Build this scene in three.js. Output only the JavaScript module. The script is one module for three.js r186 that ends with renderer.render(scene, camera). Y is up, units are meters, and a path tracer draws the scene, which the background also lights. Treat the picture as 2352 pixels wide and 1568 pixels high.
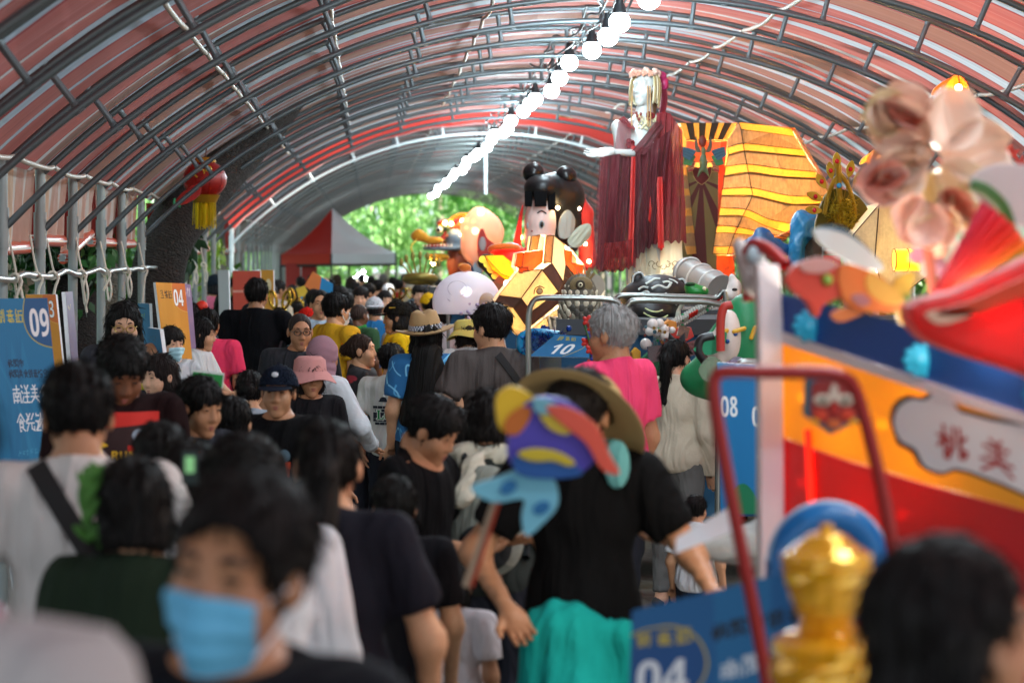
import * as THREE from 'three';
import { mergeGeometries } from 'three/addons/utils/BufferGeometryUtils.js';
import { ImprovedNoise } from 'three/addons/math/ImprovedNoise.js';
// ---------- camera, sky, sun, exposure ----------
const F = 5553, VX = 850, VY = 580, CY = 1.9;          // focal length and vanishing point of the tunnel on a 2352 x 1568 picture; eye height
const scene = new THREE.Scene();
const camera = new THREE.PerspectiveCamera(2 * Math.atan(988 / F) * 180 / Math.PI, 3004 / 1976, 0.3, 600);
camera.position.set(0, CY, 0);
camera.setViewOffset(3004, 1976, 652, 408, 2352, 1568);
camera.focus = 13.8; camera.userData.fStop = 2.4;
const renderer = new THREE.WebGLRenderer({ antialias: true });
renderer.toneMapping = THREE.LinearToneMapping; renderer.toneMappingExposure = 3.6;
renderer.shadowMap.enabled = true;
const SKYI = 0.4;
{
  const w = 256, h = 128, a = new Float32Array(w * h * 4);
  for (let j = 0; j < h; j++) for (let i = 0; i < w; i++) {
    const e = Math.max(0, ((j + 0.5) / h - 0.5) * 2), k = (j * w + i) * 4, m = Math.pow(e, 0.6);
    a[k] = SKYI * (0.95 - 0.3 * m); a[k + 1] = SKYI * (1.08 - 0.22 * m); a[k + 2] = SKYI * (1.18 - 0.02 * m); a[k + 3] = 1;
  }
  const t = new THREE.DataTexture(a, w, h, THREE.RGBAFormat, THREE.FloatType);
  t.mapping = THREE.EquirectangularReflectionMapping; t.magFilter = THREE.LinearFilter; t.needsUpdate = true;
  scene.background = t; scene.environment = t;
}
const sun = new THREE.DirectionalLight(new THREE.Color(1, 0.93, 0.84), 5);
sun.position.set(46, 23, -14); sun.target.position.set(0, 0, -25); sun.castShadow = true; sun.shadow.radius = 3;
Object.assign(sun.shadow.camera, { left: -50, right: 50, top: 50, bottom: -50, far: 150 });
sun.name = 'sun'; scene.add(sun, sun.target);

// ---------- helpers ----------
const V = (x, y, z) => new THREE.Vector3(x, y, z), R = (d) => d * Math.PI / 180;
let seed = 7; const srand = (s) => { seed = s; };
const rnd = (a = 0, b = 1) => { seed = (seed + 0x6d2b79f5) | 0; let t = Math.imul(seed ^ (seed >>> 15), 1 | seed); t = (t + Math.imul(t ^ (t >>> 7), 61 | t)) ^ t; return a + (b - a) * (((t ^ (t >>> 14)) >>> 0) / 4294967296); };
const N3 = new ImprovedNoise(), noise = (x, y, z) => N3.noise(x, y, z);
const at = (px, py, d) => V((px - VX) / F * d, CY - (py - VY) / F * d, -d);   // a direction of the photograph and a distance, to a place
const lin = (hex) => new THREE.Color(hex);
const used = {};
const numbered = (n) => { const k = used[n] = (used[n] ?? -1) + 1; return k ? n + '_' + String(k).padStart(3, '0') : n; };
function tag(o, label, category, group, kind) { if (label) o.userData.label = label; if (category) o.userData.category = category; if (group) o.userData.group = group; if (kind) o.userData.kind = kind; return o; }
function thing(name, label, category, p = [0, 0, 0], group) { const o = new THREE.Group(); o.name = numbered(name); o.position.set(...(p.isVector3 ? [p.x, p.y, p.z] : p)); scene.add(o); return tag(o, label, category, group); }
function part(name, g, m, parent = scene) { const o = new THREE.Mesh(g, m); o.name = parent === scene ? numbered(name) : name; o.castShadow = o.receiveShadow = true; parent.add(o); return o; }
const mats = {};
function M(c, o = {}) {
  const key = c + JSON.stringify(o, (k, v) => (v && v.isTexture ? v.uuid : v));
  if (!mats[key]) { const phys = o.specularIntensity !== undefined || o.transmission || o.clearcoat || o.sheen || o.thickness; mats[key] = new (phys ? THREE.MeshPhysicalMaterial : THREE.MeshStandardMaterial)({ color: lin(c), roughness: 0.7, side: THREE.DoubleSide, ...o }); }
  return mats[key];
}
const shell = (c, t = 0.6, o = {}) => M(c, { transmission: t, roughness: 0.95, ...o });   // a translucent sheet
const metal = (c, r = 0.35, o = {}) => M(c, { metalness: 1, roughness: r, ...o });
function canvasTex(w, h, draw, srgb = true) { const c = document.createElement('canvas'); c.width = w; c.height = h; const x = c.getContext('2d'); draw(x, w, h); const t = new THREE.CanvasTexture(c); if (srgb) t.colorSpace = THREE.SRGBColorSpace; t.wrapS = t.wrapT = THREE.RepeatWrapping; return t; }
function noiseTex(n, f, rx = 1, ry = 1) { const a = new Uint8Array(n * n * 4); for (let j = 0; j < n; j++) for (let i = 0; i < n; i++) { const v = Math.max(0, Math.min(255, 255 * f(i / n, j / n))), k = (j * n + i) * 4; a[k] = a[k + 1] = a[k + 2] = v; a[k + 3] = 255; } const t = new THREE.DataTexture(a, n, n); t.wrapS = t.wrapT = THREE.RepeatWrapping; t.magFilter = THREE.LinearFilter; t.repeat.set(rx, ry); t.needsUpdate = true; return t; }
const per = (u, v, fu, fv, s) => { const a = u * 6.2832, b = v * 6.2832; return noise(Math.cos(a) * fu, Math.sin(a) * fu + s, Math.cos(b) * fv) + 0.6 * noise(Math.sin(b) * fv, Math.cos(a) * fu * 1.7 + s, Math.sin(a) * fu * 1.7); };
const T = {
  folds: noiseTex(256, (u, v) => 0.5 + 0.35 * per(u, v, 1.6, 0.7, 3) + 0.15 * per(u, v, 4, 2, 9) + 0.02 * rnd(-1, 1), 1.6, 1.1),
  weave: noiseTex(128, (u, v) => 0.5 + 0.25 * Math.sin(u * 201.06) * Math.sin(v * 201.06) + rnd(-0.2, 0.2), 5, 5),
  strand: noiseTex(256, (u, v) => 0.5 + 0.5 * noise(u * 90, v * 3, 1) + 0.3 * noise(u * 31, v * 2, 7), 1, 1),
  bark: noiseTex(256, (u, v) => Math.pow(Math.abs(per(u, v, 5, 2, 1)), 0.6) * 0.9 + 0.15 * per(u, v, 14, 9, 4), 9, 4),
  grain: noiseTex(128, () => rnd(0.25, 0.75), 6, 6),
  skin: noiseTex(128, (u, v) => 0.9 + 0.09 * per(u, v, 3, 3, 6) + 0.05 * per(u, v, 8, 8, 2) + rnd(-0.05, 0.05), 7, 7),
  galv: noiseTex(128, (u, v) => 0.5 + 0.25 * per(u, v, 4, 4, 2) + rnd(-0.12, 0.12), 1, 2),
};
const join = (list) => mergeGeometries(list.map((g) => { g = g.index ? g.toNonIndexed() : g; for (const k of Object.keys(g.attributes)) if (!['position', 'normal', 'uv'].includes(k)) g.deleteAttribute(k); if (!g.attributes.uv) g.setAttribute('uv', new THREE.BufferAttribute(new Float32Array(g.attributes.position.count * 2), 2)); return g; }));
const tube = (pts, r, seg = 0, rad = 8, closed = false) => new THREE.TubeGeometry(new THREE.CatmullRomCurve3(pts.map((p) => (p.isVector3 ? p : V(...p))), closed, 'catmullrom', 0.5), seg || pts.length * 5, r, rad, closed);
function rod(a, b, ra, rb = ra, rad = 8) { const d = b.clone().sub(a), g = new THREE.CylinderGeometry(rb, ra, d.length(), rad, 1); g.applyQuaternion(new THREE.Quaternion().setFromUnitVectors(V(0, 1, 0), d.normalize())); const m = a.clone().add(b).multiplyScalar(0.5); return g.translate(m.x, m.y, m.z); }
const ball = (c, r, sx = 1, sy = 1, sz = 1, a = 14, b = 10) => new THREE.SphereGeometry(r, a, b).scale(sx, sy, sz).translate(c.x, c.y, c.z);
const box = (w, h, d, x = 0, y = 0, z = 0) => new THREE.BoxGeometry(w, h, d).translate(x, y, z);
// a flat piece with thickness: outline in metres on the x-y plane
function slab(pts, t = 0.02, bevel = 0, curve = 6) { const s = new THREE.Shape(pts.map((p) => new THREE.Vector2(p[0], p[1]))); return new THREE.ExtrudeGeometry(s, { depth: t, bevelEnabled: bevel > 0, bevelSize: bevel, bevelThickness: bevel, bevelSegments: 2, curveSegments: curve }); }
const oval = (cx, cy, rx, ry, n = 24, rot = 0) => Array.from({ length: n }, (_, i) => { const a = i / n * 6.2832, x = rx * Math.cos(a), y = ry * Math.sin(a); return [cx + x * Math.cos(rot) - y * Math.sin(rot), cy + x * Math.sin(rot) + y * Math.cos(rot)]; });
function smooth(pts, n = 5) { const c = new THREE.CatmullRomCurve3(pts.map((p) => V(p[0], p[1], 0)), true); return c.getPoints(pts.length * n).slice(0, -1).map((p) => [p.x, p.y]); }
// moves a finished thing from distance d to distance D along the same line and gives it the size it has there
const put = (t, a, d, D) => { t.position.copy(at(a[0], a[1], D)); t.scale.setScalar(D / d); };
// outline given as directions of the photograph, at distance d, as metres about the anchor (ax, ay)
const loc = (pts, d, ax, ay) => pts.map(([x, y]) => [(x - ax) / F * d, -(y - ay) / F * d]);

// ---------- distance fields and their surface ----------
const hyp = Math.hypot;
function sdE(p, x, y, z) { const dx = (x - p[0]), dy = (y - p[1]), dz = (z - p[2]), a = dx / p[3], b = dy / p[4], c = dz / p[5], k0 = hyp(a, b, c), k1 = hyp(a / p[3], b / p[4], c / p[5]); return k1 < 1e-9 ? -Math.min(p[3], p[4], p[5]) : k0 * (k0 - 1) / k1; }
function sdC(p, x, y, z) { const ax = p[0], ay = p[1], az = p[2], bx = p[3] - ax, by = p[4] - ay, bz = p[5] - az, px = x - ax, py = y - ay, pz = z - az; let h = (px * bx + py * by + pz * bz) / (bx * bx + by * by + bz * bz); h = h < 0 ? 0 : h > 1 ? 1 : h; return hyp(px - bx * h, py - by * h, pz - bz * h) - (p[6] + (p[7] - p[6]) * h); }
// 6 numbers: ellipsoid, 8 numbers: tapered capsule
const sd = (p, x, y, z) => (p.length === 6 ? sdE(p, x, y, z) : sdC(p, x, y, z));
const smin = (a, b, k) => { const h = Math.max(k - Math.abs(a - b), 0) / k; return Math.min(a, b) - h * h * k * 0.25; };
const smax = (a, b, k) => -smin(-a, -b, k);
const field = (prims, k) => (x, y, z) => { let d = sd(prims[0], x, y, z); for (let i = 1; i < prims.length; i++) d = smin(d, sd(prims[i], x, y, z), k); return d; };
function net(f, lo, hi, cell, uvOf) {
  const n = [0, 1, 2].map((i) => Math.ceil((hi[i] - lo[i]) / cell) + 1), [nx, ny, nz] = n, v = new Float32Array(nx * ny * nz);
  for (let k = 0, q = 0; k < nz; k++) for (let j = 0; j < ny; j++) for (let i = 0; i < nx; i++, q++) v[q] = f(lo[0] + i * cell, lo[1] + j * cell, lo[2] + k * cell);
  const id = new Int32Array(nx * ny * nz).fill(-1), pos = [], idx = [], sy = nx, sz = nx * ny, off = [0, 1, sy, sy + 1, sz, sz + 1, sz + sy, sz + sy + 1];
  const E = [[0, 1], [2, 3], [4, 5], [6, 7], [0, 2], [1, 3], [4, 6], [5, 7], [0, 4], [1, 5], [2, 6], [3, 7]];
  for (let k = 0; k < nz - 1; k++) for (let j = 0; j < ny - 1; j++) for (let i = 0; i < nx - 1; i++) {
    const q = i + j * sy + k * sz; let m = 0;
    for (let c = 0; c < 8; c++) if (v[q + off[c]] < 0) m |= 1 << c;
    if (m === 0 || m === 255) continue;
    let x = 0, y = 0, z = 0, t = 0;
    for (const [a, b] of E) if (((m >> a) & 1) !== ((m >> b) & 1)) { const va = v[q + off[a]], vb = v[q + off[b]], s = va / (va - vb), ia = a & 1, ja = (a >> 1) & 1, ka = a >> 2; x += ia + ((b & 1) - ia) * s; y += ja + (((b >> 1) & 1) - ja) * s; z += ka + ((b >> 2) - ka) * s; t++; }
    id[q] = pos.length / 3; pos.push(lo[0] + (i + x / t) * cell, lo[1] + (j + y / t) * cell, lo[2] + (k + z / t) * cell);
  }
  const quad = (a, b, c, d, flip) => { if (a < 0 || b < 0 || c < 0 || d < 0) return; flip ? idx.push(a, c, b, a, d, c) : idx.push(a, b, c, a, c, d); };
  for (let k = 1; k < nz - 1; k++) for (let j = 1; j < ny - 1; j++) for (let i = 1; i < nx - 1; i++) {
    const q = i + j * sy + k * sz, s = v[q] < 0;
    if (s !== v[q + 1] < 0) quad(id[q - sy - sz], id[q - sz], id[q], id[q - sy], !s);
    if (s !== v[q + sy] < 0) quad(id[q - 1 - sz], id[q - 1], id[q], id[q - sz], !s);
    if (s !== v[q + sz] < 0) quad(id[q - 1 - sy], id[q - sy], id[q], id[q - 1], !s);
  }
  const g = new THREE.BufferGeometry();
  g.setAttribute('position', new THREE.BufferAttribute(new Float32Array(pos), 3)); g.setIndex(idx); g.computeVertexNormals();
  const uv = new Float32Array(pos.length / 3 * 2);
  for (let i = 0; i < uv.length / 2; i++) { const [a, b] = uvOf ? uvOf(pos[i * 3], pos[i * 3 + 1], pos[i * 3 + 2]) : [pos[i * 3] + 0.7 * pos[i * 3 + 2], pos[i * 3 + 1]]; uv[i * 2] = a; uv[i * 2 + 1] = b; }
  g.setAttribute('uv', new THREE.BufferAttribute(uv, 2));
  return g;
}
const blob = (prims, k, cell, f2) => { const f = field(prims, k), lo = [1e9, 1e9, 1e9], hi = [-1e9, -1e9, -1e9]; for (const p of prims) for (let i = 0; i < 3; i++) { const a = p.length === 6 ? [p[i] - p[3 + i], p[i] + p[3 + i]] : [Math.min(p[i] - p[6], p[i + 3] - p[7]), Math.max(p[i] + p[6], p[i + 3] + p[7])]; lo[i] = Math.min(lo[i], a[0] - 2 * cell); hi[i] = Math.max(hi[i], a[1] + 2 * cell); } return net(f2 ? (x, y, z) => f2(f(x, y, z), x, y, z) : f, lo, hi, cell); };
const LK = 0.5;
// a bulb that lights what is around it: a glowing mesh and a light of its size inside
function lamp(parent, p, r, color, glow, power, name = 'bulb') { const b = part(name, new THREE.SphereGeometry(r, 16, 12).translate(p.x, p.y, p.z), M('#ffffff', { emissive: lin(color), emissiveIntensity: glow * 0.4, roughness: 0.4 }), parent); b.castShadow = false; const l = new THREE.PointLight(lin(color), power * LK); l.position.copy(p); l.shadow.radius = r * 50 * 0.9; l.castShadow = true; l.name = name + '_lamp'; parent.add(l); return b; }
// writing: characters as strokes on a 0..9 square, each stroke a run of digit pairs (x right, y down)
const GL = { 桃: '0333 2029 2306 2435 505539 3344 3746 70788896 9274 7597', 美: '3041 6051 1282 2474 0696 5256 5609 5699', 南: '1282 5054 1419 1494 9499 3546 7556 3676 2878 5659', 洋: '0011 0314 0926 4052 8062 3494 4686 2999 6369', 食: '5004 5094 4353 3474 3439 7477 3575 3777 3949 5799', 節: '2011 1141 3132 7061 6191 8182 1343 1349 4347 1545 1747 1949 6393 9397 9786 6369', 光: '5014 5004 1033 9063 0595 3509 6568 6899 9997', 號: '1011 1141 4111 0444 1454 1446 4619 6062 6393 5309 5565 7447 7678 5909 7989', 創: '2002 2052 1343 1315 1545 1649 4649 1949 4745 6066 8089 8978', 意: '5051 1181 3134 6154 0494 2626 2575 7577 2777 1899 3839 3969 8798', 組: '1003 0324 2405 2519 0717 4449 4494 9499 4969 4191 4149 5959 0999', 園: '0099 0090 9099 0900 2272 5024 2454 3547 4757 2858', 市: '5002 0292 5259 1417 1484 8487', 邀: '1011 1414 0999 3050 3343 5353 3646 6066 6696 7889', 請: '1010 0242 1343 1646 1919 4191 4363 3595 4649 8689 4686 6066 4878', 想: '0141 2026 2314 5095 5050 5191 5353 1719 3739 7979 5868', 棗: '1181 5055 2277 2422 0595 5659 2779 3868', 會: '5003 5093 2474 2646 7676 2646 3636 6666 2929 2989 8929', 協: '0343 1016 5191 7014 6949 9589 5557 7577', 桃2: '' };
function glyph(x, ch, px, py, w, h, lw) { const s = GL[ch]; x.lineWidth = lw; x.lineCap = 'square'; x.lineJoin = 'miter'; for (const st of (s ?? '').split(' ')) { x.beginPath(); for (let i = 0; i + 1 < st.length; i += 2) { const a = px + (+st[i] + 0.5) / 10 * w, b = py + (+st[i + 1] + 0.5) / 10 * h; i ? x.lineTo(a, b) : x.moveTo(a, b); } x.stroke(); } }
function faint(x, px, py, w, h, n) { x.lineWidth = Math.max(1, h / 9); for (let i = 0; i < n; i++) { const cx = px + i * w; for (let k = 0; k < 5; k++) { x.beginPath(); const a = cx + rnd(0.1, 0.4) * w, b = py + rnd(0.1, 0.9) * h; x.moveTo(a, b); rnd() < 0.6 ? x.lineTo(a + rnd(0.2, 0.5) * w, b) : x.lineTo(a + rnd(-0.1, 0.1) * w, b + rnd(0.2, 0.5) * h); x.stroke(); } } }
// ---------- ground ----------
{
  const tex = noiseTex(256, (u, v) => 0.72 + 0.12 * per(u, v, 3, 3, 5) + rnd(-0.14, 0.14), 60, 60);
  const g = new THREE.PlaneGeometry(300, 300, 1, 1).rotateX(-Math.PI / 2).translate(0, 0, -80);
  tag(part('ground', g, M('#6b655c', { map: tex, roughness: 0.95 })), null, null, null, 'structure');
}
// ---------- the two tunnel tents ----------
const TX = 1.55, HW = 3.35, PEAK = 3.7, EAVE = 2.36, SAG = PEAK - EAVE, RO = (HW * HW + SAG * SAG) / (2 * SAG), TCY = PEAK - RO, AM = Math.asin(HW / RO), GAP = 0.25, SP = 1.45;
const arc = (r, a, d) => V(TX + r * Math.sin(a), TCY + r * Math.cos(a), -d);
const arcPts = (r, a0, a1, n, d) => Array.from({ length: n + 1 }, (_, i) => arc(r, a0 + (a1 - a0) * i / n, d));
const steel = metal('#6c7578', 0.42, { metalness: 0.75, bumpMap: T.galv, bumpScale: 0.0006 }), dull = metal('#868d8b', 0.5, { metalness: 0.35, bumpMap: T.galv, bumpScale: 0.0008 }), pale = M('#b2aa9c', { roughness: 0.45 }), whiteTube = M('#d8e4e4', { roughness: 0.4 });
const RI = RO - GAP, AI = Math.asin(HW / RI);
const strutGeo = join([new THREE.CylinderGeometry(0.016, 0.016, GAP - 0.1, 8).scale(1, 1, 1), new THREE.CylinderGeometry(0.016, 0.03, 0.06, 8).scale(1, 1, 0.55).translate(0, -0.1, 0), new THREE.CylinderGeometry(0.027, 0.016, 0.055, 8).scale(1, 1, 0.6).translate(0, 0.1, 0)]);
function frameGeos(rt) { return { outer: tube(arcPts(RO - 0.03, -AM, AM, 24, 0), rt, 48, 10), inner: tube(arcPts(RI, -AI, AI, 24, 0), rt, 48, 10), post: join([new THREE.CylinderGeometry(0.029, 0.029, EAVE, 12).translate(0, EAVE / 2, 0), new THREE.CylinderGeometry(0.036, 0.036, 0.2, 12).translate(0, 2.02, 0)]) }; }
function tent(label, d0, n, ns, tubeM, strutM, postM, rt, skip) {
  const t = thing('tunnel_tent', label, 'tent', [0, 0, 0]), G = frameGeos(rt);
  for (let k = 0; k < n; k++) {
    const d = d0 + k * SP + (k ? 0.06 * Math.sin(k * 2.3) : 0), first = skip && k === 0, f = new THREE.Group(); f.name = 'arch_frame'; f.position.z = -d; t.add(f);
    const tm = first ? whiteTube : tubeM;
    part('outer_tube', G.outer, tm, f); part('inner_tube', G.inner, tm, f);
    for (const s of [-1, 1]) { const p = part('post', G.post, first ? whiteTube : postM, f); p.position.x = TX + s * HW; }
    for (let i = 0; i < ns; i++) { const a = AM * 0.94 * (2 * (i + 0.5) / ns - 1), s = part('strut', strutGeo, first ? whiteTube : strutM, f), c = arc(RO - 0.03 - GAP * 0.44, a, 0); s.position.copy(c); s.rotation.z = -a + 0.02 * Math.sin(i * 5 + k * 3); }
  }
  return t;
}
const tent1 = tent('long striped tunnel tent with steel arches overhead, nearer of the two', 13.2 - 7 * SP, 18, 11, steel, steel, dull, 0.0185);
const T1A = 0.2, T1B = 13.2 + 10 * SP + 2.7, T2A = 31.4, T2B = 31.4 + 22 * SP;
const tent2 = tent('second tunnel tent behind, with white front arch and red edge', T2A, 23, 11, dull, steel, dull, 0.0185, true);
function stripes(cols, seedN, len) {   // dyed stripes across the length of a cloth
  srand(seedN);
  return canvasTex(32, 2048, (x, w, h) => {
    let y = 0, i = 0;
    while (y < h) {
      const red = i % 2 === 0, wm = red ? rnd(0.26, 0.56) : rnd(0.07, 0.27), hh = wm / len * h;
      x.fillStyle = red ? cols[0][Math.floor(rnd(0, cols[0].length))] : cols[1][Math.floor(rnd(0, cols[1].length))]; x.fillRect(0, y, w, hh + 1);
      x.fillStyle = cols[2]; x.fillRect(0, y, w, 1.6);
      y += hh; i++;
    }
    for (let k = 0; k < 900; k++) { x.globalAlpha = 0.07; x.fillStyle = rnd() < 0.5 ? '#000' : '#fff'; x.fillRect(0, rnd(0, h), w, 1); } x.globalAlpha = 1;
  });
}
function canopy(t, dA, dB, tex, d0, trans, amp) {
  const nu = 56, nz = Math.round((dB - dA) * 9), pos = [], uv = [], idx = [];
  for (let j = 0; j <= nz; j++) for (let i = 0; i <= nu; i++) {
    const d = dA + (dB - dA) * j / nz, a = AM * 1.006 * (2 * i / nu - 1), ph = (((d - d0) / SP) % 1 + 1) % 1;
    const sag = amp * Math.sin(Math.PI * ph), wr = 0.016 * noise(d * 5.2, a * 2.2, 1.7) + 0.01 * noise(d * 12, a * 3, 6), p = arc(RO + 0.004 - sag + wr + 0.012, a, d);
    pos.push(p.x, p.y, p.z); uv.push(i / nu, (d - dA) / (dB - dA) + 0.0035 * noise(a * 3.2, d * 0.9, 3) + 0.0016 * noise(a * 9, d * 1.7, 8));
    if (i < nu && j < nz) { const q = j * (nu + 1) + i; idx.push(q, q + 1, q + nu + 1, q + 1, q + nu + 2, q + nu + 1); }
  }
  const g = new THREE.BufferGeometry(); g.setAttribute('position', new THREE.Float32BufferAttribute(pos, 3)); g.setAttribute('uv', new THREE.Float32BufferAttribute(uv, 2)); g.setIndex(idx); g.computeVertexNormals();
  part('canopy', g, new THREE.MeshPhysicalMaterial({ map: tex, roughness: 0.9, specularIntensity: 0.2, transmission: trans, side: THREE.DoubleSide, bumpMap: T.grain, bumpScale: 0.0004 }), t);
}
const tex1 = stripes([['#ac625a', '#a05850', '#94685a', '#a45a54', '#8a6658', '#b06a60'], ['#a8b2ba', '#9ca8b2', '#b4b4b2'], '#8c2320'], 21, T1B - T1A);
const tex2 = stripes([['#ac625a', '#a05850', '#94685a', '#a45a54', '#8a6658', '#b06a60'], ['#a8b2ba', '#9ca8b2', '#b4b4b2'], '#8c2320'], 5, T2B - T2A);
canopy(tent1, T1A, T1B, tex1, 13.2, 0.31, 0.035); canopy(tent2, T2A - 0.12, T2B, tex2, T2A, 0.3, 0.03);
// lengthwise rails: one light bowed bar in every bay
for (const [t, d0, n, m] of [[tent1, 13.2 - 7 * SP, 17, pale], [tent2, T2A, 22, pale]]) for (let k = 0; k < n; k++) for (const a of [-0.985, -0.7, -0.5, -0.2, 0.32, 0.72, 0.99]) {
  const d = d0 + k * SP, q = (e, o) => arc(RO - 0.045 + o, a * AM, d + e); part('purlin', tube([q(0.02, 0), q(0.4, -0.022 - 0.02 * (k % 2)), q(1.05, -0.026), q(SP - 0.02, 0)], 0.014, 10, 6), m, t);
}
// side valances with a pipe in the hem, one cloth per bay
const valTex = canvasTex(256, 64, (x, w, h) => { srand(3); let p = 0, i = 0; while (p < w) { const ww = i % 2 ? rnd(16, 34) : rnd(34, 70); x.fillStyle = i % 2 ? '#b8aca2' : ['#b08878', '#a67c6c', '#ba967c'][Math.floor(rnd(0, 3))]; x.fillRect(p, 0, ww + 1, h); p += ww; i++; } });
const hemTex = canvasTex(256, 16, (x, w, h) => { srand(3); let p = 0, i = 0; while (p < w) { const ww = i % 2 ? rnd(16, 34) : rnd(34, 70); x.fillStyle = i % 2 ? '#e8e6e0' : '#c8502f'; x.fillRect(p, 0, ww + 1, h); p += ww; i++; } });
const valM = new THREE.MeshPhysicalMaterial({ map: valTex, transmission: 0.38, roughness: 0.9, specularIntensity: 0.3, side: THREE.DoubleSide, bumpMap: T.folds, bumpScale: 0.01 }), hemM = M('#ffffff', { map: hemTex, roughness: 0.28 }), redIn = shell('#9c2418', 0.35);
for (const [t, d0, n] of [[tent1, 13.2 - 7 * SP, 17], [tent2, T2A, 22]]) for (let k = 0; k < n; k++) for (const s of [-1, 1]) {
  if (t === tent1 && k === 11 && s < 0) continue;
  srand(k * 7 + s + d0 | 0); const x0 = TX + s * (HW + 0.035), drop = 0.36 + rnd(-0.02, 0.05), dd = rnd(-0.03, 0.05), tilt = t === tent1 && k === 8 ? -0.16 : rnd(-0.02, 0.02), nu = 22, nv = 8, pos = [], uv = [], idx = [];
  for (let j = 0; j <= nv; j++) for (let i = 0; i <= nu; i++) { const u = i / nu, v = j / nv; pos.push(x0 + s * (0.03 * v + 0.022 * v * Math.sin(u * 25 + k) + 0.01 * Math.sin(u * 61)), EAVE - 0.01 - v * (drop + tilt * (u - 0.5)), -(d0 + k * SP + 0.05 + u * (SP - 0.1))); uv.push(u, v); if (i < nu && j < nv) { const q = j * (nu + 1) + i; idx.push(q, q + 1, q + nu + 1, q + 1, q + nu + 2, q + nu + 1); } }
  const g = new THREE.BufferGeometry(); g.setAttribute('position', new THREE.Float32BufferAttribute(pos, 3)); g.setAttribute('uv', new THREE.Float32BufferAttribute(uv, 2)); g.setIndex(idx); g.computeVertexNormals();
  const grp = new THREE.Group(); grp.name = 'valance'; t.add(grp); part('valance_cloth', g, valM, grp);
  const y = EAVE - 0.02 - drop, za = -(d0 + k * SP + 0.03), zb = za - SP + 0.08, xx = x0 + s * 0.03, hem = rod(V(xx, y + tilt / 2 - 0.02, za), V(xx, y - tilt / 2 - 0.02, zb), 0.036, 0.036, 12);
  part('hem', hem.rotateX(0), hemM, grp); part('hem_pipe', rod(V(xx, y + tilt / 2 - 0.02, za + 0.06), V(xx, y - tilt / 2 - 0.02, zb - 0.04), 0.02, 0.02, 10), dull, grp);
  part('cloth_edge', slab([[0, 0], [0.05, 0.02], [0.035, drop - 0.02], [-0.03, drop - 0.02]], 0.012).translate(xx - 0.01, y, za - 0.04), redIn, grp);
}
// white front arch: red cloth edge and the short plumb tube under its ridge
{
  const n = 40, pos = [], idx = [];
  for (let i = 0; i <= n; i++) { const a = AM * 1.02 * (2 * i / n - 1); for (const [r, z] of [[RO + 0.06, 0.12], [RO - 0.1, 0.16], [RO - 0.14, 0.05], [RO + 0.02, -0.3]]) { const p = arc(r + 0.012 * Math.sin(i * 1.7), a, T2A - z); pos.push(p.x, p.y, p.z); } if (i < n) for (let q = 0; q < 3; q++) { const b = i * 4 + q; idx.push(b, b + 1, b + 4, b + 1, b + 5, b + 4); } }
  const g = new THREE.BufferGeometry(); g.setAttribute('position', new THREE.Float32BufferAttribute(pos, 3)); g.setIndex(idx); g.computeVertexNormals();
  part('red_edge', g, shell('#ec4638', 0.45), tent2);
  part('plumb_tube', rod(V(1.5, 3.34, -T2A + 0.05), V(1.5, 2.66, -T2A + 0.05), 0.024, 0.024, 10), whiteTube, tent2);
  part('side_tube', tube([V(-1.8, 1.7, -T2A), V(-1.72, 1.62, -T2A - 0.5), V(-1.72, 1.62, -T2A - 6)], 0.02, 16), whiteTube, tent2);
}
// side rail on the left posts of the near tent, bent a little at every bay
part('side_rail', tube(Array.from({ length: 30 }, (_, i) => V(TX - HW + 0.05, 1.775 + 0.006 * Math.sin(i * 1.9) + (i % 4 === 2 ? 0.014 : 0), -(8 + i * 0.42))), 0.0165, 120, 8), metal('#b9bab6', 0.4), tent1);
// cables along the ridge
srand(31);
{ const gs = []; for (let c = 0; c < 4; c++) { const pts = []; for (let d = 8; d < 30; d += 0.48) pts.push(V(TX - 0.12 + c * 0.07 + rnd(-0.06, 0.06), 3.47 + rnd(-0.05, 0.07), -d)); gs.push(tube(pts, 0.009, 180, 5)); }
  tag(part('cable_bundle', join(gs), M('#17191b', { roughness: 0.5 })), 'bundle of dark cables running along the near tent ridge', 'cable'); }
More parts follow.
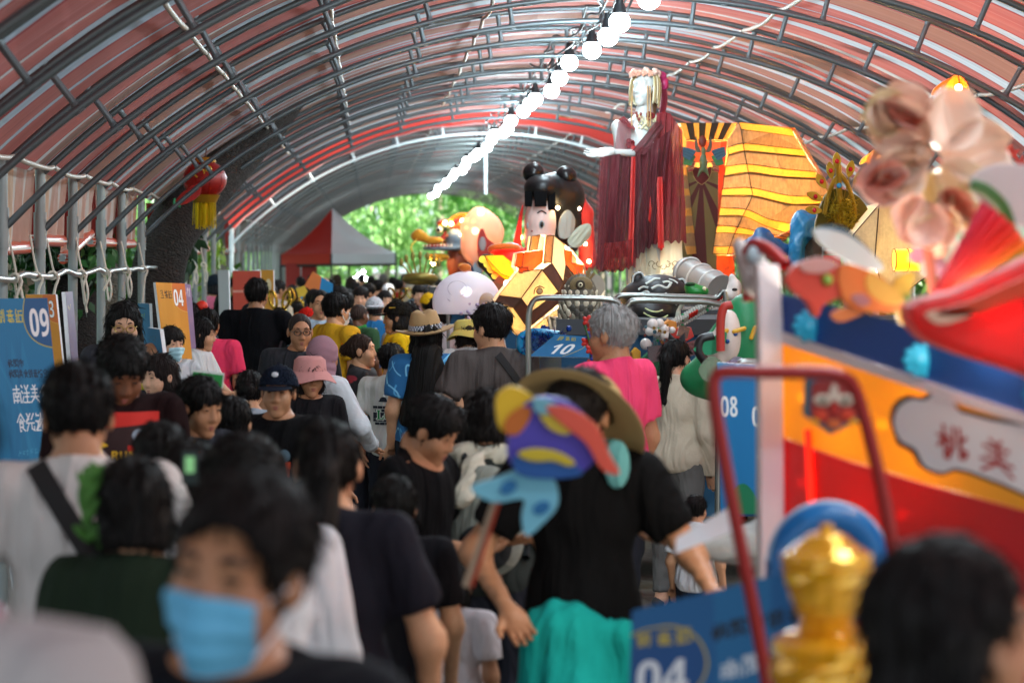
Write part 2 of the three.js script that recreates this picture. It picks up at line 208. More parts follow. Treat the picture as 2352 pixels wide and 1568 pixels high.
// ---------- bulbs on their string ----------
const BX = 1.545, BY = CY + 1.42;
{
  const pts = []; for (let d = 2.6; d <= 61.5; d += 0.65) pts.push(V(BX + 0.02 * Math.sin(d), BY + 0.14 - 0.03 * Math.abs(Math.sin(d * 2.4)), -d));
  tag(part('bulb_cable', tube(pts, 0.007, 360, 5), M('#1b1d1f')), 'thin cable carrying the row of white bulbs under the ridge', 'cable');
  const glow = M('#ffffff', { emissive: lin('#e9fbff'), emissiveIntensity: 14, roughness: 0.3 }), sock = M('#22262a', { roughness: 0.5 }), gb = new THREE.SphereGeometry(0.066, 18, 14).scale(1, 0.96, 1), gs = join([new THREE.CylinderGeometry(0.03, 0.045, 0.06, 12).translate(0, 0.085, 0), new THREE.CylinderGeometry(0.024, 0.024, 0.05, 10).translate(0, 0.13, 0)]);
  let k = 0;
  for (const d of [3.4, 4.9, 6.4, 7.9, 9.3, 10.7, 12.2, 13.6, 14.7, 15.7, 17.1, 18.4, 19.7, 20.9, 22.2, 23.4, 24.7, 26, 27.2, 28.3, 29.5, 30.8, 32.4, 34, 35.3, 36.6, 37.9, 39.3, 41, 42.6, 44.3, 46, 47.8, 49.6, 51.5, 53.6, 55.6, 57.6, 60]) {
    const o = thing('light_bulb', 'white glowing bulb hanging in the row under the tent ridge', 'light bulb', [BX + 0.03 * Math.sin(k * 2.1), BY + 0.025 * Math.sin(k * 1.3), -d], 'bulbs in the row under the ridge');
    const b = part('globe', gb, glow, o); b.castShadow = false; part('socket', gs, sock, o);
    const l = new THREE.PointLight(lin('#d6f2ff'), d < 33 ? 1.05 : 0.35); l.shadow.radius = 2.8; l.castShadow = true; l.name = 'bulb_lamp'; o.add(l); k++;
  }
}
// ---------- trees and greenery ----------
const leafTint = (a, b, o = {}) => new THREE.MeshPhysicalMaterial({ color: '#ffffff', roughness: 0.6, transmission: 0.45, side: THREE.DoubleSide, ...o });
const leafG = (() => { const g = new THREE.BufferGeometry(); g.setAttribute('position', new THREE.Float32BufferAttribute([0, 0, 0, -0.28, 0.4, 0.06, 0, 0.5, -0.02, 0.28, 0.4, 0.06, 0, 1, -0.08], 3)); g.setAttribute('uv', new THREE.Float32BufferAttribute([0.5, 0, 0, 0.4, 0.5, 0.5, 1, 0.4, 0.5, 1], 2)); g.setIndex([0, 2, 1, 0, 3, 2, 1, 2, 4, 2, 3, 4]); g.computeVertexNormals(); return g; })();
const leafM = leafTint();
function leaves(name, clumps, per_, size, c0, c1, parent) {
  const n = clumps.length * per_, im = new THREE.InstancedMesh(leafG, leafM, n), m = new THREE.Matrix4(), q = new THREE.Quaternion(), c = new THREE.Color(), A = new THREE.Color(c0), B = new THREE.Color(c1); let i = 0;
  for (const [p, r, sq = 0.8] of clumps) { const tone = rnd(); for (let k = 0; k < per_; k++) { const u = V(rnd(-1, 1), rnd(-1, 1), rnd(-1, 1)); if (u.length() > 1) u.normalize(); const s = size * rnd(0.6, 1.3); q.setFromEuler(new THREE.Euler(rnd(-1.4, 1.4) + Math.PI * 0.75, rnd(0, 6.28), rnd(-0.8, 0.8))); m.compose(V(p.x + u.x * r, p.y + u.y * r * sq, p.z + u.z * r), q, V(s, s, s)); im.setMatrixAt(i, m); im.setColorAt(i, c.copy(A).lerp(B, Math.min(1, Math.max(0, 0.6 * tone + rnd(-0.1, 0.5))))); i++; } }
  im.name = name; im.userData.kind = 'stuff'; im.castShadow = im.receiveShadow = true; parent.add(im); return im;
}
const barkM = M('#3a322c', { bumpMap: T.bark, bumpScale: 0.03, roughness: 0.95, map: noiseTex(128, (u, v) => 0.5 + 0.6 * Math.abs(per(u, v, 4, 3, 1)) + rnd(-0.15, 0.15), 9, 4) }), barkGrey = M('#8c867c', { bumpMap: T.bark, bumpScale: 0.03, roughness: 0.95 });
function trunkGeo(pts, r0, r1, rough = 0.06) {   // a tapered uneven trunk along a curve
  const g = tube(pts, 1, 40, 20), c = new THREE.CatmullRomCurve3(pts), P = g.attributes.position; const q = V(0, 0, 0);
  for (let i = 0; i < P.count; i++) { const u = Math.floor(i / 21) / 40, o = c.getPointAt(Math.min(1, u)); q.fromBufferAttribute(P, i).sub(o); const r = r0 + (r1 - r0) * u; q.multiplyScalar(r * (1 + rough * (noise(q.x * 3 + o.y * 0.6, q.z * 3 + o.x, o.y * 1.3) + 0.6 * noise(q.x * 9, o.y * 6, q.z * 9)))).add(o); P.setXYZ(i, q.x, q.y, q.z); }
  g.computeVertexNormals(); return g;
}
function tree(label, pts, r0, r1, bm, crown, per_, size, c0, c1, group) { const t = thing('tree', label, 'tree', [0, 0, 0], group); part('trunk', trunkGeo(pts, r0, r1), bm, t); if (crown) leaves('crown', crown, per_, size, c0, c1, t); return t; }
const cloud = (c, R0, n, r, fy = 0.6) => Array.from({ length: n }, () => { const u = V(rnd(-1, 1), rnd(-1, 1), rnd(-1, 1)); if (u.length() > 1) u.normalize(); return [V(c.x + u.x * R0, c.y + u.y * R0 * fy, c.z + u.z * R0), r * rnd(0.7, 1.3)]; });
srand(11);
const lean = tree('dark rough tree trunk leaning inwards through the left side of the near tent', [V(-1.9, 0, -19.8), V(-1.8, 1.3, -19.9), V(-1.7, 1.95, -20), V(-1.4, 2.42, -20.4), V(-1.05, 2.87, -20.9), V(-0.75, 3.3, -21.2), V(-0.1, 4.6, -21.6)], 0.24, 0.19, barkM, cloud(V(0.2, 5.8, -22), 3, 44, 0.9, 0.3), 130, 0.2, '#10301a', '#2f5a24');
tree('thick dark trunk with creepers close behind the left side rail', [V(-2.2, 0, -18), V(-2.22, 1.7, -18), V(-2.3, 2.6, -18.1), V(-2.8, 5, -18.4)], 0.22, 0.18, M('#2a2320', { bumpMap: T.bark, bumpScale: 0.022, roughness: 1 }), cloud(V(-3.1, 5.6, -18), 2.6, 26, 0.8), 120, 0.2, '#123a16', '#3d7a24');
tree('pale mottled trunk among leaves at the far left edge', [V(-2.95, 0, -19), V(-2.78, 1.6, -19), V(-2.68, 2.3, -19), V(-2.6, 5, -19)], 0.16, 0.13, M('#a89880', { bumpMap: T.bark, bumpScale: 0.02, roughness: 0.9 }));
tree('grey slim trunk behind the middle of the side rail', [V(-2.3, 0, -21), V(-2.3, 1.8, -21), V(-2.32, 2.6, -21), V(-2.6, 5, -21.3)], 0.17, 0.15, barkGrey);
tree('broad grey trunk beside the white front arch of the second tent', [V(-2.3, 0, -34), V(-2.25, 1.4, -34), V(-2.1, 2.4, -33.8), V(-1.9, 4.4, -33)], 0.42, 0.36, barkGrey, cloud(V(-2.2, 6.4, -33), 2.6, 20, 0.8), 110, 0.22, '#1c4a1e', '#5c9432');
tree('shade tree standing outside the tent left of the frame near the camera', [V(-4.6, 0, -6), V(-4.5, 2.5, -6), V(-4.2, 5, -6.2)], 0.26, 0.16, barkM, cloud(V(-3.2, 5.6, -7), 3.6, 60, 0.95, 0.32), 150, 0.2, '#123418', '#3a6a28');
tree('shade tree standing outside the tent left of the frame farther along', [V(-4.9, 0, -13), V(-4.6, 2.5, -13), V(-4.2, 5, -13)], 0.26, 0.16, barkM, cloud(V(-3.2, 5.6, -14.5), 3.8, 64, 0.95, 0.32), 150, 0.2, '#123418', '#3a6a28');
for (const [z, lab] of [[-33, 'unseen tree added right of the second tent for shade, first of the row'], [-41, 'unseen tree added right of the second tent for shade, middle of the row'], [-50, 'unseen tree added right of the second tent for shade, last of the row']]) tree(lab, [V(8.4, 0, z), V(8.3, 2.5, z), V(8, 6, z)], 0.3, 0.16, barkM, cloud(V(7.2, 6, z), 4, 60, 1, 0.62), 140, 0.24, '#1c4a1e', '#4a7a2c');  // unseen row, added to keep the low sun off the second tent
// low growth on the left, seen below the valances
for (const [i, [x, y, z, r, n, lab]] of [[-2.95, 1.8, -20.4, 0.55, 26, 'leafy bright green bush at the far left edge under the valance'], [-2.35, 2.0, -17.7, 0.36, 14, 'dark green creeper leaves around the thick left trunk'], [-2.45, 1.5, -22.3, 0.45, 16, 'light green bush between the left posts'], [-2.3, 1.5, -28.5, 0.6, 20, 'yellow green bush behind the board numbered 04'], [-3.7, 2.4, -25, 0.9, 26, 'tall green shrub far behind the left posts']].entries()) {
  const b = thing('bush', lab, 'bush'); part('stem', rod(V(x, 0, z), V(x, y, z), 0.03, 0.015), barkM, b); srand(40 + i);
  leaves('foliage', cloud(V(x, y, z), r, n, 0.28, 1.1), 80, i === 1 ? 0.12 : 0.15, i === 1 ? '#0d3a14' : '#1f6a22', i === 3 ? '#b6d84a' : i === 1 ? '#3f8a2c' : '#7cc23c', b);
}
{ const b = thing('climber', 'drooping broad dark leaves hanging beside the leaning trunk', 'climbing plant'), lm = M('#1c4420', { roughness: 0.5, transmission: 0.25 }); srand(77);
  part('stem', tube([at(432, 470, 21.5), at(438, 560, 21.5), at(432, 655, 21.5)], 0.008), M('#3a3420'), b);
  for (let i = 0; i < 22; i++) { const c = at(rnd(408, 458), i % 2 ? rnd(530, 580) : rnd(585, 655), 21.5 + rnd(-0.15, 0.15)), g = leafG.clone().scale(0.13, 0.16, 0.16).rotateX(Math.PI + rnd(-0.5, 0.4)).rotateZ(rnd(-1, 1)).rotateY(rnd(-0.8, 0.8)).translate(c.x, c.y + 0.08, c.z); part('leaf', g, lm, b); } }
// wood beyond the far end of the tunnel and beside it
srand(91);
for (const [i, [x, z, h, r, lab]] of [[-1.5, -84, 6, 3.2, 'pale green tree left of centre beyond the tunnel end'], [2.4, -90, 7, 3.6, 'pale green tree in the middle beyond the tunnel end'], [6.2, -86, 6.5, 3.4, 'pale green tree right of centre beyond the tunnel end'], [0.6, -104, 9, 4.5, 'taller sunlit tree in the second row beyond the tunnel end'], [-6, -96, 7, 4, 'sunlit tree at the left beyond the tunnel end'], [9.5, -100, 8, 4.5, 'sunlit tree at the right beyond the tunnel end']].entries())
  tree(lab, [V(x, 0, z), V(x + 0.2, h * 0.4, z), V(x, h * 0.75, z)], 0.22, 0.1, M('#8a8070', { roughness: 0.9 }), cloud(V(x, h * 0.62, z), r, 46, 0.9, 0.85), 90, 0.34, i % 2 ? '#74b05a' : '#68a652', i % 2 ? '#c0e694' : '#b0da86');
{ const cl = []; for (let i = 0; i < 220; i++) cl.push([V(rnd(-34, 40), rnd(0.5, 5.5), rnd(-125, -110)), 1.6]); tag(leaves('far_wood', cl, 60, 0.7, '#5c9a48', '#a8d47c', scene), 'far sunlit wood', null, null, 'stuff'); }
{ const cl = []; for (let i = 0; i < 150; i++) cl.push([V(rnd(-13, -7.5), rnd(0.4, 5), rnd(-60, -8)), 1.0]); tag(leaves('side_thicket', cl, 60, 0.42, '#2f6a24', '#8cba44', scene), 'green thicket along the left', null, null, 'stuff'); }
{ const cl = []; for (let i = 0; i < 220; i++) cl.push([V(rnd(7.5, 12), rnd(0.4, 5), rnd(-60, -10)), 1.2]); tag(leaves('right_thicket', cl, 60, 0.42, '#2f6a24', '#8cba44', scene), 'green thicket along the right', null, null, 'stuff'); }
// ---------- ropes on the rail ----------
srand(52);
const ropeM = M('#d8d0c0', { roughness: 0.9, bumpMap: T.weave, bumpScale: 0.002 });
for (let k = 0; k < 13; k++) for (const e of [0.03, 0.52]) {
  const d = 9.2 + k * SP * 0.92 + e * SP + rnd(-0.06, 0.06), x = TX - HW + 0.04, top = 1.98 + rnd(-0.02, 0.05), gs = [];
  if (d > 26 || (e > 0.1 && rnd() < 0.75)) continue;
  gs.push(tube([V(x - 0.02, top, -d), V(x + 0.005, 1.86, -d - rnd(-0.03, 0.03)), V(x + 0.02, 1.79, -d)], 0.0065, 8, 6));
  for (let i = 0; i < 3; i++) gs.push(new THREE.TorusGeometry(0.021, 0.0075, 6, 12).rotateY(rnd(-0.5, 0.5)).rotateZ(rnd(-0.4, 0.4)).translate(x + 0.012, 1.775, -d + (i - 1) * 0.016));
  const l = rnd(0.1, 0.3); gs.push(tube([V(x + 0.02, 1.79, -d), V(x + 0.05, 1.76, -d + 0.03), V(x + 0.03, 1.7, -d + 0.04), V(x + rnd(0, 0.05), 1.76 - l, -d + rnd(-0.02, 0.06))], 0.008, 12, 6));
  if (rnd() < 0.5) gs.push(tube([V(x + 0.03, 1.77, -d), V(x + 0.06, 1.66, -d + 0.05), V(x + 0.04, 1.58, -d + 0.02), V(x + 0.02, 1.68, -d - 0.02), V(x + 0.01, 1.77, -d)], 0.007, 16, 6));
  tag(part('rope', join(gs), ropeM), 'white rope knotted round the side rail on the left', 'rope', 'ropes knotted on the left side rail');
}
// ---------- people ----------
const SK = (c) => M(c, { roughness: 0.55, map: T.skin, bumpMap: T.skin, bumpScale: 0.0012 });
const SKIN = { a: SK('#c8946f'), b: SK('#b07c58'), c: SK('#7a4a30'), d: SK('#dcaa8a') };
const hairMat = (c) => M(c, { roughness: 0.62, specularIntensity: 0.45, bumpMap: T.strand, bumpScale: 0.012 });
const felt = (c) => M(c, { roughness: 0.9, specularIntensity: 0.25, bumpMap: T.weave, bumpScale: 0.0007 });
const cloth = (c, o = {}) => M(c, { roughness: 0.9, specularIntensity: 0.25, bumpMap: T.folds, bumpScale: 0.03, ...o });
const eyeM = M('#120c0a', { roughness: 0.15 }), lipM = M('#8c4a40', { roughness: 0.45 });
function headField(w, old) {           // head about the point between the ears, face towards +z; w = 1 for a woman
  const sk = field([[0, 0.032, -0.012, 0.075, 0.092, 0.093], [0, -0.045, 0.026, 0.057 - 0.004 * w, 0.072, 0.06], [-0.036, -0.028, 0.05, 0.03, 0.032, 0.028], [0.036, -0.028, 0.05, 0.03, 0.032, 0.028]], 0.03);
  const nose = [0, 0.014, 0.083, 0, -0.026, 0.094, 0.009, 0.0122], nl = [-0.012, -0.031, 0.085, 0.009, 0.008, 0.01], nr = [0.012, -0.031, 0.085, 0.009, 0.008, 0.01], brow = [-0.036, 0.036, 0.072, 0.036, 0.036, 0.072, 0.014, 0.014];
  const lip1 = [-0.019, -0.059, 0.078, 0.019, -0.059, 0.078, 0.007, 0.007], lip2 = [-0.015, -0.07, 0.077, 0.015, -0.07, 0.077, 0.0075, 0.0075], chin = [0, -0.1, 0.062, 0.024, 0.018, 0.02];
  const el = [-0.079, -0.002, -0.008, 0.01, 0.031, 0.019], er = [0.079, -0.002, -0.008, 0.01, 0.031, 0.019], neck = [0, -0.07, -0.022, 0, -0.2, -0.04, old ? 0.056 : 0.052 - 0.006 * w, 0.058 - 0.006 * w];
  return (x, y, z) => {
    let d = sk(x, y, z); d = smin(d, sdE(chin, x, y, z), 0.03); d = smin(d, sdC(brow, x, y, z), 0.022);
    d = smax(d, -(hyp(x - 0.031, y - 0.014, z - 0.1) - 0.017), 0.016); d = smax(d, -(hyp(x + 0.031, y - 0.014, z - 0.1) - 0.017), 0.016);
    d = smin(d, hyp(x - 0.031, y - 0.013, z - 0.069) - 0.0155, 0.008); d = smin(d, hyp(x + 0.031, y - 0.013, z - 0.069) - 0.0155, 0.008);
    d = smin(d, sdC(nose, x, y, z), 0.014); d = smin(d, sdE(nl, x, y, z), 0.008); d = smin(d, sdE(nr, x, y, z), 0.008);
    d = smin(d, sdC(lip1, x, y, z), 0.008); d = smin(d, sdC(lip2, x, y, z), 0.006);
    d = smin(d, sdE(el, x, y, z), 0.012); d = smin(d, sdE(er, x, y, z), 0.012);
    return smin(d, sdC(neck, x, y, z), 0.03);
  };
}
const headCache = {};
function headGeo(w, cell, old) { const k = [w, cell, old].join(); return (headCache[k] ??= net(headField(w, old), [-0.11, -0.2, -0.13], [0.11, 0.14, 0.13], cell)).clone(); }
const handGeoOf = {};
function handGeo(cell, curl = 0.55) {   // wrist at the origin, fingers hanging along -y, palm towards +z, thumb on +x
  const k = cell + '_' + curl; if (handGeoOf[k]) return handGeoOf[k].clone();
  const pr = [[0, -0.048, 0, 0.041, 0.052, 0.0165], [0, 0.012, 0, 0, -0.02, 0, 0.027, 0.029]], fingers = [];
  [[-0.03, 0.056], [-0.0105, 0.071], [0.0105, 0.077], [0.0305, 0.068]].forEach(([x, l], i) => { let p = [x * 0.95, -0.088 + Math.abs(i - 1.7) * 0.004, 0.002], a = 0.25 * curl; for (let j = 0; j < 3; j++) { const s = l * [0.45, 0.32, 0.25][j], q = [p[0] + x * 0.12 * (1 - j * 0.3) * 0.3, p[1] - Math.cos(a) * s, p[2] + Math.sin(a) * s]; fingers.push([...p, ...q, 0.0092 - j * 0.001, 0.0086 - j * 0.001]); p = q; a += 0.75 * curl; } });
  const thumb = [[0.03, -0.022, 0.006, 0.055, -0.058, 0.018, 0.0125, 0.0105], [0.055, -0.058, 0.018, 0.06, -0.088, 0.03, 0.0105, 0.009]];
  const palm = field(pr, 0.02), th = field(thumb, 0.006);
  return (handGeoOf[k] = net((x, y, z) => { let d = palm(x, y, z); d = smin(d, th(x, y, z), 0.012); let f = 1; for (const s of fingers) f = Math.min(f, sdC(s, x, y, z)); return smin(d, f, 0.008); }, [-0.06, -0.19, -0.03], [0.085, 0.035, 0.1], cell)).clone();
}
// hair as a field about the same point as the head
function hairField(style, w) {
  const nz = (x, y, z, a = 0.006) => { const t = Math.atan2(x, -z - 0.02), r = hyp(x, z + 0.02); return a * (noise(x * 30, y * 22, z * 30) + 0.9 * Math.min(1, r * 22) * noise(t * 7, y * 9, r * 9) + 0.5 * Math.min(1, r * 18) * noise(t * 15, y * 12, r * 14)); };
  const cap = [0, 0.037, -0.016, 0.087, 0.1, 0.106];
  const face = (x, y, z, top, wid = 0.07) => sdE([0, top - 0.11, 0.092, wid, 0.11, 0.085], x, y, z);
  const cut = (x, y, z, yb, slope) => -(y - (yb + slope * z)) * 0.85;
  const back = [0, -0.1, -0.052, 0.083, 0.16, 0.062], ears = (x, y, z) => Math.min(sdE([0.085, -0.012, 0.004, 0.02, 0.034, 0.026], x, y, z), sdE([-0.085, -0.012, 0.004, 0.02, 0.034, 0.026], x, y, z));
  const short = (top, yb, sl, puff = 0) => (x, y, z) => { let d = sdE(cap, x, y, z) - puff * (y > 0.02 ? Math.min(1, (y - 0.02) * 20) : 0) + nz(x, y, z); d = smax(d, -face(x, y, z, top), 0.01); d = smax(d, cut(x, y, z, yb, sl), 0.012); return smax(d, -ears(x, y, z), 0.006); };
  const F_ = {
    short: short(0.072, -0.03, 0.62, 0.004), crop: short(0.09, -0.005, 0.55, -0.004), thick: short(0.052, -0.04, 0.6, 0.013), grey: short(0.085, -0.03, 0.62, 0.007), fringe: short(0.035, -0.04, 0.6, 0.008), buzz: (x, y, z) => smax(sdE([0, 0.033, -0.013, 0.078, 0.094, 0.096], x, y, z) - 0.001, Math.max(-face(x, y, z, 0.088, 0.074), cut(x, y, z, -0.005, 0.62)), 0.004),
    bald: (x, y, z) => Math.max(sdE([0, 0.03, -0.013, 0.0785, 0.092, 0.0965], x, y, z), y - 0.04 + 0.2 * z, cut(x, y, z, -0.01, 0.62), z - 0.03, -ears(x, y, z)),
    bob: (x, y, z) => { let d = smin(sdE(cap, x, y, z), sdE([0, -0.045, -0.03, 0.094, 0.09, 0.085], x, y, z), 0.03) + nz(x, y, z); d = smax(d, -face(x, y, z, 0.05, 0.058), 0.008); return smax(d, -(y + 0.1 + 0.25 * z), 0.01); },
    long: (x, y, z) => { let d = smin(sdE(cap, x, y, z), sdE(back, x, y, z), 0.05); d = smin(d, sdC([0.072, 0.02, 0.0, 0.078, -0.2, 0.0, 0.026, 0.03], x, y, z), 0.03); d = smin(d, sdC([-0.072, 0.02, 0.0, -0.078, -0.2, 0.0, 0.026, 0.03], x, y, z), 0.03); d = smin(d, sdE([0, -0.2, -0.06, 0.1, 0.17, 0.045], x, y, z), 0.05) + nz(x, y, z, 0.009); return smax(d, -face(x, y, z, 0.068, 0.062), 0.01); },
    bun: (x, y, z) => { let d = smin(sdE([0, 0.034, -0.016, 0.082, 0.097, 0.102], x, y, z), hyp(x, y - 0.02, z + 0.125) - 0.042, 0.02) + nz(x, y, z, 0.005); d = smax(d, -face(x, y, z, 0.075), 0.01); d = smax(d, cut(x, y, z, -0.03, 0.62), 0.01); return smax(d, -ears(x, y, z), 0.006); },
    tail: (x, y, z) => { let d = smin(sdE([0, 0.034, -0.016, 0.083, 0.097, 0.103], x, y, z), sdC([0, 0.0, -0.12, 0, -0.26, -0.13, 0.036, 0.022], x, y, z), 0.025) + nz(x, y, z, 0.006); d = smax(d, -face(x, y, z, 0.07), 0.01); const c = smax(d, cut(x, y, z, -0.035, 0.62), 0.01); return smax(smin(c, sdC([0, 0.01, -0.11, 0.005, -0.26, -0.13, 0.036, 0.02], x, y, z) + nz(x, y, z), 0.02), -ears(x, y, z), 0.006); },
    side: (x, y, z) => { let d = sdE([0.004, 0.042, -0.016, 0.094, 0.1, 0.108], x, y, z) - 0.01 * Math.max(0, Math.sin((x + 0.03) * 30)) * (z > 0 ? 1 : 0.3) + nz(x, y, z, 0.008); d = smax(d, -sdE([0.012, -0.03, 0.092, 0.07, 0.108, 0.085], x, y, z), 0.012); d = smax(d, cut(x, y, z, -0.03, 0.5), 0.012); return smax(d, -ears(x, y, z), 0.006); },
  };
  return F_[style];
}
const azim = (x, y, z) => [Math.atan2(x, -z) / 6.283 + 0.5, y * 1.5 + 0.5];
const hairGeoOf = {};
function hairGeo(style, cell) { const k = style + cell, lo = style === 'long' ? -0.4 : style === 'tail' ? -0.31 : -0.17; return (hairGeoOf[k] ??= net(hairField(style), [-0.13, lo, -0.19], [0.13, 0.165, 0.13], cell, azim)).clone(); }
// loose locks standing a little off the hair
function wisps(g, style) {
  const P = g.attributes.position, Nn = g.attributes.normal, pos = [], long = /long|bob|tail/.test(style), m = Math.floor(P.count / 520) || 1; srand(P.count + Math.floor(Math.abs(seed) % 1000));
  for (let i = 0; i < P.count; i += 1 + Math.floor(rnd(0, 2 * m))) {
    const p = V(P.getX(i), P.getY(i), P.getZ(i)), n = V(Nn.getX(i), Nn.getY(i), Nn.getZ(i)); if (n.z > 0.75 && p.y < 0.05 && Math.abs(p.x) < 0.06) continue;
    const dn = V(rnd(-0.5, 0.5), -1, rnd(-0.5, 0.3)); if (p.y > 0.09) dn.set(p.x * 9 + rnd(-0.6, 0.6), -0.1, p.z * 7 + rnd(-0.6, 0.6)); dn.addScaledVector(n, -dn.dot(n)).normalize();
    const l = rnd(0.018, long ? 0.06 : 0.038), w = rnd(0.0012, 0.003), s = dn.clone().cross(n).normalize().multiplyScalar(w), lift = rnd(-0.05, 0.42), a = p.clone().addScaledVector(n, -0.002), b = p.clone().addScaledVector(dn, l * 0.5).addScaledVector(n, 0.003 + l * lift * 0.4), c = p.clone().addScaledVector(dn, l).addScaledVector(n, l * lift);
    const u = n.clone().multiplyScalar(w * 0.8); for (const q of [s, u]) for (const v of [a.clone().sub(q), a.clone().add(q), b.clone().add(q), a.clone().sub(q), b.clone().add(q), b.clone().sub(q), b.clone().sub(q), b.clone().add(q), c]) pos.push(v.x, v.y, v.z);
  }
  const h = new THREE.BufferGeometry(); h.setAttribute('position', new THREE.Float32BufferAttribute(pos, 3)); h.computeVertexNormals(); return join([g, h]);
}
// hats about the head point
const lathe = (pts, n = 28) => new THREE.LatheGeometry(pts.map((p) => new THREE.Vector2(p[0], p[1])), n);
const HAT = {
  cap: (c, o = {}) => { const g = [net((x, y, z) => Math.max(Math.abs(sdE([0, 0.035, -0.012, 0.096, 0.108, 0.115], x, y, z)) - 0.004, -(y - 0.035 - 0.12 * z)), [-0.12, 0, -0.15], [0.12, 0.16, 0.13], 0.008)], s = o.back ? -1 : 1; const bill = new THREE.SphereGeometry(0.098, 24, 10).scale(0.86, 0.09, 0.95); bill.translate(0, 0.052 - 0.008 * s, s * 0.098).rotateX(0.1 * s); return [['cap_crown', join([g[0], ball(V(0, 0.145, -0.012), 0.009)]), felt(c)], ['cap_bill', bill, felt(o.bill ?? c)]]; },
  bucket: (c) => [['hat_crown', lathe([[0.001, 0.142], [0.07, 0.138], [0.098, 0.115], [0.105, 0.05], [0.108, 0.04], [0.098, 0.05], [0.09, 0.11], [0.001, 0.13]]).translate(0, 0, -0.012), felt(c)], ['hat_brim', (() => { const g = lathe([[0.1, 0.052], [0.13, 0.03], [0.165, -0.012], [0.167, -0.018], [0.128, 0.02], [0.098, 0.044]], 36), P = g.attributes.position; for (let i = 0; i < P.count; i++) { const a = Math.atan2(P.getX(i), P.getZ(i)), r = hyp(P.getX(i), P.getZ(i)); P.setY(i, P.getY(i) + (r - 0.1) * 0.22 * Math.sin(a * 3 + 1)); } g.computeVertexNormals(); return g.translate(0, 0, -0.012); })(), felt(c)]],
  fedora: (c) => [['hat_crown', (() => { const g = lathe([[0.001, 0.158], [0.05, 0.168], [0.078, 0.155], [0.096, 0.1], [0.103, 0.048], [0.098, 0.048], [0.09, 0.1], [0.001, 0.145]], 36).translate(0, 0, -0.012), P = g.attributes.position; for (let i = 0; i < P.count; i++) if (P.getY(i) > 0.13) P.setY(i, P.getY(i) - 0.016 * Math.exp(-Math.pow(P.getX(i) / 0.022, 2))); g.computeVertexNormals(); return g; })(), M(c, { roughness: 0.8, bumpMap: T.weave, bumpScale: 0.003 })], ['hat_brim', (() => { const g = lathe([[0.1, 0.05], [0.14, 0.036], [0.185, 0.046], [0.186, 0.04], [0.14, 0.028], [0.099, 0.042]], 40), P = g.attributes.position; for (let i = 0; i < P.count; i++) { const x = P.getX(i), z = P.getZ(i), r = hyp(x, z); P.setY(i, P.getY(i) + Math.max(0, r - 0.11) * (0.22 * (x * x) / (r * r) - 0.34 * (z > 0 ? z / r : 0))); } g.computeVertexNormals(); return g.translate(0, 0, -0.012); })(), M(c, { roughness: 0.8, bumpMap: T.weave, bumpScale: 0.003 })], ['hat_band', lathe([[0.1045, 0.05], [0.1065, 0.06], [0.1025, 0.082], [0.099, 0.082]], 36).translate(0, 0, -0.012), M('#ffffff', { map: bandTex, roughness: 0.8 })]],
  straw: (c) => [['hat_crown', lathe([[0.001, 0.168], [0.06, 0.162], [0.09, 0.14], [0.105, 0.06], [0.1, 0.06], [0.085, 0.13], [0.001, 0.155]], 32).translate(0, 0, -0.012), M(c, { roughness: 0.85, bumpMap: T.weave, bumpScale: 0.004 })], ['hat_brim', (() => { const g = lathe([[0.102, 0.062], [0.15, 0.05], [0.2, 0.036], [0.232, 0.026], [0.234, 0.02], [0.2, 0.03], [0.15, 0.043], [0.1, 0.054]], 48), P = g.attributes.position; for (let i = 0; i < P.count; i++) { const a = Math.atan2(P.getX(i), P.getZ(i)), r = hyp(P.getX(i), P.getZ(i)); P.setY(i, P.getY(i) + (r - 0.1) * 0.1 * Math.sin(a * 2 + 0.6)); } g.computeVertexNormals(); return g.translate(0, 0, -0.012); })(), M(c, { roughness: 0.85, bumpMap: T.weave, bumpScale: 0.004 })]],
  hijab: (c) => [['headscarf', (() => { const f = (x, y, z) => { let d = smin(sdE([0, 0.03, -0.012, 0.094, 0.11, 0.112], x, y, z), sdE([0, -0.12, -0.03, 0.1, 0.11, 0.1], x, y, z), 0.06); d = smin(d, sdE([0, -0.2, -0.035, 0.13, 0.07, 0.11], x, y, z), 0.04) + 0.005 * Math.sin(y * 90 + 5 * noise(x * 9, y * 5, z * 9)) * (y < -0.02 ? 1 : 0.25); return smax(d, -sdE([0, -0.01, 0.1, 0.058, 0.085, 0.07], x, y, z), 0.01); }; return net(f, [-0.15, -0.29, -0.17], [0.15, 0.16, 0.13], 0.008); })(), M(c, { roughness: 0.95, bumpMap: T.weave, bumpScale: 0.002 })]],
};
const bandTex = canvasTex(256, 16, (x, w, h) => { x.fillStyle = '#d8dade'; x.fillRect(0, 0, w, h); x.strokeStyle = '#3a4660'; x.lineWidth = 2; x.beginPath(); for (let i = 0; i < w; i += 8) { x.moveTo(i, 13); x.lineTo(i + 4, 3); x.lineTo(i + 8, 13); } x.stroke(); x.fillStyle = '#55607a'; x.fillRect(0, 0, w, 2); x.fillRect(0, 14, w, 2); });
function glasses(c) { const gs = []; for (const s of [-1, 1]) { gs.push(new THREE.TorusGeometry(0.021, 0.003, 6, 20).scale(1.12, 0.86, 1).rotateY(s * 0.16).translate(s * 0.031, 0.01, 0.101)); gs.push(rod(V(s * 0.054, 0.014, 0.096), V(s * 0.08, 0.012, 0.0), 0.002)); } gs.push(rod(V(-0.01, 0.013, 0.104), V(0.01, 0.013, 0.104), 0.002)); return [['glasses', join(gs), M(c, { roughness: 0.3, metalness: c === '#b89a50' ? 0.8 : 0 })]]; }
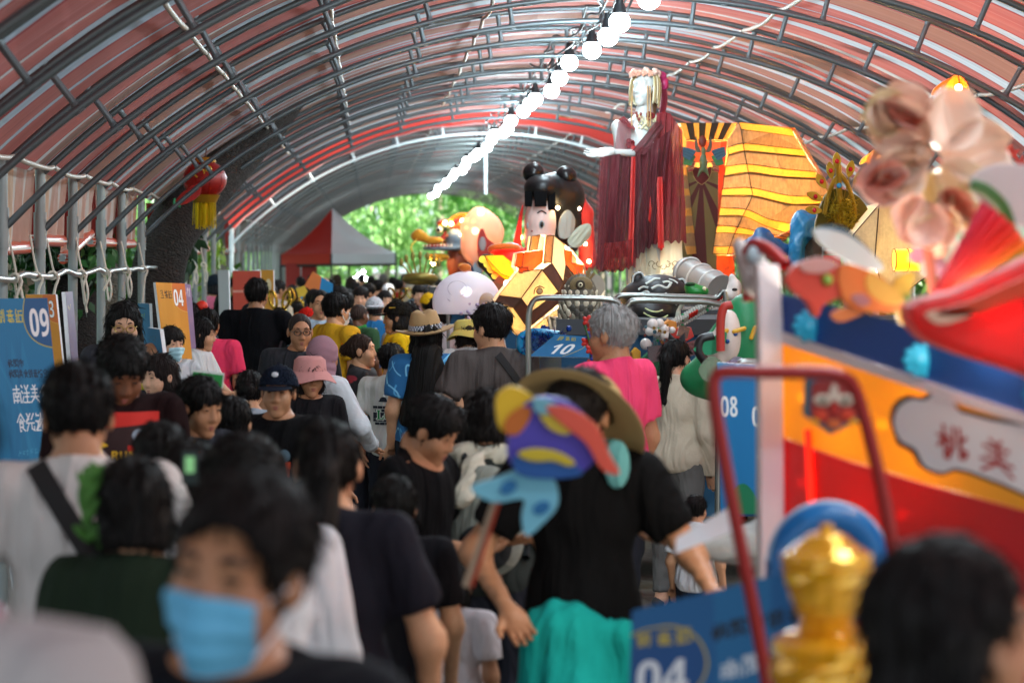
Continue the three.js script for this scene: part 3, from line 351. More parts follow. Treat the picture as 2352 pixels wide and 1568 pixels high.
function maskGeo(w) { const f = headField(w), pos = [], uv = [], idx = [], nu = 20, nv = 16; for (let j = 0; j <= nv; j++) for (let i = 0; i <= nu; i++) { const u = i / nu * 2 - 1, v = j / nv, y = -0.008 - v * 0.108 + 0.012 * u * u * (v < 0.5 ? -1 : 1) * 0.6, x = u * 0.066 * (1 - 0.25 * v * v); let z = 0.13; while (f(x, y, z) > 0.004 && z > 0.02) z -= 0.002; z = Math.max(z, 0.105 - 0.75 * Math.abs(u) * Math.abs(u) * 0.09 - 0.25 * v * v * 0.06); pos.push(x, y, z + 0.005 + 0.012 * Math.sin(v * 3.14) * (1 - u * u) + 0.0035 * Math.sin(v * 19)); uv.push(i / nu, v); if (i < nu && j < nv) { const q = j * (nu + 1) + i; idx.push(q, q + nu + 1, q + 1, q + 1, q + nu + 1, q + nu + 2); } } const g = new THREE.BufferGeometry(); g.setAttribute('position', new THREE.Float32BufferAttribute(pos, 3)); g.setAttribute('uv', new THREE.Float32BufferAttribute(uv, 2)); g.setIndex(idx); g.computeVertexNormals(); return g; }
function earHoops(c, tall = 1) { const gs = []; for (const s of [-1, 1]) { const pts = []; for (let i = 0; i < 16; i++) { const a = i / 16 * 6.283; pts.push(V(s * 0.055 + 0.038 * Math.sin(a) + s * 0.02 * (1 - Math.cos(a)), 0.2 + 0.085 * tall * (1 - Math.cos(a)) - 0.07, -0.01)); } gs.push(tube(pts, 0.017, 40, 8, true)); } gs.push(new THREE.TorusGeometry(0.095, 0.008, 6, 20, Math.PI).translate(0, 0.04, -0.01)); return [['ear_headband', join(gs), M(c, { metalness: 1, roughness: 0.22, bumpMap: T.folds, bumpScale: 0.004 })]]; }
const PEOPLE = {};
function person(label, o) {
  const { px, top, d, yaw = 180, hyaw = 0, hp = 0, hr = 0, w = 0, fat = 1, skin = 'a', hair = 'short', hairC = '#070504', shirt = '#222', sleeve = 'short', pants = '#23262e', hat, arms = {}, cell = d < 5 ? 0.02 : d < 19 ? 0.018 : 0.028, fine = d < 19, lean = 0, off = hat ? 0.035 : 0.015, hem = 0.86, hands = 0.008 } = o;
  const p = at(px, top, d), H = p.y - off, s = Math.max(0.5, H / 1.685), t = thing('person', label, 'person', [p.x, 0, p.z]);
  t.scale.setScalar(s); t.rotation.y = R(yaw);
  // skeleton
  const sw = (0.178 - 0.022 * w) * fat, hw = 0.088, A = {};
  for (const [k, sg] of [['L', -1], ['R', 1]]) { const sh = V(sg * sw, 1.382, -0.005), a = arms[k] ?? {}, el = a.el ? V(...a.el) : V(sg * (sw + 0.055), 1.1, -0.02), wr = a.wr ? V(...a.wr) : V(sg * (sw + 0.06), 0.86, 0.05); const e = sh.clone().add(el.sub(sh).setLength(0.285)), x = e.clone().add(wr.sub(e).setLength(0.245)); A[k] = [sh, e, x]; }
  const C = (a, b, ra, rb) => [a.x, a.y, a.z, b.x, b.y, b.z, ra, rb], tor = (g) => [[0, 1.27, 0.0, (0.158 - 0.014 * w) * fat + g, 0.19 + g, 0.112 * fat + g], [-sw * 0.8, 1.388, -0.01, sw * 0.8, 1.388, -0.01, 0.052 + g, 0.052 + g], [0, 1.07, 0.0, (0.142 - 0.012 * w) * fat + g, 0.17, 0.102 * fat * fat + g], [0, 0.93, -0.005, 0.162 * fat + g, 0.13, 0.115 * fat + g], [0, 1.4, -0.02, 0, 1.5, -0.03, 0.07, 0.05]].concat(w ? [[-0.068, 1.25, 0.075, 0.055 + g * 0.5, 0.055, 0.05], [0.068, 1.25, 0.075, 0.055 + g * 0.5, 0.055, 0.05]] : []);
  const arm = (k, g) => [C(A[k][0], A[k][1], 0.05 + g, 0.04 + g), C(A[k][1], A[k][2], 0.039 + g, 0.027 + g)], leg = (g) => [-1, 1].flatMap((q) => [C(V(q * hw, 0.9, 0), V(q * hw, 0.49, 0.01), 0.085 + g, 0.056 + g), C(V(q * hw, 0.49, 0.01), V(q * hw, 0.08, -0.01), 0.054 + g, 0.038 + g)]);
  const body = field([...tor(0), ...arm('L', 0), ...arm('R', 0), ...leg(0), ...[-1, 1].map((q) => [q * hw, 0.04, -0.03, q * (hw + 0.02), 0.035, 0.13, 0.04, 0.034])], 0.045);
  const bx = [...A.L, ...A.R].reduce((m, v) => [Math.max(m[0], Math.abs(v.x)), Math.min(m[1], v.z), Math.max(m[2], v.z), Math.max(m[3], v.y)], [0.3, -0.17, 0.19, 1.5]);
  const lo = [-bx[0] - 0.09, 0, bx[1] - 0.09], hi = [bx[0] + 0.09, bx[3] + 0.08, bx[2] + 0.09], gs = [net(body, [lo[0], -0.02, lo[2]], hi, Math.max(cell, 0.022))];
  // head, turned on the neck
  const hm = new THREE.Matrix4().makeTranslation(0, 1.445 , -0.02).multiply(new THREE.Matrix4().makeRotationFromEuler(new THREE.Euler(R(hp), R(hyaw), R(hr), 'YXZ'))).multiply(new THREE.Matrix4().makeTranslation(0, 0.113, 0.028));
  const onHead = (g) => g.applyMatrix4(hm);
  gs.push(onHead(headGeo(w, fine ? 0.0058 : 0.009, 0)));
  for (const k of ['L', 'R']) { const g = handGeo(arms[k]?.fine ? 0.0042 : hands, arms[k]?.curl ?? 0.55), dir = A[k][2].clone().sub(A[k][1]).normalize(), q = new THREE.Quaternion().setFromUnitVectors(V(0, -1, 0), dir); if (k === 'L') g.scale(-1, 1, 1), g.index.array.reverse(); if (arms[k]?.twist) g.rotateY(R(arms[k].twist)); g.applyQuaternion(q); g.translate(A[k][2].x, A[k][2].y, A[k][2].z); g.computeVertexNormals(); gs.push(g); }
  part('body', join(gs), SKIN[skin], t);
  if (!o.noFace) {
    const e = [], b = []; for (const q of [-1, 1]) { e.push(ball(V(q * 0.031, 0.0125, 0.0815), d < 5 ? 0.009 : 0.0068, 1.65, 0.62, 0.6, 10, 8)); b.push(tube([V(q * 0.016, 0.034, 0.087), V(q * 0.032, 0.039, 0.085), V(q * 0.05, 0.032, 0.072)], d < 5 ? 0.006 : 0.0036, 8, 6)); }
    part('eye', onHead(e[0]), eyeM, t); part('eye', onHead(e[1]), eyeM, t); part('eyebrow', onHead(b[0]), eyeM, t); part('eyebrow', onHead(b[1]), eyeM, t);
    if (!o.mask) part('lips', onHead(join([tube([V(-0.022, -0.0645, 0.074), V(-0.008, -0.06, 0.0855), V(0, -0.0615, 0.0862), V(0.008, -0.06, 0.0855), V(0.022, -0.0645, 0.074)], 0.0042, 16, 6), tube([V(-0.018, -0.067, 0.077), V(0, -0.0715, 0.085), V(0.018, -0.067, 0.077)], 0.0048, 12, 6)])), o.smile ? M('#a8483c') : lipM, t);
    if (o.smile) part('teeth', onHead(tube([V(-0.017, -0.064, 0.081), V(0, -0.067, 0.0885), V(0.017, -0.064, 0.081)], 0.0034, 10, 6)), M('#e8e2d6', { roughness: 0.3 }), t);
  }
  if (hair) { let hg = hairGeo(hair, d < 5 ? 0.008 : fine ? 0.0075 : 0.011); if (fine && hair !== 'buzz' && hair !== 'bald') hg = wisps(hg, hair); part('hair', onHead(hg), hairMat(hairC), t); }
  // shirt
  const sl = sleeve === 'long' ? 1 : 0, g = 0.015, top_ = field([...tor(g), [0, 0.97, 0.0, 0.168 * fat + g, 0.2, 0.116 * fat + g]], 0.05);
  
  const sleeveF = (x, y, z) => { let m = 1; for (const k of ['L', 'R']) { const [a, b, c] = A[k]; let q = sdC(C(a, b, 0.056 + g, 0.052 + g), x, y, z); if (sl) q = smin(q, sdC(C(b, c, 0.05 + g, 0.034 + g), x, y, z), 0.03); else { const u = b.clone().sub(a).normalize(), e = a.clone().addScaledVector(u, o.sleeveLen ?? 0.2); q = Math.max(q - 0.006, (x - e.x) * u.x + (y - e.y) * u.y + (z - e.z) * u.z); } m = Math.min(m, q); } return m; };
  const wr = (x, y, z) => 0.009 * noise(x * 9 + d, y * 6, z * 9) + 0.006 * noise(x * 24, y * 9 + d, z * 24) + 0.004 * Math.max(0, 1.25 - y) * noise(x * 40 + y * 12, y * 14, z * 30 + d) * 4;
  const shirtF = (x, y, z) => { let q = smax(top_(x, y, z), hem - y, 0.01); if (sleeve !== 'none') q = smin(q, sleeveF(x, y, z), 0.035); q += wr(x, y, z); return smax(q, (y - 1.452 + (o.vneck ? 0.75 : 0.32) * z) * 0.9, 0.012); };
  part('shirt', net(shirtF, [lo[0], hem - 0.04, lo[2]], [hi[0], Math.max(1.52, hi[1]), hi[2]], cell), typeof shirt === 'string' ? cloth(shirt) : shirt, t);
  // trousers and shoes
  const pf = field([...leg(0.018), [0, 0.93, -0.005, 0.168 * fat, 0.13, 0.122 * fat]], 0.04);
  part('trousers', net((x, y, z) => Math.max(pf(x, y, z) + wr(x, y, z), 0.1 - y), [-0.3, 0.06, -0.2], [0.3, 1.08, 0.2], Math.max(cell, 0.024)), cloth(pants), t);
  for (const q of [-1, 1]) part('shoe', new THREE.CapsuleGeometry(0.046, 0.16, 4, 10).rotateX(Math.PI / 2).scale(1, 0.85, 1).translate(q * (hw + 0.01), 0.04, 0.045), M('#3a3a3c', { roughness: 0.7 }), t);
  if (hat) for (const [n, hg, hmm] of hat) part(n, onHead(o.hatTilt ? hg.applyMatrix4(new THREE.Matrix4().makeRotationFromEuler(new THREE.Euler(...o.hatTilt.map(R)))) : hg), hmm, t);
  if (o.extra) for (const [n, eg, em] of o.extra) part(n, onHead(eg), em, t);
  if (o.mask) { part('face_mask', onHead(maskGeo(w)), M(o.mask, { roughness: 0.75 }), t); for (const q of [-1, 1]) part('mask_loop', onHead(tube([V(q * 0.064, -0.02, 0.05), V(q * 0.08, 0.0, 0.01), V(q * 0.086, 0.01, -0.02), V(q * 0.08, -0.03, -0.01), V(q * 0.058, -0.09, 0.045)], 0.0026, 16, 5)), M('#dfe6ea'), t); }
  // things laid on the shirt: rays from outside along +-z find the cloth
  const onShirt = (x, y, front) => { let z = front ? 0.32 : -0.32; const st = front ? -0.003 : 0.003; for (let i = 0; i < 200 && shirtF(x, y, z) > 0.004; i++) z += st; return V(x, y, z); };
  if (o.print) for (const pr of [].concat(o.print)) { const nu = 14, nv = 14, pos = [], uv = [], idx = []; for (let j = 0; j <= nv; j++) for (let i = 0; i <= nu; i++) { const x = pr.x + (i / nu - 0.5) * pr.w, y = pr.y + (0.5 - j / nv) * pr.h, q = onShirt(x, y, pr.front); pos.push(q.x, q.y, q.z + (pr.front ? 0.003 : -0.003)); uv.push(pr.front ? i / nu : 1 - i / nu, 1 - j / nv); if (i < nu && j < nv) { const a = j * (nu + 1) + i; pr.front ? idx.push(a, a + nu + 1, a + 1, a + 1, a + nu + 1, a + nu + 2) : idx.push(a, a + 1, a + nu + 1, a + 1, a + nu + 2, a + nu + 1); } } const pg = new THREE.BufferGeometry(); pg.setAttribute('position', new THREE.Float32BufferAttribute(pos, 3)); pg.setAttribute('uv', new THREE.Float32BufferAttribute(uv, 2)); pg.setIndex(idx); pg.computeVertexNormals(); part('shirt_print', pg, new THREE.MeshStandardMaterial({ map: pr.tex, alphaTest: 0.5, roughness: 0.8, side: THREE.DoubleSide }), t); }
  if (o.strap) { const [x0, y0, x1, y1, front, c = '#141416', wd = 0.035] = o.strap, pos = [], idx = []; for (let i = 0; i <= 16; i++) { const u = i / 16, cx = x0 + (x1 - x0) * u, cy = y0 + (y1 - y0) * u, nx = (y1 - y0), ny = -(x1 - x0), l = hyp(nx, ny); for (const e of [-1, 1]) { const q = onShirt(cx + e * wd / 2 * nx / l, cy + e * wd / 2 * ny / l, front); pos.push(q.x, q.y, q.z + (front ? 1 : -1) * 0.007, q.x, q.y, q.z); } if (i < 16) { const b = i * 4; idx.push(b, b + 2, b + 4, b + 2, b + 6, b + 4, b, b + 4, b + 1, b + 1, b + 4, b + 5, b + 2, b + 3, b + 6, b + 3, b + 7, b + 6); } } const sg = new THREE.BufferGeometry(); sg.setAttribute('position', new THREE.Float32BufferAttribute(pos, 3)); sg.setIndex(idx); sg.computeVertexNormals(); part('strap', sg, M(c, { roughness: 0.8 }), t); }
  if (o.more) o.more(t, { onHead, A, onShirt });
  return t;
}
// ---------- the crowd, from the camera inwards ----------
const bend = (sx, y = 1.12, z = 0.22) => ({ el: [sx * 0.26, 1.12, 0.06], wr: [sx * 0.16, y, z + 0.1] });
const hairRing = (c) => [['hair_ring', new THREE.TorusGeometry(0.09, 0.012, 8, 24, Math.PI).translate(0, 0.05, 0), M(c, { roughness: 0.6 })]];
const bag = (c, c2) => (t) => { part('backpack', blob([[0, 1.2, -0.2, 0.15, 0.2, 0.075], [0, 1.08, -0.21, 0.145, 0.13, 0.085]], 0.05, 0.02), cloth(c), t); part('pack_pocket', blob([[0, 1.08, -0.27, 0.11, 0.1, 0.045]], 0.02, 0.016), cloth(c2), t); for (const q of [-1, 1]) part('pack_strap', tube([V(q * 0.09, 1.4, -0.13), V(q * 0.11, 1.46, -0.02), V(q * 0.12, 1.36, 0.115), V(q * 0.14, 1.15, 0.12), V(q * 0.15, 1.02, -0.12)], 0.017, 24, 8), cloth(c2), t); };
const leeTex = canvasTex(256, 256, (x, w, h) => { x.clearRect(0, 0, w, h); x.fillStyle = '#1a2230'; x.beginPath(); x.arc(96, 50, 30, Math.PI, 0); x.fill(); x.fillRect(60, 48, 84, 8); x.strokeStyle = '#1a2230'; x.lineWidth = 3; x.beginPath(); x.arc(176, 40, 24, 0, 7); x.stroke(); for (let r = 0; r < 6; r++) for (let i = 0; i < 6; i++) { if (r === 2 || r === 3) continue; x.fillRect(14 + i * 40 + (r % 2) * 16, 86 + r * 24, 36, 18); } x.fillRect(14, 134, 226, 46); x.font = 'bold 92px serif'; x.lineWidth = 12; x.strokeStyle = '#e8efe6'; x.strokeText('Lee', 40, 184); x.fillStyle = '#16924a'; x.fillText('Lee', 40, 184); });
const jerseyTex = canvasTex(256, 256, (x, w, h) => { x.fillStyle = '#2a0a0a'; x.fillRect(0, 0, w, h); x.fillStyle = '#c01f12'; x.beginPath(); x.moveTo(0, 0); x.lineTo(256, 0); x.lineTo(256, 40); x.lineTo(60, 60); x.lineTo(0, 120); x.fill(); x.fillRect(150, 120, 106, 20); x.fillStyle = '#e8b41e'; x.fillRect(20, 120, 30, 14); x.beginPath(); x.moveTo(60, 96); x.lineTo(90, 120); x.lineTo(70, 128); x.lineTo(80, 170); x.lineTo(60, 150); x.lineTo(30, 168); x.lineTo(46, 130); x.fill(); x.font = 'bold 40px sans-serif'; x.fillText('RUN', 96, 168); x.fillStyle = '#8e9aa8'; x.beginPath(); x.arc(190, 86, 26, 0, 7); x.fill(); x.fillStyle = '#7a1a12'; x.beginPath(); x.arc(190, 86, 13, 0, 7); x.fill(); });
const patchTex = canvasTex(128, 192, (x, w, h) => { x.clearRect(0, 0, w, h); x.fillStyle = '#4e6674'; x.beginPath(); x.arc(64, 46, 40, 0, 7); x.fill(); x.fillStyle = '#c8451e'; x.beginPath(); x.moveTo(22, 84); x.lineTo(106, 84); x.lineTo(98, 184); x.lineTo(34, 170); x.fill(); });
const blueFlor = canvasTex(256, 256, (x, w, h) => { x.fillStyle = '#1e5f92'; x.fillRect(0, 0, w, h); srand(8); for (let i = 0; i < 130; i++) { x.strokeStyle = ['#4f9ccc', '#123e66', '#7fc0e0'][i % 3]; x.lineWidth = rnd(1, 4); const a = rnd(0, w), b = rnd(0, h); x.beginPath(); x.moveTo(a, b); x.quadraticCurveTo(a + rnd(-20, 20), b + rnd(-20, 20), a + rnd(-26, 26), b + rnd(-26, 26)); x.stroke(); } });
const darkFlor = canvasTex(256, 256, (x, w, h) => { x.fillStyle = '#18161a'; x.fillRect(0, 0, w, h); srand(9); for (let i = 0; i < 60; i++) { x.fillStyle = ['#8c2430', '#2f5a3a', '#a04a6a'][i % 3]; x.beginPath(); x.ellipse(rnd(0, w), rnd(0, h), rnd(4, 12), rnd(3, 7), rnd(0, 3), 0, 7); x.fill(); } });

person('child with braided dark bun hair low between the pink collar and the navy cap', { px: 574, top: 842, d: 11.2, yaw: 178, hair: 'bun', hairC: '#070504', shirt: '#8a96a0', w: 1 });
person('person with flat black hair between the fringe and the navy cap', { px: 535, top: 905, d: 9.2, yaw: 170, hair: 'short', hairC: '#070504', shirt: '#1b1c20' });
person('person with dark hair beneath the fedora wearer', { px: 1045, top: 930, d: 9.4, yaw: 176, hair: 'short', hairC: '#070504', shirt: '#23303e' });
person('person with dark hair low before the ponytail wearer', { px: 905, top: 1085, d: 7.0, yaw: 190, hair: 'short', hairC: '#070504', shirt: '#141418' });
person('person with black hair and dark shirt left of the masked person near the front', { px: 438, top: 1010, d: 5.9, yaw: 175, hair: 'thick', hairC: '#070504', shirt: '#141519' });
[['person in pale blue shirt facing us between the red cap and the white cap', 735, 662, 19.5, 'crop', '#a8bccc', 'a', 8], ['person in white tee facing us left of the white cap', 828, 656, 24, 'fringe', '#d4d6d6', 'd', -6], ['person with short hair in grey shirt facing left under the canopy corner', 778, 654, 25, 'short', '#8e949a', 'a', -60], ['person with bob hair in white shirt in front of the yellow cap', 1010, 676, 18.5, 'bob', '#ccd0d2', 'd', 170], ['person with bob hair in pale green left of the dark gold ears', 884, 664, 24.5, 'bob', '#a2b89a', 'd', 20], ['person with thick hair in orange vest right of the gold rabbit ears', 722, 664, 23.5, 'thick', '#c8743a', 'a', 160], ['person facing us in cream shirt above the tall black tee', 622, 650, 26, 'crop', '#c8bfa8', 'd', 4], ['person in light grey hood between the fedora and the gold ears', 940, 690, 18.2, 'bob', '#a2a6aa', 'a', 190], ['person in pale lilac top facing right near the grey hoop', 1036, 668, 22, 'bun', '#b4a4c0', 'd', 70], ['person with short hair in white shirt right of the knit hat', 1092, 690, 18.8, 'short', '#c8ccce', 'a', 178], ['person in dark red shirt facing us beyond the brown bald person', 800, 662, 27, 'short', '#8a2a28', 'a', -4], ['person in pale pink shirt facing us by the green gap', 962, 652, 27.5, 'fringe', '#d0a8b0', 'd', 6]].forEach(([l, px, top, d, hair, shirt, skin, yaw]) => person(l, { px, top, d, hair, shirt, skin, yaw, hairC: '#100c0a', w: /bob|fringe|bun/.test(hair) ? 1 : 0, cell: 0.028, hands: 0.011 }));
// nearest
person('person nearest the camera in a light blue face mask with parted dark hair', { px: 528, top: 1070, d: 3.05, yaw: -22, hp: 1, hr: -7, hair: 'side', hairC: '#070504', shirt: '#14161b', mask: '#5fb0d6', skin: 'b' });
person('person with long dark hair cut off by the lower right corner', { px: 2185, top: 1215, d: 2.9, yaw: 70, hyaw: 10, hair: 'long', hairC: '#070504', shirt: '#1a1a1e', w: 1, skin: 'b' });
person('person in pale grey top whose blurred shoulder fills the lower left corner', { px: -262, top: 748, d: 2.3, yaw: 160, hair: 'short', shirt: '#a49e9c', sleeve: 'long' });
person('person in white long sleeved top with diagonal black strap seen from behind at the left', { px: 178, top: 822, d: 5.7, yaw: 186, hp: 8, hair: 'short', hairC: '#070504', shirt: '#c3bfbb', sleeve: 'long', skin: 'b', strap: [0.1, 1.45, -0.17, 1.02, false, '#0c0b0c', 0.05], fat: 1.05, arms: { R: { el: [0.3, 1.12, -0.06], wr: [0.26, 0.95, 0.1] }, L: { el: [-0.29, 1.12, -0.05], wr: [-0.28, 0.98, 0.14] } } });
person('person with green hair ornament behind the masked person at lower left', { px: 312, top: 1035, d: 5.0, yaw: 165, hyaw: 10, hair: 'bob', hairC: '#070504', shirt: '#1e2a1e', w: 1, skin: 'a', extra: [['hair_ornament', (() => { srand(4); return join(Array.from({ length: 26 }, () => { const l = new THREE.SphereGeometry(0.022, 8, 6).scale(0.5, 1.6, 0.3); return l.rotateZ(rnd(-1, 1)).rotateY(rnd(-1, 1)).translate(0.09 + rnd(-0.02, 0.025), 0.02 + rnd(-0.07, 0.07), -0.05 + rnd(-0.03, 0.03)); })); })(), M('#3f7426', { roughness: 0.7 })]] });
person('person with brown skin and black hair in white shirt behind the masked person', { px: 545, top: 968, d: 5.3, yaw: 18, hp: 30, hair: 'thick', hairC: '#070504', shirt: '#c9ccd0', sleeve: 'long', skin: 'c', fat: 1.12 });
person('person with long dark ponytail and charcoal tee seen from behind', { px: 755, top: 948, d: 5.6, yaw: 168, hyaw: 6, hair: 'tail', hairC: '#070504', shirt: '#1d1c24', w: 1, skin: 'a', arms: { L: { el: [-0.26, 1.12, 0.02], wr: [-0.24, 0.9, 0.12], fine: 1 } }, more: (t, { onHead }) => part('ponytail', onHead(blob([[0, 0, -0.11, 0.01, -0.3, -0.14, 0.045, 0.05], [0.01, -0.3, -0.14, 0.02, -0.42, -0.13, 0.05, 0.018]], 0.04, 0.012)), hairMat('#070504'), t) });
person('small child with dark hair and white shirt low in the middle foreground', { px: 1045, top: 1285, d: 7.4, yaw: 150, hair: 'bob', hairC: '#070504', shirt: '#d2ccd0', skin: 'b' });
person('young person in black tee bending the head down in profile', { px: 965, top: 893, d: 8.0, yaw: 62, hp: 26, hair: 'thick', hairC: '#070504', shirt: '#08080a', vneck: 1, skin: 'b', arms: { R: bend(1), L: bend(-1) } });
person('person in wide straw hat tipped back, black shirt and teal jacket round the waist', { px: 1340, top: 846, d: 6.7, yaw: -6, hyaw: -14, hp: 12, hair: 'thick', hairC: '#15100e', shirt: '#060607', pants: '#1a2326', hat: HAT.straw('#b49a66').map(([n, g, m]) => [n, g.scale(0.9, 0.9, 0.9), m]), hatTilt: [-52, 0, -16], off: 0.01, skin: 'b', extra: glasses('#181818'), fat: 0.94,
  arms: { L: { el: [-0.34, 1.12, 0.02], wr: [-0.2, 0.98, 0.2], fine: 1 }, R: { el: [0.34, 1.12, 0.06], wr: [0.38, 1.06, 0.3], fine: 1 } },
  more: (t) => { part('waist_jacket', blob([[0, 0.92, -0.01, 0.2, 0.075, 0.16]], 0.02, 0.014, (q, x, y, z) => q + 0.014 * Math.sin(x * 40 + 9 * noise(x * 8, y * 14, z * 8))), cloth('#128f88'), t); part('jacket_front', blob([[-0.06, 0.9, 0.13, -0.04, 0.5, 0.14, 0.13, 0.19], [0.13, 0.9, 0.12, 0.16, 0.5, 0.12, 0.05, 0.07], [0.1, 0.93, 0.15, 0.16, 0.93, 0.14, 0.04, 0.035]], 0.05, 0.014, (q, x, y, z) => q + 0.012 * noise(x * 14, y * 6, z * 14) + 0.005 * Math.sin(x * 90)), cloth('#128f88'), t); part('jacket_panel', blob([[-0.06, 0.6, 0.29, 0.1, 0.17, 0.04]], 0.02, 0.014), cloth('#27302f'), t); part('neck_towel', blob([[0.1, 1.42, 0.1, 0.04, 0.075, 0.018], [-0.06, 1.47, -0.05, 0.08, 1.46, 0.02, 0.026, 0.026], [0.08, 1.46, 0.02, 0.1, 1.44, 0.09, 0.026, 0.02]], 0.02, 0.009), cloth('#5a9696'), t); } });
person('person carrying a grey striped backpack with pale scarf in the middle foreground', { px: 1128, top: 884, d: 8.3, yaw: 172, hair: 'bob', hairC: '#0e0a09', shirt: '#2c3230', w: 1, more: (t, h) => { bag('#7e847c', '#2a2e30')(t, h); part('scarf', blob([[-0.1, 1.42, -0.05, 0.11, 1.42, -0.06, 0.05, 0.055], [0.05, 1.4, -0.16, 0.09, 1.27, -0.25, 0.045, 0.05]], 0.03, 0.013, (q, x, y, z) => q + 0.008 * Math.sin(y * 90 + x * 50)), cloth('#c2bfae'), t); } });
person('person whose grey sleeve holds papers beside the red trolley hoop', { px: 1835, top: 860, d: 7.0, yaw: -78, hair: 'short', shirt: '#9aa2a6', sleeve: 'long', skin: 'b', fat: 0.95, arms: { R: { el: [0.14, 1.16, 0.2], wr: [0.08, 1.2, 0.46], fine: 1 } } });
// middle distance, left part
person('person in red and black jersey with yellow print bowing the head', { px: 268, top: 752, d: 8.7, yaw: 12, hp: 30, hyaw: 8, hair: 'thick', hairC: '#070504', shirt: '#1d0d0e', skin: 'c', print: { x: 0, y: 1.26, w: 0.3, h: 0.26, front: true, tex: jerseyTex }, fat: 1.05 });
person('person with black hair and pink collar crouching low behind the masked person', { px: 372, top: 962, d: 6.6, yaw: 172, hair: 'short', hairC: '#070504', shirt: '#5a5f60', skin: 'b', strap: [0.12, 1.42, -0.05, 1.1, false, '#26282a', 0.05], extra: [['ear_flap', ball(V(-0.1, -0.02, 0), 0.03, 0.6, 1.2, 0.8), M('#a85a72')]] });
person('person with black fringe half hidden in the left crowd looking right', { px: 452, top: 858, d: 8.9, yaw: 42, hp: 10, hair: 'fringe', hairC: '#070504', shirt: '#2a2c33', w: 1, skin: 'b' });
person('person in navy cap and black tee with orange and blue patch facing us', { px: 640, top: 826, d: 10.1, yaw: -8, hair: 'crop', hairC: '#1a1614', shirt: '#0a0a0c', skin: 'b', hat: HAT.cap('#101826'), print: { x: 0.05, y: 1.22, w: 0.09, h: 0.15, front: true, tex: patchTex }, more: (t, { onHead }) => part('cap_badge', onHead(ball(V(0, 0.1, 0.098), 0.017, 1, 0.8, 0.4)), M('#c8ccd2'), t) });
person('person in pink bucket hat and black top just behind the navy cap', { px: 712, top: 806, d: 12.2, yaw: 14, hair: 'bob', hairC: '#1c1412', shirt: '#17171a', w: 1, skin: 'b', hat: HAT.bucket('#c08a86') });
person('bald person with yellow collar turned away at the left', { px: 352, top: 778, d: 11.8, yaw: 150, hair: 'bald', hairC: '#5a5450', shirt: '#2a2e34', skin: 'b', more: (t) => part('collar', new THREE.TorusGeometry(0.075, 0.02, 8, 20).rotateX(1.4).translate(0, 1.45, -0.02), cloth('#c8c02a'), t) });
person('older person with red lips and dark wavy hair looking left', { px: 372, top: 806, d: 11.3, yaw: -28, hyaw: -14, hp: 6, hair: 'bob', hairC: '#1a1210', shirt: '#1f1d22', w: 1, skin: 'd' });
person('person with long black hair and thin gold glasses at the far left', { px: 284, top: 684, d: 12.6, yaw: 8, hp: 12, hair: 'long', hairC: '#070504', shirt: '#3a3a40', w: 1, skin: 'd', extra: glasses('#b89a50') });
person('young person in pale blue face mask looking sideways beside the orange board', { px: 392, top: 748, d: 15.0, yaw: 24, hyaw: 10, hair: 'fringe', hairC: '#15110f', shirt: '#b8bcc0', w: 1, skin: 'd', mask: '#a8d2dc' });
person('person in white tee in profile with black bob hair and black bag strap', { px: 458, top: 724, d: 15.8, yaw: 82, hp: 6, hair: 'bob', hairC: '#120e0d', shirt: '#c6c8c8', w: 1, skin: 'a', strap: [0.1, 1.44, -0.12, 1.12, false, '#161618', 0.035], arms: { R: { el: [0.2, 1.14, 0.12], wr: [0.16, 1.02, 0.34] }, L: bend(-1) } });
person('person in bright pink tee behind the profile in white', { px: 478, top: 706, d: 16.8, yaw: 170, hair: 'short', shirt: '#d83a5e', skin: 'b', fat: 1.1 });
person('person wearing a ladybird headband behind the masked person', { px: 438, top: 690, d: 17.3, yaw: 165, hair: 'bun', hairC: '#141112', shirt: '#2a2a30', w: 1, extra: [['bug_headband', ball(V(-0.08, 0.1, 0.02), 0.05, 1, 0.85, 0.8), M('#d8321e', { roughness: 0.5 })], ['bug_spot', ball(V(-0.08, 0.125, 0.045), 0.02), M('#111')], ['headband_ball', ball(V(0.02, 0.16, 0), 0.034), M('#141416')], ['headband_ball', ball(V(0.09, 0.12, 0), 0.034), M('#1c1c22')]] });
person('tall broad person in plain black tee seen from behind', { px: 588, top: 637, d: 18.6, yaw: 176, hyaw: -12, hair: 'short', hairC: '#070504', shirt: '#0b0c10', pants: '#15161a', fat: 1.16, skin: 'b', arms: { L: { el: [-0.36, 1.12, -0.02], wr: [-0.3, 0.95, 0.15] } } });
person('person with close cropped hair and black glasses in dark grey tee', { px: 688, top: 713, d: 14.7, yaw: 10, hp: 5, hair: 'buzz', hairC: '#241d1a', shirt: '#2b2d31', skin: 'b', extra: glasses('#101012'), fat: 1.08 });
person('person in mauve headscarf and white long sleeved shirt reaching to the right', { px: 742, top: 762, d: 13.0, yaw: 128, hyaw: 14, hair: null, shirt: '#cdd3d8', sleeve: 'long', w: 1, skin: 'b', hat: HAT.hijab('#8f6d78'), off: 0.03, arms: { L: { el: [-0.24, 1.14, 0.1], wr: [-0.1, 0.98, 0.32] }, R: { el: [0.26, 1.16, 0.12], wr: [0.18, 1.02, 0.36], fine: 1 } } });
person('smiling person in profile with brown hair tied back and dark flowered top', { px: 832, top: 762, d: 14.6, yaw: 78, hp: -4, hair: 'bun', hairC: '#2c1c14', shirt: M('#ffffff', { map: darkFlor, roughness: 0.9 }), w: 1, skin: 'a', smile: 1 });
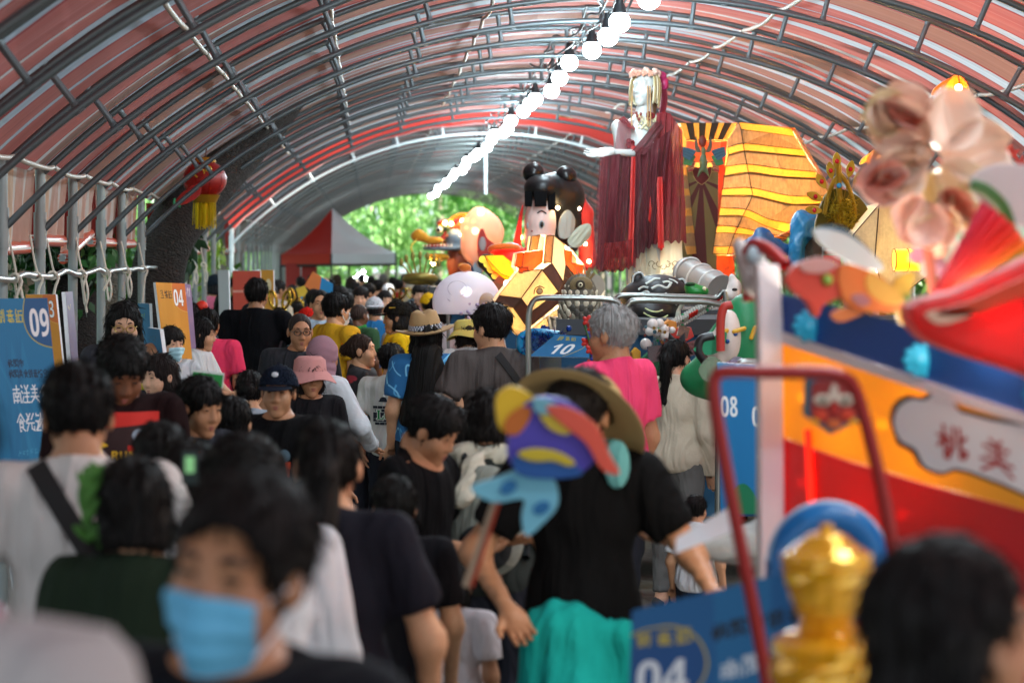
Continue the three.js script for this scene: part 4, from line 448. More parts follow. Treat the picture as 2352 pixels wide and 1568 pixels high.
person('child in white tee with green lettering seen from behind', { px: 898, top: 788, d: 14.4, yaw: 168, hyaw: -14, hair: 'thick', hairC: '#070504', shirt: '#cfd2cc', skin: 'a', print: { x: 0.0, y: 1.2, w: 0.26, h: 0.26, front: false, tex: leeTex } });
person('person in light straw fedora with patterned band and long black hair', { px: 978, top: 706, d: 13.7, yaw: 184, hp: -6, hair: 'long', hairC: '#070504', shirt: M('#ffffff', { map: blueFlor, roughness: 0.9 }), w: 1, hat: HAT.fedora('#b08f62'), hatTilt: [0, 0, -6], off: 0.05, more: (t, { onHead }) => part('long_hair', onHead(blob([[0, -0.1, -0.08, 0, -0.45, -0.12, 0.09, 0.11], [0.06, -0.2, -0.07, 0.1, -0.5, -0.1, 0.06, 0.07], [-0.06, -0.2, -0.07, -0.09, -0.5, -0.1, 0.06, 0.06]], 0.05, 0.012, (q, x, y, z) => q + 0.006 * noise(x * 60, y * 6, z * 60))), hairMat('#070504'), t) });
person('person in pale yellow bucket hat between the fedora and the grey tee', { px: 1072, top: 727, d: 17.0, yaw: 196, hp: 8, hair: 'bob', hairC: '#1a1412', shirt: '#b8b4b4', hat: HAT.bucket('#b0a45c'), off: 0.03, w: 1, strap: [0.12, 1.42, 0.1, 1.1, false, '#15161a', 0.04] });
person('person with thick black hair in grey brown tee with black cross strap', { px: 1132, top: 697, d: 12.6, yaw: 202, hyaw: 22, hair: 'thick', hairC: '#0f0b0a', shirt: '#4d4745', pants: '#22364c', skin: 'a', fat: 1.06, strap: [0.02, 1.43, -0.17, 1.18, false, '#121214', 0.045], arms: { R: { el: [0.33, 1.12, -0.02], wr: [0.3, 0.9, 0.06], fine: 1 }, L: bend(-1) } });
person('person with short grey hair in bright pink tee beside the number 10 sign', { px: 1408, top: 698, d: 10.5, yaw: 226, hyaw: 12, hair: 'grey', hairC: '#8d8c8a', shirt: '#e0446e', skin: 'b', fat: 1.04 });
person('person with black ponytail in cream blouse at the display trolleys', { px: 1552, top: 772, d: 12.9, yaw: 152, hyaw: -14, hair: 'tail', hairC: '#070504', shirt: '#c6bba6', sleeve: 'long', w: 1, skin: 'd', extra: [['ear_headband', join([-1, 1].map((q) => new THREE.ConeGeometry(0.028, 0.05, 12).scale(1, 1, 0.5).rotateZ(-q * 0.4).translate(q * 0.05, 0.145, 0))), M('#1b1b1e')]], pants: '#6a6a68' });
person('small child in white tee low behind the blue board', { px: 1600, top: 1180, d: 10.5, yaw: 150, hair: 'short', shirt: '#d2d8dc', skin: 'a', hands: 0.008 });
// middle distance, centre
person('person in black cap with yellow lettering and yellow shirt facing left', { px: 912, top: 684, d: 17.5, yaw: -82, hyaw: -6, hair: 'bob', hairC: '#131010', shirt: '#d8b018', skin: 'b', hat: HAT.cap('#16130f'), smile: 1, extra: [['cap_lettering', box(0.05, 0.008, 0.004).rotateY(1.2).translate(0.089, 0.09, 0.035), M('#b8962a')]] });
person('person in white cap worn backwards and blue vest with white letters', { px: 860, top: 676, d: 22, yaw: 176, hair: 'short', hairC: '#2a2220', shirt: '#2a6ea4', skin: 'b', hat: HAT.cap('#c9cdd2', { back: 1, bill: '#c0c4ca' }), print: { x: 0.02, y: 1.36, w: 0.2, h: 0.07, front: false, tex: canvasTex(128, 48, (x) => { x.clearRect(0, 0, 128, 48); x.fillStyle = '#eef2f4'; x.font = 'bold 44px sans-serif'; x.fillText('BAG', 14, 40); }) } });
person('brown bald person with green collar beside the white cap', { px: 824, top: 694, d: 21, yaw: 140, hair: 'buzz', hairC: '#3a2a24', shirt: '#3a5a3c', skin: 'c', more: (t) => part('collar', new THREE.TorusGeometry(0.075, 0.022, 8, 20).rotateX(1.4).translate(0, 1.45, -0.02), cloth('#2c8a3c'), t) });
person('person with thick black hair and white face mask turned right in the middle crowd', { px: 772, top: 672, d: 17.6, yaw: 130, hair: 'thick', shirt: '#c89a24', mask: '#d8dcde', skin: 'a' });
person('person in dusty pink cap before the brown haired smiling person', { px: 778, top: 736, d: 18.5, yaw: 200, hair: 'bun', hairC: '#1d1412', shirt: '#c8763a', w: 1, hat: HAT.cap('#a67888', { back: 1 }) });
person('person in bright red cap just behind the glasses wearer', { px: 706, top: 700, d: 20, yaw: 160, hair: 'short', shirt: '#2a2a2e', hat: HAT.cap('#d8261c'), skin: 'b' });
person('person with black hair and navy bun in front of the red cap', { px: 793, top: 722, d: 19.5, yaw: 170, hair: 'bun', shirt: '#26262a', w: 1 });
person('person in round black knit hat by the yellow bucket hat', { px: 1058, top: 688, d: 20, yaw: 176, hair: 'thick', hairC: '#0e0d0e', shirt: '#3a4a5a', skin: 'b' });
person('person in yellow cap and yellow shirt under the grey hoop', { px: 984, top: 668, d: 24, yaw: 190, hair: 'short', shirt: '#d8b41c', hat: HAT.cap('#d8a818', { bill: '#c8301c' }) });
person('person in teal and black cap near the white dome lantern', { px: 1120, top: 678, d: 21, yaw: 80, hair: 'short', shirt: '#2a2e36', hat: HAT.cap('#15232c', { bill: '#1d7a80' }) });
person('person with straight black hair to the left of the tall black tee', { px: 512, top: 672, d: 22.5, yaw: 178, hair: 'long', hairC: '#070504', shirt: '#24242a', w: 1 });
person('person in black cap close behind the straight black hair', { px: 546, top: 668, d: 23.5, yaw: 186, hair: 'short', shirt: '#1c3f86', hat: HAT.cap('#121214', { back: 1 }), w: 0 });
person('person with dark blue hood at the left shoulder of the tall black tee', { px: 574, top: 694, d: 20.5, yaw: 182, hair: 'bob', hairC: '#10131a', shirt: '#1a2740', w: 1 });
person('person in pink top and dark cap by the white board at the left', { px: 494, top: 626, d: 26.5, yaw: 130, hair: 'bob', hairC: '#12141a', shirt: '#e0708c', hat: HAT.cap('#1c2630'), w: 1 });
person('person in black cap with white badge facing us at the left', { px: 542, top: 631, d: 27, yaw: 6, hair: 'crop', shirt: '#c8a42a', hat: HAT.cap('#17181b'), skin: 'b' });
// gold ear headbands and the far crowd
const GOLD = '#c8a23c';
person('person wearing a large gold foil ear headband near the tall black tee', { px: 642, top: 704, d: 22, yaw: 170, hair: 'bob', shirt: '#3a3034', w: 1, extra: earHoops(GOLD, 1.1) });
person('person wearing gold foil rabbit ears in front of the red canopy', { px: 682, top: 688, d: 27, yaw: 178, hair: 'bob', shirt: '#26262c', w: 1, extra: earHoops(GOLD) });
person('person wearing gold foil rabbit ears right of the grey bald head', { px: 802, top: 680, d: 34, yaw: 184, hair: 'short', shirt: '#2a2c34', extra: earHoops('#c2a84c') });
person('person wearing pale gold ears below the white dome lantern', { px: 950, top: 682, d: 32, yaw: 186, hair: 'short', shirt: '#33425a', extra: earHoops('#d0b866') });
person('person wearing dark gold ears right behind the black yellow cap', { px: 912, top: 682, d: 27, yaw: 176, hair: 'bun', shirt: '#3c2e2a', w: 1, extra: earHoops('#8a6a28', 0.8) });
[['grey haired bald person below the white side of the canopy', 744, 634, 29.6, 'bald', '#807a76', '#2c3038', 'b', 180], ['white haired person in green collar beneath the canopy corner', 958 - 10, 633, 32.8, 'grey', '#cfc8bc', '#d8c8a8', 'd', 120], ['person in cap seen from the side below the red canopy legs', 640, 641, 27.6, 'short', '#0e0c0c', '#b8b4b4', 'b', 110], ['person with wavy dark hair near the bright lamps', 806, 634, 35.5, 'long', '#2a1e18', '#3a3430', 'a', 200], ['person with plain dark hair beside the gold rabbit ears', 868, 640, 33.4, 'short', '#070504', '#2e3a4c', 'a', 150], ['person with thick black hair in orange before the canopy', 846, 650, 28.7, 'thick', '#070504', '#b86a2c', 'b', 110], ['person in small white cap among the far crowd', 892, 650, 31.6, 'short', '#d8dade', '#c8ccd0', 'a', 165], ['person in grey hat at the right of the far crowd', 972, 644, 30.4, 'bob', '#3a4450', '#50606c', 'a', 190], ['person with pinkish face looking back at us in the far crowd', 1000, 652, 29.3, 'crop', '#241c18', '#c88a80', 'd', 10], ['person with short black hair and white top by the canopy pole', 796, 668, 22.9, 'short', '#070504', '#b8bcc0', 'a', 172], ['person with bob hair left of the white cap', 818, 664, 24.1, 'bob', '#0f0c0b', '#2c2c30', 'a', 160], ['person with cropped hair in red among the far crowd', 916, 640, 37.7, 'short', '#141010', '#a82a24', 'a', 180], ['person in blue vest far behind the gold headband', 700, 644, 33.1, 'short', '#0e0c0c', '#2f84b4', 'b', 190], ['person in yellow vest far behind the gold headband', 672, 652, 30.7, 'bob', '#0e0c0c', '#d0a43a', 'a', 175], ['person in pale pink beyond the grey hoop', 1030, 648, 27.6, 'bob', '#201814', '#c8a0a0', 'd', 200], ['dark haired person at the foot of the far crowd by the left posts', 606, 646, 31.2, 'short', '#0e0c0c', '#60666c', 'b', 185], ['person with brown hair deep in the crowd under the canopy', 774, 628, 42.0, 'bob', '#3a2a20', '#3c4a5c', 'a', 190], ['person in dark cap deep in the crowd under the canopy', 830, 628, 44, 'short', '#15181e', '#2c2e36', 'a', 170], ['person with grey hair deep in the crowd by the green gap', 880, 629, 42.8, 'grey', '#6a6864', '#7a3230', 'a', 176], ['person with black hair deep in the crowd by the dragon', 930, 628, 44, 'short', '#100e0e', '#3a5a84', 'a', 184], ['person at the very back left below the red flap', 716, 630, 43.5, 'short', '#100e0e', '#4a4a50', 'a', 180], ['person in mustard shirt at the very back near the canopy leg', 690, 634, 40, 'short', '#141010', '#b8922a', 'a', 180], ['person in white tee at the very back under the white canopy side', 852, 632, 42, 'short', '#1a1412', '#d0d2d2', 'a', 175], ['person in teal shirt at the very back by the green gap', 902, 634, 41, 'bob', '#120e0e', '#1f6a70', 'a', 182], ['person in maroon shirt in the deep crowd left of the dome', 1012, 640, 33, 'bob', '#1a1412', '#6a2430', 'a', 170], ['person in sky blue shirt deep in the crowd left of centre', 758, 640, 35, 'short', '#120f0e', '#6a9cc4', 'a', 188], ['person in lime shirt deep in the crowd right of the canopy pole', 816, 646, 33, 'short', '#120f0e', '#7a9a3a', 'a', 178], ['person in dark coat at the very back beneath the dragon', 985, 632, 39.9, 'short', '#131010', '#1e1e22', 'a', 178]].forEach(([l, px, top, d, hair, hairC, shirt, skin, yaw]) => person(l, { px, top, d, hair, hairC, shirt, skin, yaw, w: hair === 'bob' || hair === 'long' ? 1 : 0, cell: 0.032, hands: 0.012 }));
// ---------- lanterns of stretched paper: panels with their own thickness, dark wire along their edges, bulbs inside ----------
function lantern(name, label, panels, d, anchor, { LP = 0.45, wire = '#4a3216', wr = 0.0035, bulbs = [], depth = 0.3, outline, lines = [], bare = false, backC = '#8a6a3a', trans = 0.62, cat = 'lantern' } = {}) {
  const [ax, ay] = anchor, o = at(ax, ay, d), t = thing(name, label, cat, o), wires = [];
  const L = ([x, y, z = 0]) => V((x - ax) / F * d, -(y - ay) / F * d, z);
  for (const [pn, c, pts, opt = {}] of panels) {
    const P = pts.map(L), flat = P.map((p) => new THREE.Vector2(p.x, p.y)); if (THREE.ShapeUtils.isClockWise(flat)) { P.reverse(); flat.reverse(); }
    const tri = THREE.ShapeUtils.triangulateShape(flat, []), n = P.length, th = opt.th ?? 0.008, pos = [], idx = [], uv = [];
    for (const p of P) { pos.push(p.x, p.y, p.z); uv.push(p.x, p.y); } for (const p of P) { pos.push(p.x, p.y, p.z - th); uv.push(p.x, p.y); }
    for (const [a, b, q] of tri) idx.push(a, b, q, a + n, q + n, b + n);
    for (let i = 0; i < n; i++) { const j = (i + 1) % n; idx.push(i, i + n, j, j, i + n, j + n); }
    let g = new THREE.BufferGeometry(); g.setAttribute('position', new THREE.Float32BufferAttribute(pos, 3)); g.setAttribute('uv', new THREE.Float32BufferAttribute(uv, 2)); g.setIndex(idx); g = g.toNonIndexed(); g.computeVertexNormals();
    part(pn, g, typeof c === 'string' ? shell(c, opt.trans ?? trans, { map: opt.map ?? paperTex }) : c, t);
    for (let i = 0; i < n; i++) if (!opt.noWire && !bare) wires.push(rod(P[i].clone().setZ(P[i].z + 0.001), P[(i + 1) % n].clone().setZ(P[(i + 1) % n].z + 0.001), wr, wr, 5));
  }
  if (outline) { const P = outline.map(L), pos = [], idx = []; P.forEach((p) => pos.push(p.x, p.y, p.z - 0.012, p.x, p.y, -depth)); const n = P.length; for (let i = 0; i < n; i++) { const j = (i + 1) % n; idx.push(i * 2, i * 2 + 1, j * 2, j * 2, i * 2 + 1, j * 2 + 1); } THREE.ShapeUtils.triangulateShape(P.map((p) => new THREE.Vector2(p.x, p.y)), []).forEach((q) => idx.push(q[0] * 2 + 1, q[1] * 2 + 1, q[2] * 2 + 1)); let g = new THREE.BufferGeometry(); g.setAttribute('position', new THREE.Float32BufferAttribute(pos, 3)); g.setIndex(idx); g = g.toNonIndexed(); g.computeVertexNormals(); part('side_shell', g, shell(backC, 0.4), t); }
  for (const l of lines) wires.push(tube(l.map((p) => L(p).add(V(0, 0, 0.002))), wr, 16, 5));
  if (wires.length) part('wire_frame', join(wires), M(wire, { roughness: 0.6 }), t);
  for (const [x, y, z, pw, r = 0.02] of bulbs) lamp(t, L([x, y, z]), r, '#fff0d6', 9, pw * LP);
  return t;
}
srand(17);
const paperTex = noiseTex(256, (u, v) => 0.86 + 0.1 * per(u, v, 3, 3, 8) + 0.06 * per(u, v, 9, 9, 2) + rnd(-0.06, 0.06), 3, 3);
const agedTex = noiseTex(256, (u, v) => 0.78 + 0.2 * per(u, v, 4, 2, 3) + 0.14 * per(u, v, 11, 11, 5) + rnd(-0.12, 0.12), 2.4, 2.4);
// pharaoh head-cloth lantern
{
  const C = (x, y, z = 0) => [(1640 + x / 3.564) * 0.9378, (280 + y / 3.564) * 0.9378, z], gold = '#fccf6a', aged = '#c8ac80', pan = [];
  const inn = [[505, 290], [510, 355], [490, 455], [475, 540], [462, 650], [445, 710], [435, 815], [425, 885], [410, 970], [400, 1035], [382, 1150], [375, 1215]];
  const fol = [[620, 260], [630, 325], [652, 440], [665, 510], [690, 645], [700, 712], [645, 832], [615, 890], [572, 985], [545, 1040], [505, 1150], [482, 1222]];
  const out = [[1205, 300], [1228, 360], [1320, 495], [1362, 552], [1442, 702], [1440, 772], [1120, 955], [1090, 1045], [1064, 1075], [1060, 1090], [1050, 1100], [575, 1230]];
  const mid = [[900, 283], [920, 345], [960, 475], [980, 545], [1050, 712], [1060, 785], [860, 915], [830, 975]];
  const zf = 0.14, zo = -0.16, zi = 0.02;
  for (let i = 0; i < 11; i++) { const g = i % 2 === 0, c = g ? gold : aged, m = { map: g ? paperTex : agedTex }; pan.push([g ? 'gold_band' : 'aged_band', c, [C(...inn[i], zi), C(...fol[i], zf), C(...fol[i + 1], zf), C(...inn[i + 1], zi)], m]); if (i < 7) { const a = [C(...fol[i], zf), C(...mid[i], 0.06), C(...out[i], zo)], b = [C(...out[i + 1], zo), C(...mid[i + 1], 0.06), C(...fol[i + 1], zf)]; pan.push([g ? 'gold_band' : 'aged_band', c, [a[0], a[1], b[1], b[2]], m], [g ? 'gold_band' : 'aged_band', c, [a[1], a[2], b[0], b[1]], m]); } else if (i < 11) pan.push([g ? 'gold_band' : 'aged_band', c, [C(...fol[i], zf), C(...out[i], zo), C(...out[i + 1], zo), C(...fol[i + 1], zf)], m]); }
  pan.push(['aged_band', aged, [C(600, 140, zf), C(860, 165, 0.06), C(1130, 186, zo), C(1205, 300, zo), C(900, 283, 0.06), C(620, 260, zf)], { map: agedTex }], ['gold_band', gold, [C(580, 75, zf), C(1100, 116, zo), C(1130, 186, zo), C(860, 165, 0.06), C(600, 140, zf)]], ['aged_band', aged, [C(580, 80, zf), C(600, 140, zf), C(620, 260, zf), C(505, 290, zi), C(500, 240, zi)], { map: agedTex }]);
  for (let i = 0; i < 9; i++) { const a = i / 9, b = (i + 1) / 9; pan.push([i % 2 ? 'aged_ray' : 'gold_ray', i % 2 ? '#5c4a34' : gold, [C(80 + 500 * a, 80, 0.1), C(80 + 500 * b, 80, 0.1), C(140 + 358 * b, 222, 0.03), C(140 + 358 * a, 222, 0.03)]]); }
  for (let i = 0; i < 11; i++) { const X = (q) => 140 - (q[0] - 500) * 0.75; pan.push([i % 2 ? 'aged_band' : 'gold_band', i % 2 ? aged : gold, [C(X(inn[i]), inn[i][1], zi), C(X(fol[i]) - 20, fol[i][1], zf), C(X(fol[i + 1]) - 20, fol[i + 1][1], zf), C(X(inn[i + 1]), inn[i + 1][1], zi)]]); }
  for (const i of [1, 3, 5, 7]) { const k = (a, b, u) => [a[0] + (b[0] - a[0]) * u, a[1] + (b[1] - a[1]) * u], e = 0.11, st = '#9c7e4c', z = 0.004; pan.push(['sprayed_edge', st, [C(...inn[i], zi + z), C(...fol[i], zf + z), C(...k(fol[i], fol[i + 1], e), zf + z), C(...k(inn[i], inn[i + 1], e), zi + z)]]); if (i < 7) { pan.push(['sprayed_edge', st, [C(...fol[i], zf + z), C(...mid[i], 0.06 + z), C(...k(mid[i], mid[i + 1], e), 0.06 + z), C(...k(fol[i], fol[i + 1], e), zf + z)]], ['sprayed_edge', st, [C(...mid[i], 0.06 + z), C(...out[i], zo + z), C(...k(out[i], out[i + 1], e), zo + z), C(...k(mid[i], mid[i + 1], e), 0.06 + z)]]); } }
  pan.push(['lintel', '#d88858', [C(150, 236, 0), C(445, 240, 0), C(440, 420, 0), C(140, 420, 0)]], ['jamb', '#d8641a', [C(445, 240, 0.03), C(500, 236, 0.03), C(480, 480, 0.03), C(420, 985, 0.03), C(425, 470, 0.03)]], ['base_panel', '#d8741a', [C(410, 1230, 0), C(575, 1235, 0), C(565, 1560, 0), C(230, 1560, 0), C(230, 1385, 0), C(405, 1385, 0)]]);
  const door = canvasTex(256, 768, (x, w, h) => { x.fillStyle = '#6a5a30'; x.fillRect(0, 0, w, h); const cx = 128, cy = 90; x.fillStyle = '#4a1210'; for (const a of [-1.15, -0.42, 0, 0.42, 1.15]) { x.beginPath(); x.moveTo(cx - 8, cy); x.lineTo(cx + Math.sin(a - 0.085) * 1500, cy + Math.cos(a - 0.085) * 1500); x.lineTo(cx + Math.sin(a + 0.085) * 1500, cy + Math.cos(a + 0.085) * 1500); x.lineTo(cx + 8, cy); x.fill(); } x.fillStyle = '#6a5a30'; x.fillRect(0, 0, w, 34); x.strokeStyle = '#a89a5c'; x.lineWidth = 3; x.strokeRect(0, 0, w, 34); x.fillStyle = '#5c1210'; x.beginPath(); x.moveTo(60, 0); x.lineTo(200, 0); x.quadraticCurveTo(206, 90, 130, 128); x.quadraticCurveTo(54, 90, 60, 0); x.fill(); x.stroke(); });
  const dx = [C(130, 460), C(435, 460), C(410, 1386), C(104, 1386)];
  const t = lantern('pharaoh_lantern', 'large glowing golden pharaoh head-cloth lantern with winged emblem behind the mannequin', pan, 18.2, C(300, 800), { LP: 0.65, bare: true, lines: [fol.map((p) => C(...p, zf)), ...[0, 1, 2, 3, 4, 5, 6, 7, 8, 9, 10, 11].map((i) => i < 8 ? [C(...inn[i], zi), C(...fol[i], zf), C(...mid[i], 0.06), C(...out[i], zo)] : [C(...inn[i], zi), C(...fol[i], zf), C(...out[i], zo)]), [C(580, 75, zf), C(600, 140, zf), C(620, 260, zf)], [C(600, 140, zf), C(860, 165, 0.06), C(1130, 186, zo)], [C(580, 75, zf), C(1100, 116, zo), C(1130, 186, zo), C(1205, 300, zo), ...out.slice(1, 6).map((p) => C(...p, zo))], inn.map((p) => C(...p, zi)), [C(140, 222, 0.03), C(498, 222, 0.03), C(580, 80, 0.1)], ...[1, 2, 3, 4, 5, 6, 7, 8].map((i) => [C(80 + 500 * i / 9, 80, 0.1), C(140 + 358 * i / 9, 222, 0.03)])], wire: '#3a2408', wr: 0.003, depth: 0.5, outline: [C(80, 78), C(580, 74), C(1100, 114), C(1362, 552), C(1442, 702), C(1440, 772), C(1090, 1000), C(575, 1235), C(565, 1560), C(104, 1560)], backC: '#c8842a', bulbs: [[...C(1005, 335, -0.1), 0.16, 0.026], [...C(1020, 680, -0.05), 0.2, 0.026], [...C(650, 690, 0.06), 0.12, 0.026], [...C(375, 150, -0.02), 0.12, 0.024], [...C(1000, 990, -0.12), 0.12, 0.026], [...C(530, 1000, 0.0), 0.12, 0.024], [...C(560, 420, 0.0), 0.1, 0.022], [...C(860, 470, -0.3), 1.4], [...C(960, 700, -0.34), 1.3], [...C(760, 300, -0.3), 1.0], [...C(1040, 220, -0.36), 0.6], [...C(560, 800, -0.2), 0.5], [...C(470, 1300, -0.2), 0.4], [...C(290, 320, -0.2), 0.35], [...C(860, 880, -0.32), 0.8], [...C(480, 1080, -0.2), 0.4]] });
  const D = loc(dx, 18.2, ...C(300, 800)), dg = new THREE.ShapeGeometry(new THREE.Shape(D.map((p) => new THREE.Vector2(...p)))), P = dg.attributes.position, U = dg.attributes.uv; for (let i = 0; i < P.count; i++) U.setXY(i, [0, 1, 1, 0][i], [1, 1, 0, 0][i]);
  const dp = part('door_panel', new THREE.ExtrudeGeometry(new THREE.Shape(D.map((p) => new THREE.Vector2(...p))), { depth: 0.012, bevelEnabled: false }), M('#6a5a30'), t); dp.position.z = -0.004; dg.translate(0, 0, 0.011); part('door_print', dg, M('#ffffff', { map: door, roughness: 0.7 }), t);
  const cx = C(290, 380), Q = (x, y) => [(x - 290) / 3.564 * 0.9378 / F * 18.2 + loc([cx], 18.2, ...C(300, 800))[0][0], -(y - 380) / 3.564 * 0.9378 / F * 18.2 + loc([cx], 18.2, ...C(300, 800))[0][1]];
  for (const s of [-1, 1]) for (let r = 0; r < 3; r++) for (let k = 0; k < 7; k++) { const cols = [['#2c5a6c', '#24485c'], ['#2c7a3a', '#3a6a44'], ['#8c2f24', '#a8763a']][r], a = [0.35, -0.05, -0.5][r] + k * 0.02, l = [150, 120, 90][r] - k * 5, [x, y] = Q(290 + s * (70 + [85, 70, 40][r] * (k / 7) * 0.6), 330 + r * 42 + k * 11); const f = slab(smooth([[0, -0.006], [l * 0.0004, -0.009], [l * 0.00072, 0], [l * 0.0004, 0.009], [0, 0.006]]), 0.008); if (s < 0) f.rotateY(Math.PI).translate(0, 0, 0.008); f.rotateZ(s * a).translate(x, y, 0.06 - r * 0.012 + k * 0.002); part('feather', f, M(cols[k % 2], { roughness: 0.5 }), t); }
  const [ex, ey] = Q(288, 400); part('emblem_body', blob([[ex, ey - 0.02, 0.06, 0.032, 0.065, 0.03], [ex, ey + 0.07, 0.06, 0.02, 0.03, 0.022], [ex - 0.02, ey - 0.08, 0.06, ex - 0.045, ey - 0.13, 0.06, 0.014, 0.006], [ex + 0.02, ey - 0.08, 0.06, ex + 0.045, ey - 0.13, 0.06, 0.014, 0.006]], 0.02, 0.009), M('#5a6a4a', { roughness: 0.5 }), t);
  for (const s of [-1, 1]) part('emblem_horn', slab(smooth([[0, 0], [s * 0.02, 0.05], [s * 0.035, 0.12], [s * 0.045, 0.05], [s * 0.03, 0]]), 0.012).translate(ex + s * 0.02, ey + 0.06, 0.05), M('#4a5040'), t);
  part('emblem_sun', ball(V(ex - 0.005, ey + 0.14, 0.05), 0.036, 0.8, 1.25, 0.35), M('#6c2414', { roughness: 0.5 }), t);
}
// boxy animal lantern
{
  const C = (x, y, z = 0) => [(1180 + x / 4.9) * 0.9378, (560 + y / 4.9) * 0.9378, z], cr = '#d8c39a', ta = '#b89468', br = '#5c3a1a', or = '#d8741a';
  const pan = [['face_panel', cr, [C(460, 830, .12), C(710, 490, .12), C(920, 752, .02), C(585, 992, .1)]], ['cheek_panel', cr, [C(212, 803, -.05), C(440, 520, -.05), C(710, 482, .11), C(460, 828, .11)]], ['brown_band', br, [C(165, 880, -.03), C(214, 805, -.04), C(460, 832, .12), C(370, 942, .1)]], ['brown_band', br, [C(370, 942, .1), C(460, 832, .13), C(585, 992, .11), C(520, 1140, .08)]], ['brown_band', br, [C(585, 992, .1), C(920, 754, .02), C(985, 770, -.02), C(945, 880, -.02), C(590, 1155, .08)]], ['brown_band', br, [C(715, 490, .12), C(832, 412, .06), C(985, 640, -.02), C(922, 752, .02)]], ['ear_panel', '#e0d2b4', [C(862, 82, .02), C(1000, 182, -.05), C(1003, 300, -.05), C(1020, 430, -.06), C(987, 636, -.03), C(832, 408, .06)]], ['ear_side', ta, [C(775, 84, 0), C(862, 82, .02), C(828, 405, .06), C(742, 412, .02)]], ['ear_side', ta, [C(612, 92, -.12), C(714, 70, -.1), C(682, 246, -.1), C(585, 264, -.12)]], ['ear_panel', '#e0d2b4', [C(714, 74, -.11), C(772, 110, -.16), C(752, 252, -.16), C(684, 246, -.11)]], ['horn_block', or, [C(428, 292, -.1), C(514, 290, -.06), C(490, 462, -.06), C(400, 458, -.1)]], ['horn_block', or, [C(514, 290, -.06), C(746, 260, -.08), C(734, 402, -.06), C(562, 536, -.03), C(490, 462, -.05)]], ['horn_block', or, [C(445, 465, -.02), C(560, 460, .0), C(555, 538, .0), C(450, 530, -.02)]], ['horn_block', or, [C(1006, 256, -.12), C(1100, 270, -.12), C(1095, 412, -.12), C(1246, 440, -.14), C(1236, 590, -.14), C(1262, 640, -.14), C(1130, 664, -.12), C(1120, 560, -.1), C(1020, 430, -.08)]], ['brown_band', br, [C(1022, 432, -.06), C(1130, 560, -.1), C(1112, 694, -.1), C(985, 642, -.03)]], ['brown_band', br, [C(920, 752, .0), C(985, 642, -.03), C(1112, 694, -.1), C(1040, 800, -.1), C(985, 772, -.03)]], ['lower_panel', cr, [C(230, 935, -.06), C(370, 944, .06), C(525, 1160, .06), C(545, 1240, .04), C(430, 1282, .0), C(330, 1180, -.06)]], ['lower_panel', cr, [C(600, 1192, .04), C(775, 1062, .02), C(830, 1225, .02), C(620, 1260, .02)]], ['lower_panel', cr, [C(775, 1062, .02), C(942, 948, -.03), C(895, 1215, -.02), C(830, 1225, .02)]], ['pink_side', '#c89a84', [C(1098, 230, -.2), C(1140, 260, -.2), C(1168, 310, -.22), C(1166, 420, -.22), C(1095, 410, -.18)]]];
  const t = lantern('boxy_animal_lantern', 'cream and brown boxy animal lantern with a drawn eye behind the steel hoop', pan, 14.6, C(690, 740), { LP: 0.65, wire: '#5a3c14', wr: 0.0028, depth: 0.42, backC: '#c8a878', outline: [C(165, 880), C(212, 803), C(440, 520), C(400, 455), C(428, 292), C(590, 262), C(612, 92), C(714, 70), C(862, 82), C(1000, 182), C(1100, 270), C(1246, 440), C(1262, 640), C(1112, 694), C(945, 880), C(895, 1240), C(430, 1284), C(230, 935)], bulbs: [[...C(600, 400, -.2), 0.45, 0.02], [...C(1170, 545, -.26), 0.4, 0.02], [...C(560, 690, -.2), 0.9], [...C(780, 620, -.22), 0.9], [...C(330, 660, -.25), 0.6], [...C(900, 330, -.25), 0.6], [...C(680, 170, -.28), 0.35], [...C(420, 1120, -.2), 0.4], [...C(800, 1140, -.2), 0.4], [...C(880, 780, -.25), 0.4]] });
  const e = loc([C(678, 745)], 14.6, ...C(690, 740))[0];
  part('eye', new THREE.TorusGeometry(0.018, 0.0026, 6, 24).translate(e[0], e[1], 0.118), M('#6a4420'), t); part('pupil', ball(V(e[0], e[1], 0.112), 0.015, 1, 1, 0.35), M('#c8a070'), t);
  part('eyelid', tube([V(e[0] - 0.034, e[1] - 0.018, 0.125), V(e[0] - 0.026, e[1] + 0.014, 0.125), V(e[0], e[1] + 0.029, 0.122), V(e[0] + 0.03, e[1] + 0.018, 0.115)], 0.0032, 20), M('#6a4420'), t);
}
